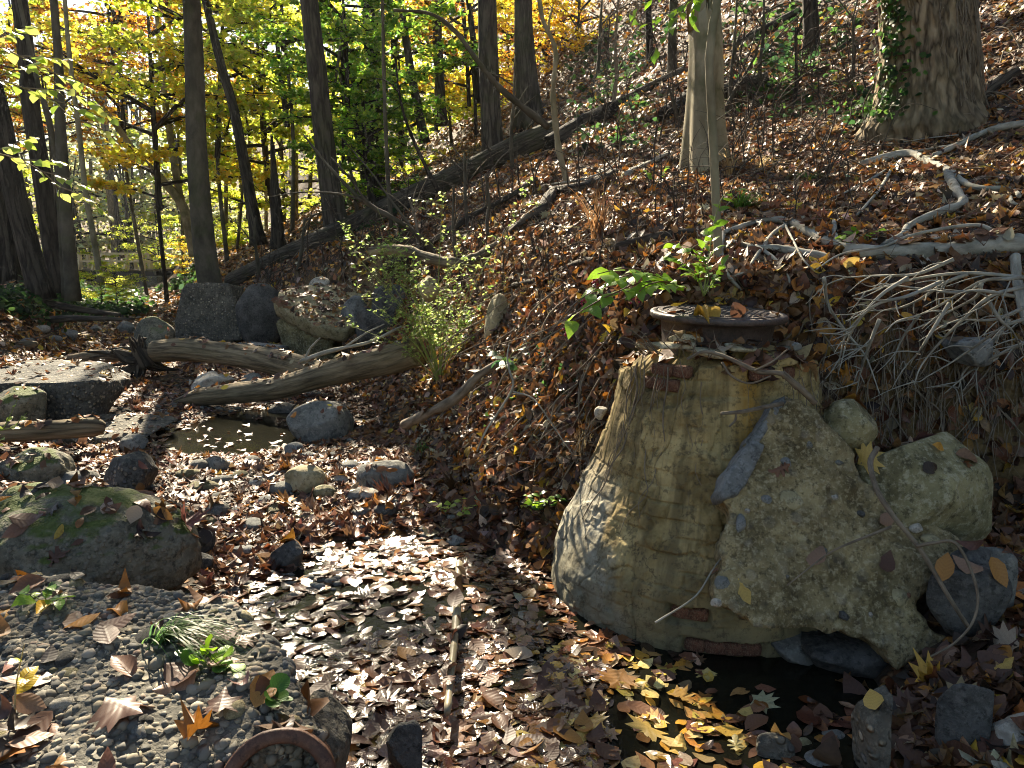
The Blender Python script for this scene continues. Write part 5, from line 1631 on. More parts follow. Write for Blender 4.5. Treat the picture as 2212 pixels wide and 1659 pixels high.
GL = [one_leaf_mesh('ovate', c, cu, cv, wide=0.95) for c, cu, cv in [((0.22, 0.42, 0.035), -0.15, -0.25), ((0.30, 0.50, 0.045), -0.05, -0.3), ((0.16, 0.33, 0.035), 0.15, -0.2), ((0.26, 0.46, 0.05), 0.1, -0.4)]]
DG = [one_leaf_mesh('ovate', c, cu, cv, wide=1.25) for c, cu, cv in [((0.035, 0.11, 0.05), -0.1, -0.2), ((0.05, 0.13, 0.05), 0.1, -0.3), ((0.09, 0.2, 0.05), 0.1, -0.2)]]
PG = [one_leaf_mesh('ovate', c, cu, cv, wide=1.2) for c, cu, cv in [((0.40, 0.52, 0.10), -0.1, -0.3), ((0.50, 0.56, 0.14), 0.1, -0.2), ((0.30, 0.46, 0.07), 0.0, -0.3)]]
RL = [one_leaf_mesh('round', c, cu, cv, wide=1.05) for c, cu, cv in [((0.22, 0.46, 0.035), -0.1, -0.1), ((0.30, 0.52, 0.04), 0.1, -0.15), ((0.07, 0.2, 0.03), 0.1, -0.1)]]
YL = [one_leaf_mesh('ovate', c, cu, cv, wide=1.1) for c, cu, cv in [((0.62, 0.55, 0.08), -0.1, -0.3), ((0.66, 0.48, 0.06), 0.15, -0.3), ((0.50, 0.52, 0.08), 0, -0.2)]]

HB = [hit(95, 1305), hit(445, 1440), hit(580, 1520), hit(32, 1545)]
leafy_plant('broadleaf_plant', 'sunlit bright green leafy plant with red berries left of the manhole cover', 'plant', [
    [at(1480, 640, 4.15), at(1430, 600, 4.05), at(1370, 592, 3.95), at(1310, 612, 3.85), at(1262, 640, 3.8)],
    [at(1480, 640, 4.15), at(1420, 592, 4.0), at(1350, 580, 3.9), at(1290, 592, 3.85)],
    [at(1480, 640, 4.15), at(1400, 610, 4.0), at(1330, 632, 3.8), at(1255, 672, 3.7), at(1225, 700, 3.68)],
    [at(1480, 640, 4.15), at(1440, 610, 4.0), at(1400, 615, 3.85), at(1380, 630, 3.8)]],
    GL, 0.125, 11, 'stem_red', 0.005, berries=7, rnd=random.Random(3))
leafy_plant('broadleaf_plant', 'green weed with jagged leaves around the foot of the thin sapling', 'plant', [
    [at(1520, 640, 4.3), at(1530, 590, 4.3), at(1500, 540, 4.25), at(1450, 525, 4.2)],
    [at(1520, 640, 4.3), at(1510, 580, 4.3), at(1520, 530, 4.3), at(1535, 490, 4.3)],
    [at(1520, 640, 4.3), at(1500, 590, 4.25), at(1460, 560, 4.2), at(1440, 545, 4.2)],
    [at(1520, 640, 4.3), at(1545, 600, 4.3), at(1560, 570, 4.3)],
    [at(1520, 640, 4.3), at(1530, 560, 4.35), at(1545, 470, 4.45), at(1565, 420, 4.5), at(1600, 405, 4.5)]],
    GL, 0.085, 12, 'stem_green', 0.004, rnd=random.Random(9))
leafy_plant('broadleaf_plant', 'low plant with big dark green leaves on the bank under the bush', 'plant', [
    [G(1095, 800), at(1085, 770, 4.8), at(1060, 755, 4.75), at(1040, 750, 4.7)],
    [G(1095, 800), at(1105, 765, 4.8), at(1130, 745, 4.75), at(1150, 738, 4.7)],
    [G(1095, 800), at(1090, 770, 4.8), at(1088, 745, 4.75)]], DG, 0.10, 6, rnd=random.Random(2))
leafy_plant('herb', 'sunlit little herb patch on the leaf litter left of the shaft foot', 'plant', [
    [G(1160, 1110), at(1150, 1080, 4.45), at(1135, 1066, 4.4)], [G(1160, 1110), at(1170, 1085, 4.45), at(1200, 1070, 4.4)], [G(1160, 1110), at(1165, 1080, 4.4), at(1165, 1060, 4.4)], [G(1190, 1105), at(1205, 1080, 4.4), at(1225, 1075, 4.4)]],
    GL + DG, 0.055, 9, r=0.002, rnd=random.Random(6))
leafy_plant('herb', 'small herb with lit leaves growing near the flat granite stone', 'plant', [
    [G(960, 1110), at(950, 1090, 4.8), at(930, 1080, 4.7)], [G(960, 1110), at(975, 1085, 4.8), at(1000, 1075, 4.7)], [G(990, 1120), at(1010, 1095, 4.7), at(1030, 1090, 4.7)]], PG, 0.05, 7, r=0.002, rnd=random.Random(12))
leafy_plant('herb', 'small weed with long green leaves on the conglomerate, left', 'plant', [
    [HB[0], HB[0] + Vector((0.015, 0, 0.04)), HB[0] + Vector((0.03, 0, 0.08))], [HB[0], HB[0] + Vector((0.04, -0.02, 0.03)), HB[0] + Vector((0.09, -0.04, 0.04))], [HB[0], HB[0] + Vector((-0.03, 0, 0.03)), HB[0] + Vector((-0.07, 0, 0.045))]], GL + DG, 0.06, 4, r=0.002, rnd=random.Random(4))
leafy_plant('herb', 'plant with round heart-shaped lime leaves at the conglomerate edge', 'plant', [
    [HB[1], HB[1] + Vector((0, 0, 0.035)), HB[1] + Vector((0.015, 0, 0.06))], [HB[1], HB[1] + Vector((0.035, 0, 0.03)), HB[1] + Vector((0.07, 0, 0.05))], [HB[1], HB[1] + Vector((0.07, -0.03, 0.02)), HB[1] + Vector((0.13, -0.06, 0.015))], [HB[1], HB[1] + Vector((-0.02, 0, 0.03)), HB[1] + Vector((-0.06, 0, 0.04))]], RL, 0.052, 4, r=0.002, rnd=random.Random(14), droop=0.0)
leafy_plant('herb', 'dark round-leaved plant by the clay pipe ridge', 'plant', [
    [HB[2], HB[2] + Vector((0.01, 0, 0.025)), HB[2] + Vector((0.02, 0, 0.045))], [HB[2], HB[2] + Vector((0.025, -0.01, 0.02)), HB[2] + Vector((0.045, -0.02, 0.02))]], [RL[2]], 0.05, 3, r=0.002, rnd=random.Random(15), droop=0.0)
leafy_plant('herb', 'slender yellowing weed stem with one yellow leaf, left bottom', 'plant', [
    [HB[3], HB[3] + Vector((0.012, 0, 0.08)), HB[3] + Vector((0.034, 0, 0.16)), HB[3] + Vector((0.05, 0, 0.21))], [HB[3] + Vector((0.015, 0, 0.085)), HB[3] + Vector((0.035, 0, 0.11)), HB[3] + Vector((0.055, 0, 0.13))]], YL, 0.07, 2, 'stem_straw', 0.003, rnd=random.Random(16))
leafy_plant('herb', 'green weed between the grey branches on the upper slope', 'plant', [
    [G(1660, 535), at(1840, 505, 5.0), at(1830, 490, 5.0)] if False else [G(1850, 530), G(1850, 530) + Vector((-0.03, -0.03, 0.07)), G(1850, 530) + Vector((-0.06, -0.05, 0.11))],
    [G(1850, 530), G(1850, 530) + Vector((0.05, -0.03, 0.07)), G(1850, 530) + Vector((0.10, -0.05, 0.09))], [G(1820, 540), G(1820, 540) + Vector((0.02, -0.03, 0.08)), G(1820, 540) + Vector((-0.05, -0.05, 0.10))]], GL, 0.08, 5, r=0.003, rnd=random.Random(17))
_g = G(1420, 400)
leafy_plant('herb', 'small lit weed at the beech foot, left side', 'plant', [[_g, _g + Vector((0.05, 0, 0.12)), _g + Vector((0.1, 0, 0.2))], [_g, _g + Vector((-0.07, 0, 0.1)), _g + Vector((-0.15, 0, 0.16))]], GL, 0.09, 5, rnd=random.Random(18))
_g = G(1690, 190)
leafy_plant('shrub', 'dark green leafy shrub on the slope between beech and oak', 'shrub', [[_g, _g + Vector((0.0, -0.05, 0.45)), _g + Vector((0.1, -0.1, 0.9))], [_g, _g + Vector((-0.2, -0.05, 0.35)), _g + Vector((-0.35, -0.1, 0.6))], [_g, _g + Vector((0.2, -0.05, 0.3)), _g + Vector((0.45, -0.1, 0.5))], [_g, _g + Vector((0.05, -0.1, 0.3)), _g + Vector((-0.1, -0.2, 0.7))]], DG, 0.14, 12, rnd=random.Random(19))

# the sunlit spindly bush in the middle
def spindly_bush():
    rnd = random.Random(21)
    base = G(950, 826)
    base.z -= 0.02
    root = add('spindly_bush', None, base, None, 'spindly sunlit bush with small pale green leaves in mid picture', 'bush')
    k = base.y / FPX
    st = Bag()
    LB = LeafBag()
    P, N, S = [], [], []
    ends = []
    for s in range(26):
        tx = rnd.uniform(-200, 215); ty = rnd.uniform(130, 400)
        e = base + Vector((tx * k, rnd.uniform(-0.35, 0.25), ty * k))
        m = base.lerp(e, 0.5) + Vector((rnd.uniform(-0.06, 0.06) - tx * k * 0.15, 0, 0.06))
        st.tube([list(base), list(m), list(e)], [0.006, 0.004, 0.0018], 5, 14, cap=False)
        for j in range(11):
            t = rnd.uniform(0.3, 1.0)
            p = (base.lerp(m, t * 2) if t < 0.5 else m.lerp(e, t * 2 - 1))
            d = Vector((rnd.gauss(0, 0.16), rnd.gauss(0, 0.14), rnd.uniform(-0.02, 0.22)))
            q = p + d
            st.tube([list(p), list(p + d * 0.5 + Vector((0, 0, 0.015))), list(q)], [0.0022, 0.0016, 0.001], 4, 6, cap=False)
            for l in range(7):
                f = rnd.uniform(0.15, 1.05)
                P.append(list(p + d * f + Vector((rnd.gauss(0, 0.014), rnd.gauss(0, 0.014), rnd.gauss(0, 0.012)))))
                N.append([rnd.gauss(0, 0.55), rnd.gauss(0, 0.55), 1.0]); S.append(rnd.uniform(0.022, 0.05))
    n = len(P)
    LB.put(np.array(P), np.array(N), np.array(S), pal([(0.32, 0.45, 0.12), (0.40, 0.50, 0.16), (0.22, 0.35, 0.09), (0.48, 0.54, 0.18)], n), 'simple', RNG.normal(0, 0.15, n), RNG.normal(-0.15, 0.2, n), wide=1.25)
    add('stems', st.mesh('stems', M['stem_green'], base), (0, 0, 0), root)
    add('foliage', LB.mesh('foliage', M['foliage'], base), (0, 0, 0), root, kind='stuff')
spindly_bush()

def grass_tuft(label, base, n, length, mat_cols, spread=0.8, lean=(0, 0), width=0.004, droop=0.9, seed=1, name='grass_tuft'):
    rnd = random.Random(seed)
    base = Vector(base)
    V, Q, C = [], [], []
    nn = 0
    for k in range(n):
        a = rnd.uniform(0, 6.28)
        l = length * rnd.uniform(0.5, 1.1)
        d = Vector((math.cos(a) * spread * rnd.random() + lean[0], math.sin(a) * spread * rnd.random() + lean[1], 1.0)).normalized()
        p = Vector((rnd.gauss(0, 0.02), rnd.gauss(0, 0.02), 0))
        sd = Vector((-d.y, d.x, 0)); sd = sd.normalized() if sd.length > 1e-3 else Vector((1, 0, 0))
        c = np.array(rnd.choice(mat_cols)) * rnd.uniform(0.75, 1.25)
        m = 7
        for i in range(m):
            t = i / (m - 1)
            q = p + d * l * t + Vector((d.x, d.y, 0)) * l * 0.5 * t * t + Vector((0, 0, -droop * l * t * t * 0.75))
            w = width * (1 - t) ** 0.7 + 0.0004
            V += [list(q - sd * w), list(q + sd * w)]
            C += [c, c]
            if i < m - 1: Q.append([nn + 2 * i, nn + 2 * i + 1, nn + 2 * i + 3, nn + 2 * i + 2])
        nn += 2 * m
    C = np.array(C)
    me = mesh_np(name, V, np.array(Q), M['foliage'], True, {'col': ('FLOAT_COLOR', C), 'tc': ('FLOAT_VECTOR', np.zeros((len(C), 3)))})
    return add(name, me, base, None, label, 'grass')
GR = [(0.10, 0.20, 0.06), (0.16, 0.28, 0.08), (0.07, 0.15, 0.06)]
ST = [(0.46, 0.34, 0.17), (0.38, 0.26, 0.13), (0.55, 0.44, 0.25)]
grass_tuft('arching grass tuft between mossy boulder and conglomerate', hit(345, 1385), 90, 0.33, GR, 0.5, (0.65, -0.1), 0.0030, 1.0, 1)
grass_tuft('dark grass tuft at the foot of the leafy bank', G(915, 975), 50, 0.26, GR, 0.8, (0, -0.2), 0.004, 1.0, 2)
grass_tuft('green grass clump behind the thin sapling', G(1600, 455), 90, 0.45, [(0.16, 0.30, 0.05), (0.10, 0.22, 0.04)], 0.8, (0.1, -0.1), 0.006, 1.0, 3)
grass_tuft('dark green grass on the slope right of the grass clump', G(1745, 395), 60, 0.4, GR, 0.9, (0.1, -0.2), 0.006, 1.1, 4)
grass_tuft('dry straw-coloured grass around the beech foot', G(1575, 385), 70, 0.75, ST, 0.5, (0.05, 0), 0.004, 0.8, 5)
grass_tuft('dry curled straw between beech and sapling', G(1640, 370), 50, 0.55, ST, 0.7, (0.1, 0), 0.004, 1.0, 6)
grass_tuft('thin dry weed stalks on the bank left of the shaft', G(1265, 990), 26, 0.42, ST, 0.5, (0.0, -0.1), 0.0022, 0.4, 7, 'dry_weed')
grass_tuft('dried brown weed with hanging dead leaves on the mid slope', G(1290, 520), 60, 0.75, [(0.24, 0.13, 0.06), (0.32, 0.18, 0.09)], 0.45, (0, 0), 0.006, 0.5, 8, 'dry_weed')

# leafy sprig hanging in at the top, and the pale branch coming in at the left
def twiggy(name, label, stems, meshes, lsize, per, mat, r, seed, droop=0.4):
    return leafy_plant(name, label, 'branch', stems, meshes, lsize, per, mat, r, rnd=random.Random(seed), droop=droop)
twiggy('leafy_sprig', 'sprig of lime green leaves hanging at the top left of the beech', [
    [at(1545, -40, 4.9), at(1490, 0, 4.85), at(1440, 30, 4.8), at(1400, 50, 4.8), at(1365, 45, 4.8)],
    [at(1545, -40, 4.9), at(1480, 10, 4.85), at(1450, 60, 4.8), at(1420, 100, 4.8), at(1405, 130, 4.8)],
    [at(1545, -40, 4.9), at(1450, -20, 4.85), at(1390, 5, 4.8), at(1350, 40, 4.8)],
    [at(1545, -40, 4.9), at(1500, 10, 4.85), at(1495, 50, 4.85)]], GL, 0.085, 9, 'twig', 0.004, 31)
for k, (pp, lab) in enumerate([([(-120, 60), (-30, 90), (40, 120), (90, 150), (130, 190)], 'pale-leaved branch reaching in over the left trunks, highest of three'),
                               ([(-120, 180), (-20, 170), (50, 190), (110, 215), (150, 250)], 'pale-leaved branch reaching in over the left trunks, middle of three'),
                               ([(-120, 330), (-20, 330), (40, 345), (90, 370), (120, 400), (140, 430)], 'pale-leaved branch reaching in over the left trunks, lowest of three')]):
    st = [[at(p[0], p[1], 6.0 + 0.3 * j) for j, p in enumerate(pp)]]
    for j in range(4):
        i = 1 + j % (len(pp) - 1)
        p = at(pp[i][0], pp[i][1], 6.0 + 0.3 * i)
        st.append([p, p + Vector((0.12 + 0.05 * j, 0.05, -0.06 * (j - 1))), p + Vector((0.30 + 0.04 * j, 0.1, -0.14 * (j - 1)))])
    twiggy('leafy_branch', lab, st, PG, 0.115, 8, 'twig', 0.007, 40 + k)
leafy_plant('herb', 'thin bright weed leaning in at the left edge over the barked log', 'plant', [
    [at(-60, 950, 4.2), at(0, 930, 4.2), at(20, 900, 4.2), at(38, 862, 4.2)], [at(0, 930, 4.2), at(30, 922, 4.2), at(45, 905, 4.2), at(58, 892, 4.2)], [at(-60, 990, 4.2), at(-10, 960, 4.2), at(10, 940, 4.2)]], PG, 0.055, 4, r=0.004, rnd=random.Random(51))
# ------------------------------------------------------------------ trees
def crown_mesh(name, seed, nleaf, R, H, lsize, colors, weights=None, layers=0.35, bark='bark_dark', density=1.0):
    """a crown centred on the origin: limbs off a central leader, leaf sprays along the side shoots"""
    rnd = np.random.default_rng(seed)
    b = Bag()
    nodes = []
    b.tube([[0, 0, -H], [rnd.normal(0, .1), rnd.normal(0, .1), 0], [0, 0, H * 0.9]], [0.05 * R / 3 + 0.03, 0.035 * R / 3 + 0.02, 0.01], 6, 10, cap=False)
    for k in range(18):
        z0 = -H * 0.85 + 1.7 * H * (k + rnd.random()) / 18
        a = k * 2.4 + rnd.normal(0, 0.4)
        prof = math.sqrt(max(0.08, 1 - (z0 / (H * 1.02)) ** 2))
        l = R * prof * rnd.uniform(0.65, 1.1)
        p0 = np.array([0, 0, z0 - 0.12 * l])
        d = np.array([math.cos(a), math.sin(a), rnd.uniform(0.05, 0.5)])
        p1 = p0 + d * l * 0.5 + rnd.normal(0, 0.06 * l, 3)
        p2 = p0 + np.array([d[0], d[1], d[2] * 0.7]) * l + rnd.normal(0, 0.06 * l, 3)
        r = 0.012 * l + 0.008
        b.tube([p0, p1, p2], [r * 1.5, r, r * 0.3], 5, 7, cap=False)
        for j in range(9):
            t = rnd.uniform(0.25, 1.0)
            q = p0 + (p1 - p0) * t * 2 if t < 0.5 else p1 + (p2 - p1) * (t * 2 - 1)
            aa = a + rnd.choice([-1, 1]) * rnd.uniform(0.4, 1.3)
            ll = l * rnd.uniform(0.2, 0.45)
            e = q + np.array([math.cos(aa), math.sin(aa), rnd.uniform(-0.25, 0.3)]) * ll
            b.tube([q, (q + e) / 2 + rnd.normal(0, 0.04 * ll, 3), e], [r * 0.4, r * 0.25, r * 0.1], 3, 4, cap=False)
            nodes.append((q, e, ll))
    n = nleaf
    k = rnd.integers(0, len(nodes), n)
    Q = np.array([nodes[i][0] for i in range(len(nodes))])[k]
    E = np.array([nodes[i][1] for i in range(len(nodes))])[k]
    LL = np.array([nodes[i][2] for i in range(len(nodes))])[k]
    t = rnd.uniform(0.1, 1.15, n)
    P = Q + (E - Q) * t[:, None] + rnd.normal(0, 1, (n, 3)) * (LL[:, None] * np.array([0.22, 0.22, 0.22 * layers]))
    N = rnd.normal(0, 0.55, (n, 3)) + np.array([0, 0, 1.0])
    node_tone = rnd.normal(0, 0.16, len(nodes))[k]
    col = pal(colors, n, 0.16, weights, rnd) * (1 + node_tone)[:, None]
    L = lsize * rnd.uniform(0.65, 1.25, n)
    v, q4, t3, c, tc = leaf_verts(P, N, L, np.clip(col, 0.01, 0.9), 'rhomb', rnd.normal(0, 0.3, n), rnd.normal(-0.1, 0.3, n), wide=1.35, rng=rnd)
    bv = np.concatenate(b.v); bq = np.concatenate(b.q); bt = np.concatenate(b.t); btc = np.concatenate(b.tc)
    off = len(v)
    verts = np.vstack([v, bv])
    faces = [np.vstack([q4, bq + off])]
    midx = np.concatenate([np.zeros(len(q4)), np.ones(len(bq))])
    return mesh_np(name, verts, faces, [M['foliage'], M[bark]], False,
                   {'col': ('FLOAT_COLOR', np.vstack([c, np.full((len(bv), 3), 0.1)])), 'tc': ('FLOAT_VECTOR', np.vstack([tc, btc]))}, midx)

CR = {}
CR['yellow'] = [crown_mesh('crown', 1, 4600, 3.2, 3.0, 0.17, YELLOW + LIME[1:2], [3, 3, 1.2, 2]), crown_mesh('crown', 2, 4600, 3.2, 3.0, 0.17, YELLOW + ORANGE[:1], [3, 3, 2, 1])]
CR['lime'] = [crown_mesh('crown', 3, 4800, 3.2, 3.0, 0.17, LIME + YELLOW[1:2], [3, 3, 2, 2, 1]), crown_mesh('crown', 4, 4800, 3.2, 3.0, 0.17, LIME)]
CR['green'] = [crown_mesh('crown', 5, 4200, 3.2, 3.0, 0.20, GREEN + LIME[:1], [2, 3, 3, 1])]
CR['orange'] = [crown_mesh('crown', 6, 4000, 3.2, 3.0, 0.16, ORANGE + YELLOW[:1])]
CR['pale'] = [crown_mesh('crown', 7, 4000, 3.2, 3.0, 0.18, HAZE_PALE)]  # distant crowns, haze put into the leaf colour
CR['shade_crown'] = [crown_mesh('crown', 10, 1200, 3.4, 2.6, 0.24, LIME + YELLOW, layers=0.8), crown_mesh('crown', 11, 1100, 3.4, 2.6, 0.24, YELLOW + ORANGE, layers=0.8)]  # small leaf clumps added above the frame to dapple the foreground
CR['canopy'] = [crown_mesh('crown', 8, 560, 4.6, 4.2, 0.22, LIME + YELLOW + ORANGE[:2], layers=0.6), crown_mesh('crown', 9, 480, 4.6, 4.2, 0.22, YELLOW + ORANGE, layers=0.6)]

def trunk_mesh(pts, radii, mat, sides=18, n=44, furrow=0.05, flare=0.5, seed=0, origin=None, roots=0, decay=1.6):
    pts = np.array([list(p) for p in pts])
    P, R = resample(pts, radii, n)
    h = P[:, 2] - P[0, 2]
    R = R * (1 + flare * np.exp(-np.maximum(h, 0) / (decay * R[0] + 0.02)))
    def disp(a, Ln, r, tc):
        d = r * furrow * fbm(tc * np.array([7, 7, 0.9]) / max(R[0], 0.05) * 0.35 + seed, 4, seed)
        if roots:
            d = d + r * 0.32 * np.cos(a * roots + seed) * np.exp(-Ln / (1.5 * decay * R[0] + 0.02))
        return d
    b = Bag().tube(P, R, sides, None, disp)
    return b.mesh('trunk', M[mat], origin)

def tree(name, label, pts, radii, mat, crowns=(), group=None, sides=18, n=44, furrow=0.05, flare=0.5, seed=0, roots=0, sink=0.25, decay=1.6):
    """pts: trunk line in space, foot first; crowns: (variant, index, centre, scale)"""
    pts = [Vector(p) for p in pts]
    d = (pts[1] - pts[0]).normalized()
    foot = pts[0].copy()
    pts[0] = pts[0] - d * sink
    root = add(name, None, foot, None, label, 'tree', group)
    add('trunk', trunk_mesh(pts, radii, mat, sides, n, furrow, flare, seed, foot, roots, decay), (0, 0, 0), root)
    for (var, ix, c, sc) in crowns:
        add('crown', CR[var][ix % len(CR[var])], Vector(c) - foot, root, rot=(random.uniform(-0.12, 0.12), random.uniform(-0.12, 0.12), random.uniform(0, 6.28)), scale=sc)
    return root

def up(px, py, Y): return at(px, py, Y)

def photo_tree(label, line, w0, w1, mat, height, canopy, Y=None, name='tree', cseed=0, dy=0.0, shade_boughs=(), **kw):
    """line: picture points foot first up to the top edge; the trunk goes on beyond the frame to the given height"""
    if Y is None:
        p0 = G(*line[0])
        Y = p0.y
    pts = [at(px, py, Y + dy * k) for k, (px, py) in enumerate(line)]
    d = (pts[-1] - pts[-2]).normalized()
    radii = list(np.linspace(w0, w1, len(pts)) / 2 * Y / FPX)
    rest = height - (pts[-1].z - pts[0].z)
    if rest > 0.5:
        for t in (0.5, 1.0):
            pts.append(pts[len(line) - 1] + (d * 0.8 + Vector((0, 0, 0.2))) * rest * t)
            radii.append(radii[len(line) - 1] * (1 - 0.75 * t))
    crowns = []
    top = pts[-1]
    rr = random.Random(cseed + 100)
    for k in range(canopy):
        a = rr.uniform(0, 6.28)
        crowns.append(('canopy', k + cseed, top + Vector((math.cos(a) * 2.4, math.sin(a) * 2.4, -rr.uniform(0.5, 5.5))), rr.uniform(0.7, 1.0)))
    crowns += [('shade_crown', k + cseed, Vector(c), sc) for k, (c, sc) in enumerate(shade_boughs)]
    return tree(name, label, pts, radii, mat, crowns, seed=cseed, **kw)

def shade_bough(x, y, z, h=7.2):
    """where a leafy bough is added, out of view, so its shade falls on the point (x, y, z)"""
    return Vector((x, y, z)) + SUNV * ((h - z) / SUNV.z)

photo_tree('slender dark leaning tree rising behind the concrete pier', [(462, 650), (445, 560), (432, 430), (424, 300), (420, 150), (414, 0)], 50, 34, 'bark_smooth', 17, 1, Y=16.4, cseed=1, flare=0.15)
photo_tree('thick grey-barked tree leaning left above the rubble heap', [(732, 514), (716, 420), (700, 300), (685, 150), (668, 0)], 46, 36, 'bark_grey', 19, 1, cseed=2, shade_boughs=[(shade_bough(-1.0, 2.7, 0.2), 0.36), (shade_bough(1.55, 2.45, 0.2), 0.36), (shade_bough(-0.25, 3.0, 0.0), 0.22), (shade_bough(-2.2, 4.2, 0.3), 0.34), (shade_bough(2.9, 5.6, 2.2, 8.5), 0.4)], flare=0.45, roots=5, n=70, sides=26)  # unseen boughs added to this tree to shade chosen ground spots
photo_tree('straight black-barked tree on the slope behind the fallen trunk', [(814, 448), (810, 350), (806, 200), (800, 0)], 36, 32, 'bark_dark', 20, 1, cseed=3, flare=0.4)
photo_tree('dark curved tree just left of the straight black trunk', [(795, 430), (786, 338), (761, 211), (740, 93), (700, 0), (660, -60)], 26, 18, 'bark_dark', 15, 0, cseed=4, flare=0.3)
photo_tree('left one of two dark ribbed trunks on the upper slope', [(1066, 350), (1060, 240), (1055, 120), (1052, 0)], 44, 38, 'bark_grey', 20, 1, cseed=5, flare=0.3, n=60, sides=24)
photo_tree('right one of two dark ribbed trunks on the upper slope', [(1145, 268), (1138, 180), (1132, 80), (1130, 0)], 44, 36, 'bark_grey', 20, 1, cseed=6, flare=0.5, roots=4)
photo_tree('thin leaning tree on the skyline against bright leaves', [(914, 290), (896, 200), (880, 106), (866, 0)], 20, 13, 'bark_grey', 15, 0, cseed=7, flare=0.2, Y=24)
photo_tree('straight thin tree on the skyline spur, flared foot', [(953, 256), (948, 148), (944, 60), (942, 0)], 22, 17, 'bark_grey', 15, 0, cseed=8, flare=0.5, Y=30)
photo_tree('thin dark tree just left of the two ribbed trunks', [(1034, 205), (1024, 100), (1012, 0)], 16, 11, 'bark_dark', 13, 0, cseed=9, Y=27)
photo_tree('smooth pale beech with spreading roots on the mid slope', [(1522, 362), (1520, 300), (1522, 200), (1524, 100), (1518, 0), (1512, -80)], 64, 62, 'bark_beech', 20, 1, cseed=10, flare=0.8, decay=3.0, roots=3, n=90, sides=48, furrow=0.035)
photo_tree('thin straight pale sapling in front of the beech', [(1552, 600), (1550, 520), (1545, 400), (1538, 250), (1532, 120), (1548, 0), (1552, -60)], 19, 17, 'bark_beech', 8, 0, cseed=11, flare=0.1, name='sapling', Y=4.75)
photo_tree('small dark trunk high on the slope between beech and oak', [(1754, 115), (1752, 60), (1750, 0), (1748, -60)], 32, 28, 'bark_dark', 14, 0, cseed=12, flare=0.4)
photo_tree('dim slim trunk on the slope left of the beech', [(1452, 160), (1452, 90), (1455, 0)], 20, 17, 'bark_smooth', 12, 0, cseed=13)
photo_tree('dim double stem on the slope far left of the beech', [(1405, 130), (1402, 60), (1400, 0)], 16, 13, 'bark_dark', 12, 0, cseed=23)
# left bank
photo_tree('massive trunk leaning left at the left edge, ivy on its side', [(85, 622), (50, 490), (25, 381), (0, 250), (-40, 100), (-60, 0)], 46, 36, 'bark_dark', 18, 1, cseed=14, flare=0.25, Y=15.0)
photo_tree('tall furrowed trunk, second of the left bank group', [(125, 608), (105, 480), (91, 381), (68, 237), (55, 100), (42, 0)], 40, 30, 'bark_dark', 20, 1, cseed=15, flare=0.12, Y=17.0)
photo_tree('smooth upright trunk, right one of the left bank group', [(156, 622), (146, 500), (137, 381), (130, 260), (126, 130), (116, 0)], 29, 15, 'bark_smooth', 17, 1, cseed=16, flare=0.25, Y=14.8)
photo_tree('thin companion stem crossing the left bank group', [(142, 616), (134, 500), (127, 381), (106, 262), (85, 190), (70, 130)], 17, 9, 'bark_smooth', 11, 0, cseed=17, flare=0.2, Y=15.2)
photo_tree('dark trunk cut by the left edge behind the leaning one', [(18, 596), (8, 500), (-8, 400), (-20, 300)], 44, 34, 'bark_dark', 16, 1, cseed=18, Y=19)
photo_tree('thin pale pole tree left of the footbridge', [(216, 596), (200, 500), (186, 423), (169, 271), (150, 120), (140, 0)], 13, 8, 'bark_beech', 14, 0, cseed=19, flare=0.1, Y=24)
photo_tree('reddish trunk standing behind the footbridge', [(255, 552), (245, 470), (232, 338), (222, 200)], 20, 14, 'bark_oak', 18, 0, cseed=20, Y=62)
photo_tree('forked yellow-lit tree leaning over the stream, long left limb', [(420, 540), (405, 480), (392, 440), (351, 389), (296, 334), (245, 262), (212, 220)], 24, 9, 'bark_beech', 8, 0, cseed=21, flare=0.2, Y=32)
photo_tree('upright stem of the forked pair above the stream', [(395, 450), (385, 406), (368, 296), (355, 200), (345, 100)], 17, 10, 'bark_beech', 10, 0, cseed=22, flare=0.0, Y=32.3, sink=0.0)
photo_tree('dark leaning tree right of the slender pier tree', [(556, 512), (543, 440), (529, 360), (503, 228), (470, 110)], 27, 17, 'bark_dark', 16, 0, cseed=24, Y=25)
photo_tree('ivy-covered dark stump tree left of the thick grey tree', [(600, 520), (598, 470), (596, 440)], 26, 22, 'bark_dark', 3, 0, cseed=25, Y=23)
for k, (x, yb, xt, w, Y, lab) in enumerate([(306, 548, 300, 7, 66, 'distant thin trunk behind the bridge railing middle'), (330, 545, 340, 6, 70, 'distant thin trunk right of the bridge railing'),
        (282, 545, 270, 8, 72, 'distant grey trunk behind the bridge posts'), (196, 545, 190, 9, 70, 'distant trunk at the left end of the bridge'), (488, 520, 482, 9, 40, 'thin far trunk between pier tree and dark leaning tree'),
        (515, 515, 520, 7, 44, 'faint far trunk beside the dark leaning tree'), (640, 470, 632, 10, 38, 'far trunk in lime leaves left of the thick grey tree'), (575, 505, 566, 8, 42, 'far trunk right of the dark leaning tree'),
        (668, 440, 676, 9, 45, 'far slim trunk touching the thick grey tree'), (860, 330, 852, 9, 44, 'far slim trunk right of the straight black tree'), (985, 240, 980, 8, 45, 'far slim trunk between skyline trees and ribbed trunks')]):
    photo_tree(lab, [(x, yb), ((x + xt) / 2 + 3, yb - 180), (xt, yb - 380)], w, w * 0.6, random.choice(['bark_grey', 'bark_smooth', 'bark_oak']), 14, 0, Y=Y, cseed=30 + k, flare=0.1, sides=10, n=20, group='distant trunks')

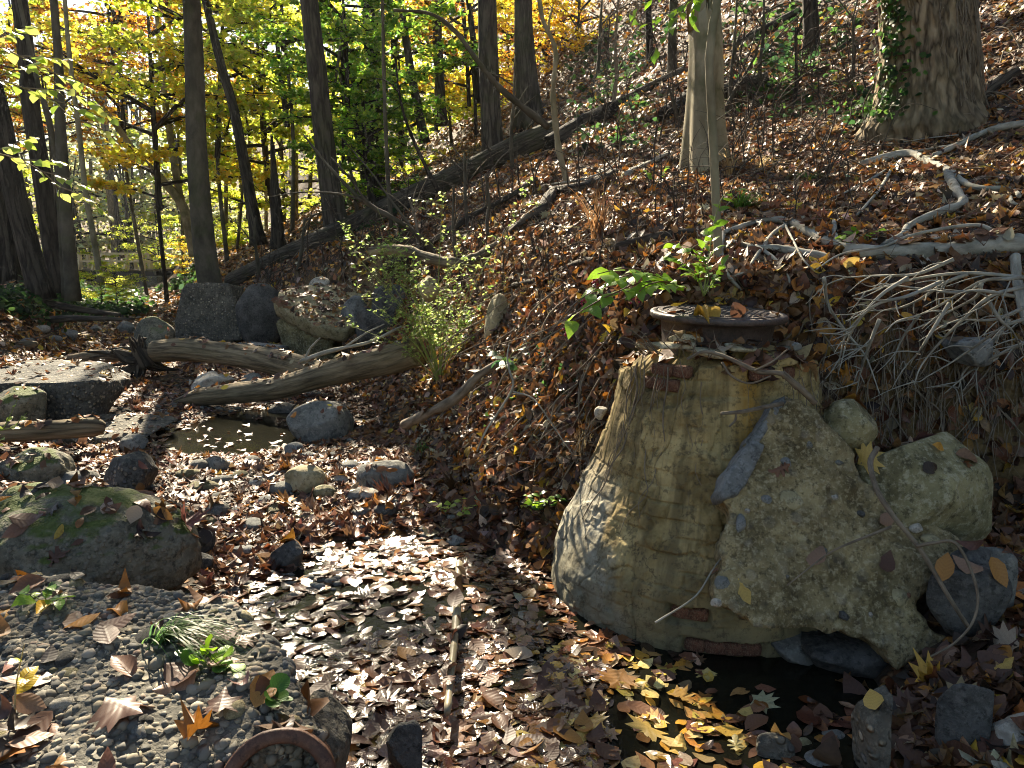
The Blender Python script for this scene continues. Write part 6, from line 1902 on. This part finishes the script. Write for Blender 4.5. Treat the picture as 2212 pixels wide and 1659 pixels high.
# the big oak with deep bark, built with its real furrows
def big_oak():
    p0 = G(2000, 262)
    Y = p0.y
    foot = p0.copy()
    root = add('oak_tree', None, foot, None, 'huge oak trunk with furrowed bark and hanging vine roots, upper right', 'tree')
    pts = [at(2000, 262, Y) - Vector((0, 0, 0.3)), at(2002, 200, Y), at(2004, 100, Y), at(2000, 0, Y), at(1998, -150, Y), at(1998, -150, Y) + Vector((0, 0.3, 6)), at(1998, -150, Y) + Vector((0.5, 0.5, 14))]
    P, R = resample(np.array([list(p) for p in pts]), np.array([100, 94, 88, 84, 80, 66, 30]) * Y / FPX, 330)
    h = P[:, 2] - foot.z
    R = R * (1 + 0.34 * np.exp(-np.maximum(h + 0.1, 0) / 0.22))
    def disp(a, Ln, r, tc):
        q = np.stack([np.cos(a) * 5.5, np.sin(a) * 5.5, Ln * 4.2], 1)
        q = q + 0.35 * np.stack([fbm(q * 0.8, 2, 91), fbm(q * 0.8, 2, 92), fbm(q * 0.8, 2, 93)], 1)
        f1, f2 = worley(q, 7)
        e = sstep((f2 - f1) / 0.32)
        return r * (0.075 * (e - 0.6) + 0.03 * fbm(q * 0.5, 3, 95) + 0.02 * fbm(q * 3, 2, 96)) + r * 0.06 * np.cos(4 * a + 1) * np.exp(-Ln / 0.6)
    b = Bag().tube(P[:220], R[:220], 190, None, disp)
    add('trunk', b.mesh('trunk', M['bark_oak'], foot), (0, 0, 0), root)
    b = Bag().tube(P[215:], R[215:] * 0.99, 16)
    add('upper_trunk', b.mesh('upper_trunk', M['bark_oak'], foot), (0, 0, 0), root)
    for k in range(2):
        add('crown', CR['canopy'][k], Vector(P[-1]) - foot + Vector((2 * k - 1, 1.0 - k, -1 - k * 2)), root, rot=(0, 0, k), scale=1.2)
    # hairy vine roots running down the bark
    rnd = random.Random(6)
    vine = None
    for k in range(26):
        a = rnd.uniform(-0.3, 1.15)
        n = 12
        zz = np.linspace(rnd.uniform(1.0, 1.7), rnd.uniform(0.02, 0.5), n)
        pp = []
        for z in zz:
            a += rnd.gauss(0, 0.02)
            i = int(np.argmin(np.abs(P[:, 2] - (foot.z + z))))
            r = R[i] * 1.035 + rnd.uniform(0.0, 0.012)
            pp.append([P[i, 0] + r * math.sin(a), P[i, 1] - r * math.cos(a), foot.z + z])
        b = Bag().tube(pp, np.linspace(0.005, 0.0025, n), 5, 30)
        o0 = Vector(pp[0])
        add('vine_root', b.mesh('vine_root', M['twig'], o0), o0 - foot, root)
    return foot, P, R
OAK, OAK_P, OAK_R = big_oak()

# understorey trees whose crowns fill the gap over the stream
UNDER = [ # crown centre px, py, Y, scale, palette, label
 (330, 190, 30, 1.5, 'yellow', 'golden-leaved tree over the stream, its crown left of the pier tree'),
 (240, 90, 33, 1.3, 'orange', 'rusty orange crown high at the left above the pale pole tree'),
 (100, 200, 30, 0.8, 'orange', 'rust-leaved crown behind the left trunk group'),
 (40, 120, 36, 1.3, 'lime', 'thin green crown at the top left corner'),
 (360, 60, 40, 1.4, 'orange', 'orange crown at the top between left trunks and pier tree'),
 (480, 90, 30, 1.4, 'lime', 'lime crown at the top just right of the pier tree'),
 (520, 300, 36, 1.2, 'lime', 'broad lime crown behind the dark leaning tree'),
 (560, 170, 32, 1.4, 'lime', 'yellow-green crown filling the gap left of the thick grey tree'),
 (610, 40, 28, 1.2, 'lime', 'yellow-green crown at the top, touching the thick grey tree'),
 (610, 400, 42, 1.5, 'lime', 'far bright lime crown low behind the thick grey tree'),
 (740, 60, 22, 0.8, 'green', 'deep green crown at the top between grey and black trunks'),
 (740, 200, 23, 0.75, 'green', 'green crown half way up between grey and black trunks'),
 (790, 310, 21, 0.55, 'green', 'low green spray in front of the curved dark trunk'),
 (850, 100, 26, 0.9, 'green', 'green crown right of the black trunk'),
 (860, 240, 36, 1.4, 'lime', 'bright lime crown between black trunk and skyline trees'),
 (880, 370, 46, 1.3, 'lime', 'low lime crown behind the skyline spur'),
 (950, 90, 36, 1.3, 'yellow', 'golden crown around the straight skyline tree'),
 (1000, 40, 32, 1.1, 'orange', 'orange-gold crown left of the two ribbed trunks'),
 (1010, 180, 44, 1.2, 'lime', 'lime crown behind the ribbed trunks'),
 (1100, 120, 42, 1.1, 'yellow', 'golden crown seen between the two ribbed trunks'),
 (1190, 60, 38, 1.0, 'orange', 'orange crown right of the ribbed trunks at the top'),
 (1250, 30, 34, 0.8, 'yellow', 'yellow crown on the slope crest at the top'),
 (500, 480, 48, 1.2, 'pale', 'pale hazy crown low behind the pier tree'),
 (250, 430, 70, 2.6, 'pale', 'pale far crown above the bridge'),
 (300, 300, 80, 3.2, 'pale', 'pale far crown behind the golden trees'),
 (160, 440, 75, 2.8, 'pale', 'pale far crown left of the bridge'),
 (60, 420, 60, 2.2, 'pale', 'pale crown behind the leaning trunk at the left edge'),
 (420, 440, 70, 2.6, 'lime', 'far green crown behind the forked tree'),
 (-10, 480, 40, 1.0, 'lime', 'low green crown at the left edge behind the trunks'),
]
for k, (px, py, Y, sc, var, lab) in enumerate(UNDER):
    c = at(px, py, Y)
    gx, gy = c.x + random.uniform(-0.5, 0.5), c.y + random.uniform(-0.3, 0.8)
    gz = tz(gx, gy)
    foot = Vector((gx, gy, gz))
    r = 0.028 * sc + 0.016
    top = c + Vector((0, 0, 2.0 * sc))
    mid = foot.lerp(c, 0.5) + Vector((random.uniform(-0.3, 0.3), 0, 0))
    crowns = [(var, k, c, sc)]
    tree('understorey_tree', lab, [foot, mid, c, top], [r * 1.6, r * 1.3, r, r * 0.3], random.choice(['bark_dark', 'bark_smooth']), crowns, sides=8, n=16, seed=k, flare=0.2)

# low bushes of the left bank and under the bridge, built as bushes with stems in the crown
for k, (px, py, Y, sc, var, lab) in enumerate([(215, 600, 26, 0.30, 'lime', 'bright green bush on the left bank below the bridge'), (250, 612, 24, 0.22, 'lime', 'small sunlit bush at the stream edge below the bridge'), (60, 600, 22, 0.25, 'lime', 'green bush between the left trunks'),
        (420, 560, 38, 0.45, 'yellow', 'yellow-green bush on the right bank beyond the pier'), (470, 540, 40, 0.5, 'lime', 'lime bush on the right bank behind the pier tree'), (340, 520, 52, 0.7, 'lime', 'bush at the right end of the bridge')]):
    c = at(px, py, Y)
    z = tz(c.x, c.y)
    c.z = max(c.z, z + 1.6 * sc)
    add('bush', CR[var][k % len(CR[var])], c, None, lab, 'bush', scale=sc, rot=(0, 0, k))

# the wood beyond, too far to tell the trees apart
def far_wood():
    rnd = np.random.default_rng(77)
    LB = LeafBag()
    n = 46000
    az = rnd.uniform(-0.75, 0.62, n)
    clump = rnd.integers(0, 260, n)
    ca = rnd.uniform(-0.75, 0.62, 260); cd = rnd.uniform(62, 150, 260); ch = rnd.uniform(0.5, 16, 260); cr = rnd.uniform(2.0, 5.0, 260)
    X = np.sin(ca) * cd; Y = np.cos(ca) * cd
    Z = terrain(X, Y) + ch
    P = np.stack([X, Y, Z], 1)[clump] + rnd.normal(0, 1, (n, 3)) * cr[clump][:, None] * np.array([0.62, 0.62, 0.5])
    tone = rnd.integers(0, 4, 260)[clump]
    base = np.array([(0.50, 0.56, 0.26), (0.62, 0.60, 0.22), (0.42, 0.50, 0.26), (0.66, 0.52, 0.20)])[tone]  # leaf tones paled to stand for distance haze
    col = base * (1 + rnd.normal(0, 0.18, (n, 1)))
    LB.put(P, rnd.normal(0, 0.6, (n, 3)) + np.array([0, 0, 1]), rnd.uniform(0.25, 0.5, n), np.clip(col, 0.02, 0.9), 'rhomb', 0.1, 0.1, wide=1.3, rng=rnd)
    return LB.mesh('far_wood', M['foliage'])
add('far_wood', far_wood(), label='pale autumn wood filling the far valley', kind='stuff')
def far_trunks():
    rnd = random.Random(3)
    b = Bag()
    for k in range(130):
        a = rnd.uniform(-0.7, 0.3); d = rnd.uniform(58, 120)
        x, y = math.sin(a) * d, math.cos(a) * d
        z = tz(x, y); h = rnd.uniform(8, 18); r = rnd.uniform(0.07, 0.2)
        b.tube([[x, y, z - 0.3], [x + rnd.gauss(0, 0.6), y, z + h * 0.5], [x + rnd.gauss(0, 1.2), y, z + h]], [r, r * 0.8, r * 0.3], 6, 7, cap=False)
    return b.mesh('far_wood_trunks', M['bark_grey'])
add('far_wood_trunks', far_trunks(), label='trunks of the far wood', kind='stuff')

# fallen trunks on the slope
def lying_trunk(label, pts_px, r0, r1, lift, mat, seed, sides=22):
    pts = []
    for px, py in pts_px:
        g = G(px, py); g.z += lift; pts.append(g)
    # a trunk is straight: fit it to its ends with a gentle sag
    a, b = pts[0], pts[-1]
    n = len(pts)
    pts = [p.lerp(a.lerp(b, k / (n - 1)), 0.55) for k, p in enumerate(pts)]
    o = log('fallen_tree', label, 'log', pts, list(np.linspace(r0, r1, n)), mat, sides, 110, 0.10, seed)
    return o
lying_trunk('long fallen trunk with furrowed bark running up the slope from the pier', [(505, 628), (620, 580), (700, 545), (800, 490), (900, 438), (1000, 395), (1100, 350), (1210, 310)], 0.24, 0.30, 0.24, 'bark_grey', 21)
lying_trunk('thick end of a fallen trunk on the slope above the ribbed trunks', [(1190, 330), (1230, 300), (1270, 275), (1320, 258)], 0.24, 0.22, 0.12, 'bark_dark', 22)
lying_trunk('fallen trunk on the upper slope left of the beech', [(1270, 265), (1340, 232), (1410, 195), (1480, 160)], 0.13, 0.11, 0.08, 'bark_grey', 23, 14)
lying_trunk('dead trunk lying behind the beech, right side', [(1560, 215), (1610, 195), (1660, 182)], 0.16, 0.13, 0.08, 'log_dark', 24, 14)
lying_trunk('fallen trunk high on the slope right of the beech', [(1590, 105), (1650, 70), (1730, 30)], 0.12, 0.10, 0.06, 'bark_grey', 25, 12)
lying_trunk('small dead stem behind the beech left root', [(1440, 260), (1480, 225), (1500, 205)], 0.16, 0.12, 0.06, 'bark_dark', 26, 12)
lying_trunk('rotten dark log against the right foot of the big oak', [(2085, 245), (2130, 200), (2190, 165)], 0.09, 0.07, 0.05, 'log_dark', 27, 14)

# ------------------------------------------------------------------ footbridge
def bridge():
    Yb = 55.0
    A = at(120, 580, Yb + 2.0); B = at(352, 580, Yb - 1.0)
    A.z = B.z = at(240, 581, Yb).z
    root = add('footbridge', None, A, None, 'pale timber-railed footbridge over the stream far left', 'bridge')
    d = (B - A); Lb = d.length; d.normalize()
    nrm = Vector((-d.y, d.x, 0))
    def box(name, mat, c, sx, sy, sz, tiltx=0.0):
        v = np.array([[x, y, z] for x in (-.5, .5) for y in (-.5, .5) for z in (-.5, .5)]) * np.array([sx, sy, sz])
        f = np.array([[0, 1, 3, 2], [4, 6, 7, 5], [0, 4, 5, 1], [2, 3, 7, 6], [0, 2, 6, 4], [1, 5, 7, 3]])
        o = add(name, mesh_np(name, v, f, M[mat], False), c - A, root)
        o.rotation_euler = (Matrix((d, nrm, Vector((0, 0, 1)))).transposed() @ Matrix.Rotation(tiltx, 3, 'X')).to_euler()
        return o
    mid = (A + B) / 2
    box('deck', 'log', mid + Vector((0, 0, -0.06)), Lb, 2.0, 0.12)
    for s in (-0.8, 0.0, 0.8):
        box('beam', 'bridge_steel', mid + nrm * s + Vector((0, 0, -0.36)), Lb, 0.22, 0.46)
    for s in (-1.02, 1.02):
        for zr, hh in ((1.08, 0.15), (0.55, 0.13)):
            box('rail', 'bridge_paint', mid + nrm * s + Vector((0, 0, zr)), Lb, 0.10, hh)
        n = 7
        for k in range(n):
            p = A + d * (Lb * (k + 0.5) / n) + nrm * s
            po = box('post', 'bridge_paint', p + Vector((0, 0, 0.5)), 0.2, 0.18, 1.15)
            br = box('brace', 'bridge_paint', p + nrm * (0.18 if s > 0 else -0.18) + Vector((0, 0, 0.30)), 0.16, 0.14, 0.8, 0.45 if s > 0 else -0.45)
            rel = po.matrix_basis.inverted() @ br.matrix_basis
            br.parent = po
            br.matrix_basis = rel
    for t, lab in ((0.30, 1), (0.97, 2)):
        p = A + d * Lb * t
        zb = tz(p.x, p.y)
        box('abutment', 'stone_wall', Vector((p.x, p.y, A.z - 1.3)), 1.6, 2.4, 1.7)
bridge()

# ------------------------------------------------------------------ leaf litter
BVH, FTAG = build_bvh()
DOWN = Vector((0, 0, -1))

def drop(xs, ys, keep_prob, rng):
    """let leaves fall: returns points, normals, tag of what they landed on"""
    P, N, T = [], [], []
    zt = height(xs, ys) + 3.0
    for x, y, z in zip(xs, ys, zt):
        loc, nrm, idx, _ = BVH.ray_cast(Vector((x, y, z)), DOWN)
        if loc is None: continue
        t = int(FTAG[idx])
        if nrm.z < 0: nrm = -nrm
        if t and (nrm.z < 0.5 or (t == 6 and (nrm.z < 0.75 or loc.z < 1.15)) or rng.random() > keep_prob.get(t, 0.1)): continue
        P.append(loc[:]); N.append(nrm[:]); T.append(t)
    return np.array(P), np.array(N), np.array(T)

def polar(n, r0, r1, a0, a1, rng, power=1.0):
    t = rng.random(n)
    r = np.sqrt(r0 ** 2 + (r1 ** 2 - r0 ** 2) * t) if power == 1 else r0 * (r1 / r0) ** t
    a = rng.uniform(a0, a1, n)
    return r * np.sin(a), r * np.cos(a)

KP = {1: 0.08, 2: 0.16, 3: 0.14, 8: 0.03, 4: 0.08, 5: 0.85, 6: 0.6, 7: 0.03}
rng = np.random.default_rng(5)
litter_near = LeafBag(); litter_wet = LeafBag(); litter_far = LeafBag()
BIG = []

def settle(P, N, T, rng, near):
    """wet leaves float flat on the water, dry ones curl on the slope"""
    wet = (P[:, 2] < 0.0) & (T == 0)
    P = P.copy(); N = N.copy()
    P[wet, 2] = rng.uniform(0.002, 0.010, wet.sum())
    N[wet] = np.array([0, 0, 1.0])
    damp = wet | ((P[:, 2] < 0.10) & (P[:, 0] + 0.45 * P[:, 1] < 2.2))
    jit = np.where(wet, 0.11, np.where(T > 0, 0.16, np.where(damp, 0.24, 0.42)))
    N = N + rng.normal(0, 1, N.shape) * jit[:, None]
    lift = np.where(wet, 0.0, np.where(damp, 0.010, 0.022)) * rng.random(len(P))
    P[:, 2] += lift + np.where(wet, 0, 0.004)
    return P, N, wet, damp

def litter_cols(P, damp, n, rng):
    c = pal(LITTER, n, 0.26, LITTER_W, rng)
    cd = pal([(0.13, 0.058, 0.034), (0.19, 0.095, 0.056), (0.085, 0.038, 0.023), (0.25, 0.155, 0.095), (0.21, 0.082, 0.028), (0.34, 0.155, 0.04), (0.36, 0.28, 0.21), (0.05, 0.028, 0.019)], n, 0.24, [4, 4, 3.5, 2.2, 3.5, 1.6, 0.8, 2.5], rng)
    # a drift of fresh yellow leaves at the near right edge of the water
    yd = np.exp(-(((P[:, 0] - 0.62) / 0.38) ** 2 + ((P[:, 1] - 2.75) / 0.5) ** 2))
    cy = pal([(0.60, 0.42, 0.09), (0.56, 0.30, 0.05), (0.64, 0.50, 0.20), (0.40, 0.22, 0.08)], n, 0.15, None, rng)
    c = np.where(damp[:, None], cd, c)
    return np.where((rng.random(n) < yd * 0.75)[:, None], cy, c)

# near: every leaf with a midrib and curl
xs, ys = polar(24000, 1.15, 5.6, -0.72, 0.70, rng)
P, N, T = drop(xs, ys, KP, rng)
P, N, wet, damp = settle(P, N, T, rng, True)
deep = wet & (fbm(np.stack([P[:, 0] * 1.5, P[:, 1] * 1.5, P[:, 0] * 0], 1), 2, 44) < -0.30)
hollow = (((P[:, 0] - 1.35) / 0.45) ** 2 + ((P[:, 1] - 3.08) / 0.24) ** 2 < 1) & (T == 0)
steep = (N[:, 2] < 0.45) & (T == 0)
thin = wet & (fbm(np.stack([P[:, 0] * 1.6, P[:, 1] * 1.6, P[:, 0] * 0], 1), 3, 44) < -0.12)
keep = ~((thin & (rng.random(len(P)) < 0.72)) | (wet & (rng.random(len(P)) < 0.15)) | (hollow & (rng.random(len(P)) < 0.80)) | (steep & (rng.random(len(P)) < 0.55)))
P, N, T, wet, damp = P[keep], N[keep], T[keep], wet[keep], damp[keep]
n = len(P)
size = (0.050 + 0.10 * rng.beta(2.0, 1.8, n)) * np.where(damp, 0.92, 1.0)
col = litter_cols(P, damp, n, rng)
kindn = rng.choice(4, n, p=[0.76, 0.13, 0.07, 0.04])
cu = np.where(wet, rng.normal(0, 0.10, n), rng.normal(0.05, 0.42, n))
cv = np.where(wet, rng.normal(0.03, 0.10, n), rng.normal(0.1, 0.42, n))
# the leaves that show largest become leaves of their own
dist = np.linalg.norm(P - np.array(CAM), axis=1)
depth = P[:, 1] * math.cos(PITCH) - (P[:, 2] - CAM.z) * math.sin(PITCH)
sx = P[:, 0] / depth * FPX; sy = ((P[:, 2] - CAM.z) * math.cos(PITCH) + P[:, 1] * math.sin(PITCH)) / depth * FPX
infr = (np.abs(sx) < 1080) & (np.abs(sy) < 800) & (depth > 0.5)
score = np.where(infr, size / dist * np.abs(np.sum(N / np.linalg.norm(N, axis=1, keepdims=True) * (np.array(CAM) - P) / dist[:, None], 1)), 0)
# unhidden only
order = np.argsort(-score)
chosen = []
for i in order:
    if len(chosen) >= 290: break
    p = Vector(P[i]) + Vector((0, 0, 0.012))
    dv = (CAM - p); L_ = dv.length
    hit = BVH.ray_cast(p + dv.normalized() * 0.02, dv.normalized(), L_)
    if hit[0] is not None: continue
    chosen.append(i)
chosen = np.array(chosen)
rest = np.ones(n, bool); rest[chosen] = False
for k, kn in enumerate(('ovate', 'simple', 'maple', 'oak')):
    for wf in (False, True):
      m = rest & (kindn == k) & (wet == wf)
      sc = size[m] * (1.2 if kn in ('maple', 'oak') else 1.0)
      (litter_wet if wf else litter_near).put(P[m], N[m], sc, col[m], kn, cu[m], cv[m], wide=rng.uniform(0.65, 1.3, m.sum()), rng=rng)
SH = []
for kn in ('ovate', 'ovate', 'ovate', 'maple', 'oak'):
    for ci, c in enumerate([(0.21, 0.10, 0.055), (0.30, 0.18, 0.115), (0.12, 0.058, 0.036), (0.42, 0.20, 0.05), (0.56, 0.38, 0.10), (0.40, 0.31, 0.22)]):
        cu_, cv_ = rng.normal(0.0, 0.2), rng.normal(0.06, 0.2)
        me = LeafBag().put(np.array([[0, 0, 0.0]]), np.array([[0, 0, 1.0]]), 1.0, np.array([c]), kn, cu_, cv_, np.array([[0, 1.0, 0]]), rng.uniform(0.9, 1.2)).mesh('fallen_leaf', M['litter'])
        SH.append((kn, np.array(c), me))
CN = ['brown', 'tan', 'umber', 'orange', 'yellow', 'pale']
for i in chosen:
    cands = [s for s in SH if (s[0] == ('ovate' if kindn[i] < 2 else 'maple' if kindn[i] == 2 else 'oak'))]
    j = min(range(len(cands)), key=lambda q: np.sum((cands[q][1] - col[i]) ** 2) + rng.random() * 0.004)
    kn, c, me = cands[j]
    nn = Vector(N[i]).normalized()
    d = Vector(rng.normal(size=3)); d = (d - nn * d.dot(nn)).normalized()
    mt = Matrix((d.cross(nn), d, nn)).transposed()
    where = 'on the conglomerate' if T[i] == 4 else 'on a stone' if T[i] else 'floating' if wet[i] else 'on damp ground' if damp[i] else 'in dry litter'
    shape = {'ovate': 'oval', 'maple': 'maple', 'oak': 'oak'}[kn]
    cname = CN[int(np.argmin([np.sum((c - np.array(q)) ** 2) for q in [(0.21, 0.10, 0.055), (0.30, 0.18, 0.115), (0.12, 0.058, 0.036), (0.42, 0.20, 0.05), (0.56, 0.38, 0.10), (0.40, 0.31, 0.22)]]))]
    lab = f'{cname} {shape} fallen leaf {where}, {beside(sx[i] + 1106, 829.5 - sy[i])}'
    add('fallen_leaf', me, Vector(P[i]) + Vector((0, 0, 0.004)), None, lab, 'leaf', 'largest fallen leaves of the foreground', rot=mt.to_euler(), scale=float(size[i]) * (1.2 if kn != 'ovate' else 1.05))

# leaves lodged on the steep bank faces
gv, gp, _ = SOLID[0]
gp = np.array(gp)
a_, b_, c_ = gv[gp[:, 0]], gv[gp[:, 1]], gv[gp[:, 2]]
fn = np.cross(b_ - a_, c_ - a_); ar = np.linalg.norm(fn, axis=1); fn = fn / ar[:, None]
cen = (a_ + c_ + b_) / 3
sel = (fn[:, 2] < 0.72) & (cen[:, 1] > 1.5) & (cen[:, 1] < 13) & (np.abs(cen[:, 0]) < 0.8 * cen[:, 1])
bare = (cen[:, 0] > 1.75) & (cen[:, 1] < 5) & (cen[:, 2] < 1.25)
wgt = np.where(sel, ar * np.where(bare, 0.2, 1.0) / np.maximum(cen[:, 1], 4), 0)
pick = rng.choice(len(ar), 12000, p=wgt / wgt.sum())
ra, rb = rng.random((2, len(pick), 1)); fl = ra + rb > 1; ra, rb = np.where(fl, 1 - ra, ra), np.where(fl, 1 - rb, rb)
Pb = a_[pick] + (b_ - a_)[pick] * ra + (c_ - a_)[pick] * rb + fn[pick] * rng.uniform(0.004, 0.04, (len(pick), 1))
nb_ = len(Pb)
litter_near.put(Pb, fn[pick] + rng.normal(0, 0.5, (nb_, 3)), rng.uniform(0.06, 0.12, nb_), pal(LITTER, nb_, 0.22, LITTER_W, rng), 'ovate', rng.normal(0.1, 0.45, nb_), rng.normal(0.1, 0.45, nb_), wide=rng.uniform(0.8, 1.2, nb_), rng=rng)
# middle
xs, ys = polar(66000, 5.4, 15, -0.74, 0.66, rng, 2)
P, N, T = drop(xs, ys, KP, rng)
P, N, wet, damp = settle(P, N, T, rng, False)
pool = ((P[:, 0] + 2.75) / 0.75) ** 2 + ((P[:, 1] - 7.7) / 1.0) ** 2 < 1
keep = ~((wet & pool & (rng.random(len(P)) < 0.97)) | ((N[:, 2] < 0.4) & (rng.random(len(P)) < 0.5)))
P, N, T, wet, damp = P[keep], N[keep], T[keep], wet[keep], damp[keep]
n = len(P)
col = litter_cols(P, damp, n, rng)
size = rng.uniform(0.05, 0.11, n) * (1 + 0.03 * np.maximum(P[:, 1] - 7, 0))
mp = rng.random(n) < 0.12
litter_far.put(P[~mp], N[~mp], size[~mp], col[~mp], 'simple', rng.normal(0.05, 0.4, (~mp).sum()), rng.normal(0.1, 0.4, (~mp).sum()), wide=rng.uniform(0.9, 1.3, (~mp).sum()), rng=rng)
litter_far.put(P[mp], N[mp], size[mp] * 1.3, col[mp], 'maple', rng.normal(0.05, 0.3, mp.sum()), rng.normal(0.1, 0.3, mp.sum()), rng=rng)
# far slope
xs, ys = polar(46000, 14, 48, -0.70, 0.66, rng, 2)
zs = height(xs, ys)
e = 0.05
Nf = np.stack([-(height(xs + e, ys) - zs) / e, -(height(xs, ys + e) - zs) / e, np.ones_like(zs)], 1)
Nf /= np.linalg.norm(Nf, axis=1, keepdims=True)
Pf = np.stack([xs, ys, zs + 0.02 + 0.03 * rng.random(len(xs))], 1)
n = len(xs)
col = pal(LITTER + [(0.50, 0.26, 0.06)], n, 0.22, LITTER_W + [3], rng)
litter_far.put(Pf, Nf + rng.normal(0, 0.4, Nf.shape), rng.uniform(0.10, 0.18, n) * (1 + 0.02 * (ys - 14)), col, 'simple', rng.normal(0.05, 0.4, n), rng.normal(0.1, 0.4, n), wide=1.2, rng=rng)
add('leaf_litter', litter_near.mesh('leaf_litter', M['litter']), label='brown and tan leaf litter covering bed and near banks', kind='stuff')
add('floating_leaves', litter_wet.mesh('floating_leaves', M['litter_wet']), label='wet brown leaves floating matted on the shallow stream', kind='stuff')
add('leaf_litter', litter_far.mesh('leaf_litter', M['litter_far']), label='brown and orange leaf litter over the farther bed and hillside', kind='stuff')

# ------------------------------------------------------------------ ivy and low green ground cover
def ivy():
    rng = np.random.default_rng(15)
    LB = LeafBag()
    # left bank under the trunks
    out = []
    for (px0, px1, py0, py1, n) in [(150, 290, 625, 690, 2200), (0, 150, 640, 680, 900), (330, 420, 560, 620, 1200), (1240, 1420, 60, 330, 500), (1560, 1850, 20, 260, 600), (1850, 1950, 215, 275, 500), (1230, 1340, 720, 860, 120), (1060, 1200, 760, 900, 140), (700, 900, 330, 520, 500)]:
        for k in range(n // 6):
            p = G(rng.uniform(px0, px1), rng.uniform(py0, py1))
            if p.y > 45: continue
            for j in range(6):
                q = p + Vector((rng.normal(0, 0.12), rng.normal(0, 0.12), 0)) * (p.y / 10)
                out.append((q.x, q.y, tz(q.x, q.y) + rng.uniform(0.02, 0.10) * min(p.y / 8, 2.5), p.y))
    o = np.array(out)
    n = len(o)
    LB.put(o[:, :3], rng.normal(0, 0.5, (n, 3)) + np.array([0, -0.2, 1]), rng.uniform(0.05, 0.09, n) * np.maximum(o[:, 3] / 8, 0.8), pal([(0.035, 0.085, 0.028), (0.05, 0.12, 0.03), (0.085, 0.17, 0.04), (0.03, 0.06, 0.03)], n, 0.2, None, rng), 'simple', 0.1, -0.1, wide=1.5, rng=rng)
    return LB.mesh('ivy', M['foliage'])
add('ivy', ivy(), label='dark green ivy and seedlings spread over the banks', kind='stuff')
# ivy climbing the left shoulder of the oak
def oak_ivy():
    rng = np.random.default_rng(16)
    n = 420
    a = rng.normal(-1.15, 0.28, n); z = rng.uniform(-0.05, 2.0, n)
    i = np.clip(np.searchsorted(OAK_P[:, 2], OAK.z + z), 0, len(OAK_P) - 1)
    r = OAK_R[i] * 1.05 + rng.uniform(0.0, 0.07, n)
    P = np.stack([OAK_P[i, 0] + r * np.sin(a), OAK_P[i, 1] - r * np.cos(a), OAK.z + z], 1)
    N = np.stack([np.sin(a), -np.cos(a), np.full(n, 0.5)], 1) + rng.normal(0, 0.4, (n, 3))
    return LeafBag().put(P, N, rng.uniform(0.05, 0.09, n), pal([(0.035, 0.09, 0.03), (0.06, 0.15, 0.035), (0.12, 0.24, 0.05)], n, 0.2, None, rng), 'simple', 0.1, -0.1, wide=1.5, rng=rng).mesh('climbing_ivy', M['foliage'])
add('climbing_ivy', oak_ivy(), (0, 0, 0), None, 'dark ivy climbing the left side of the big oak', 'ivy')
# scrap of blue plastic caught by the pool
_v, _f = rock_verts(4, 3, 6, 0.2)
_p = G(510, 934)
_o = add('plastic_scrap', mesh_np('plastic_scrap', _v * np.array([0.13, 0.06, 0.025]) + 0.02 * fbm(_v * 3, 3, 2)[:, None], _f, M['blue_plastic']), (_p.x, _p.y, _p.z + 0.02), None, 'crumpled scrap of blue plastic at the far edge of the pool', 'litter')

# ------------------------------------------------------------------ the hazy air of the valley
def haze():
    lo, hi = (-196, -30, -8), (176, 236, 46)
    v = np.array([[x, y, z] for x in (lo[0], hi[0]) for y in (lo[1], hi[1]) for z in (lo[2], hi[2])], float)
    f = np.array([[0, 1, 3, 2], [4, 6, 7, 5], [0, 4, 5, 1], [2, 3, 7, 6], [0, 2, 6, 4], [1, 5, 7, 3]])
    m, nt, out = new_mat('haze')
    pv = nt.nodes.new('ShaderNodeVolumePrincipled')
    pv.inputs['Color'].default_value = (0.86, 0.92, 1.0, 1)
    pv.inputs['Density'].default_value = HAZE_DENSITY
    pv.inputs['Anisotropy'].default_value = 0.45
    nt.links.new(pv.outputs['Volume'], out.inputs['Volume'])
    add('haze', mesh_np('haze', v, f, m, False), label='thin sunlit haze filling the wooded valley', kind='stuff')
HAZE_DENSITY = 0.00022
haze()
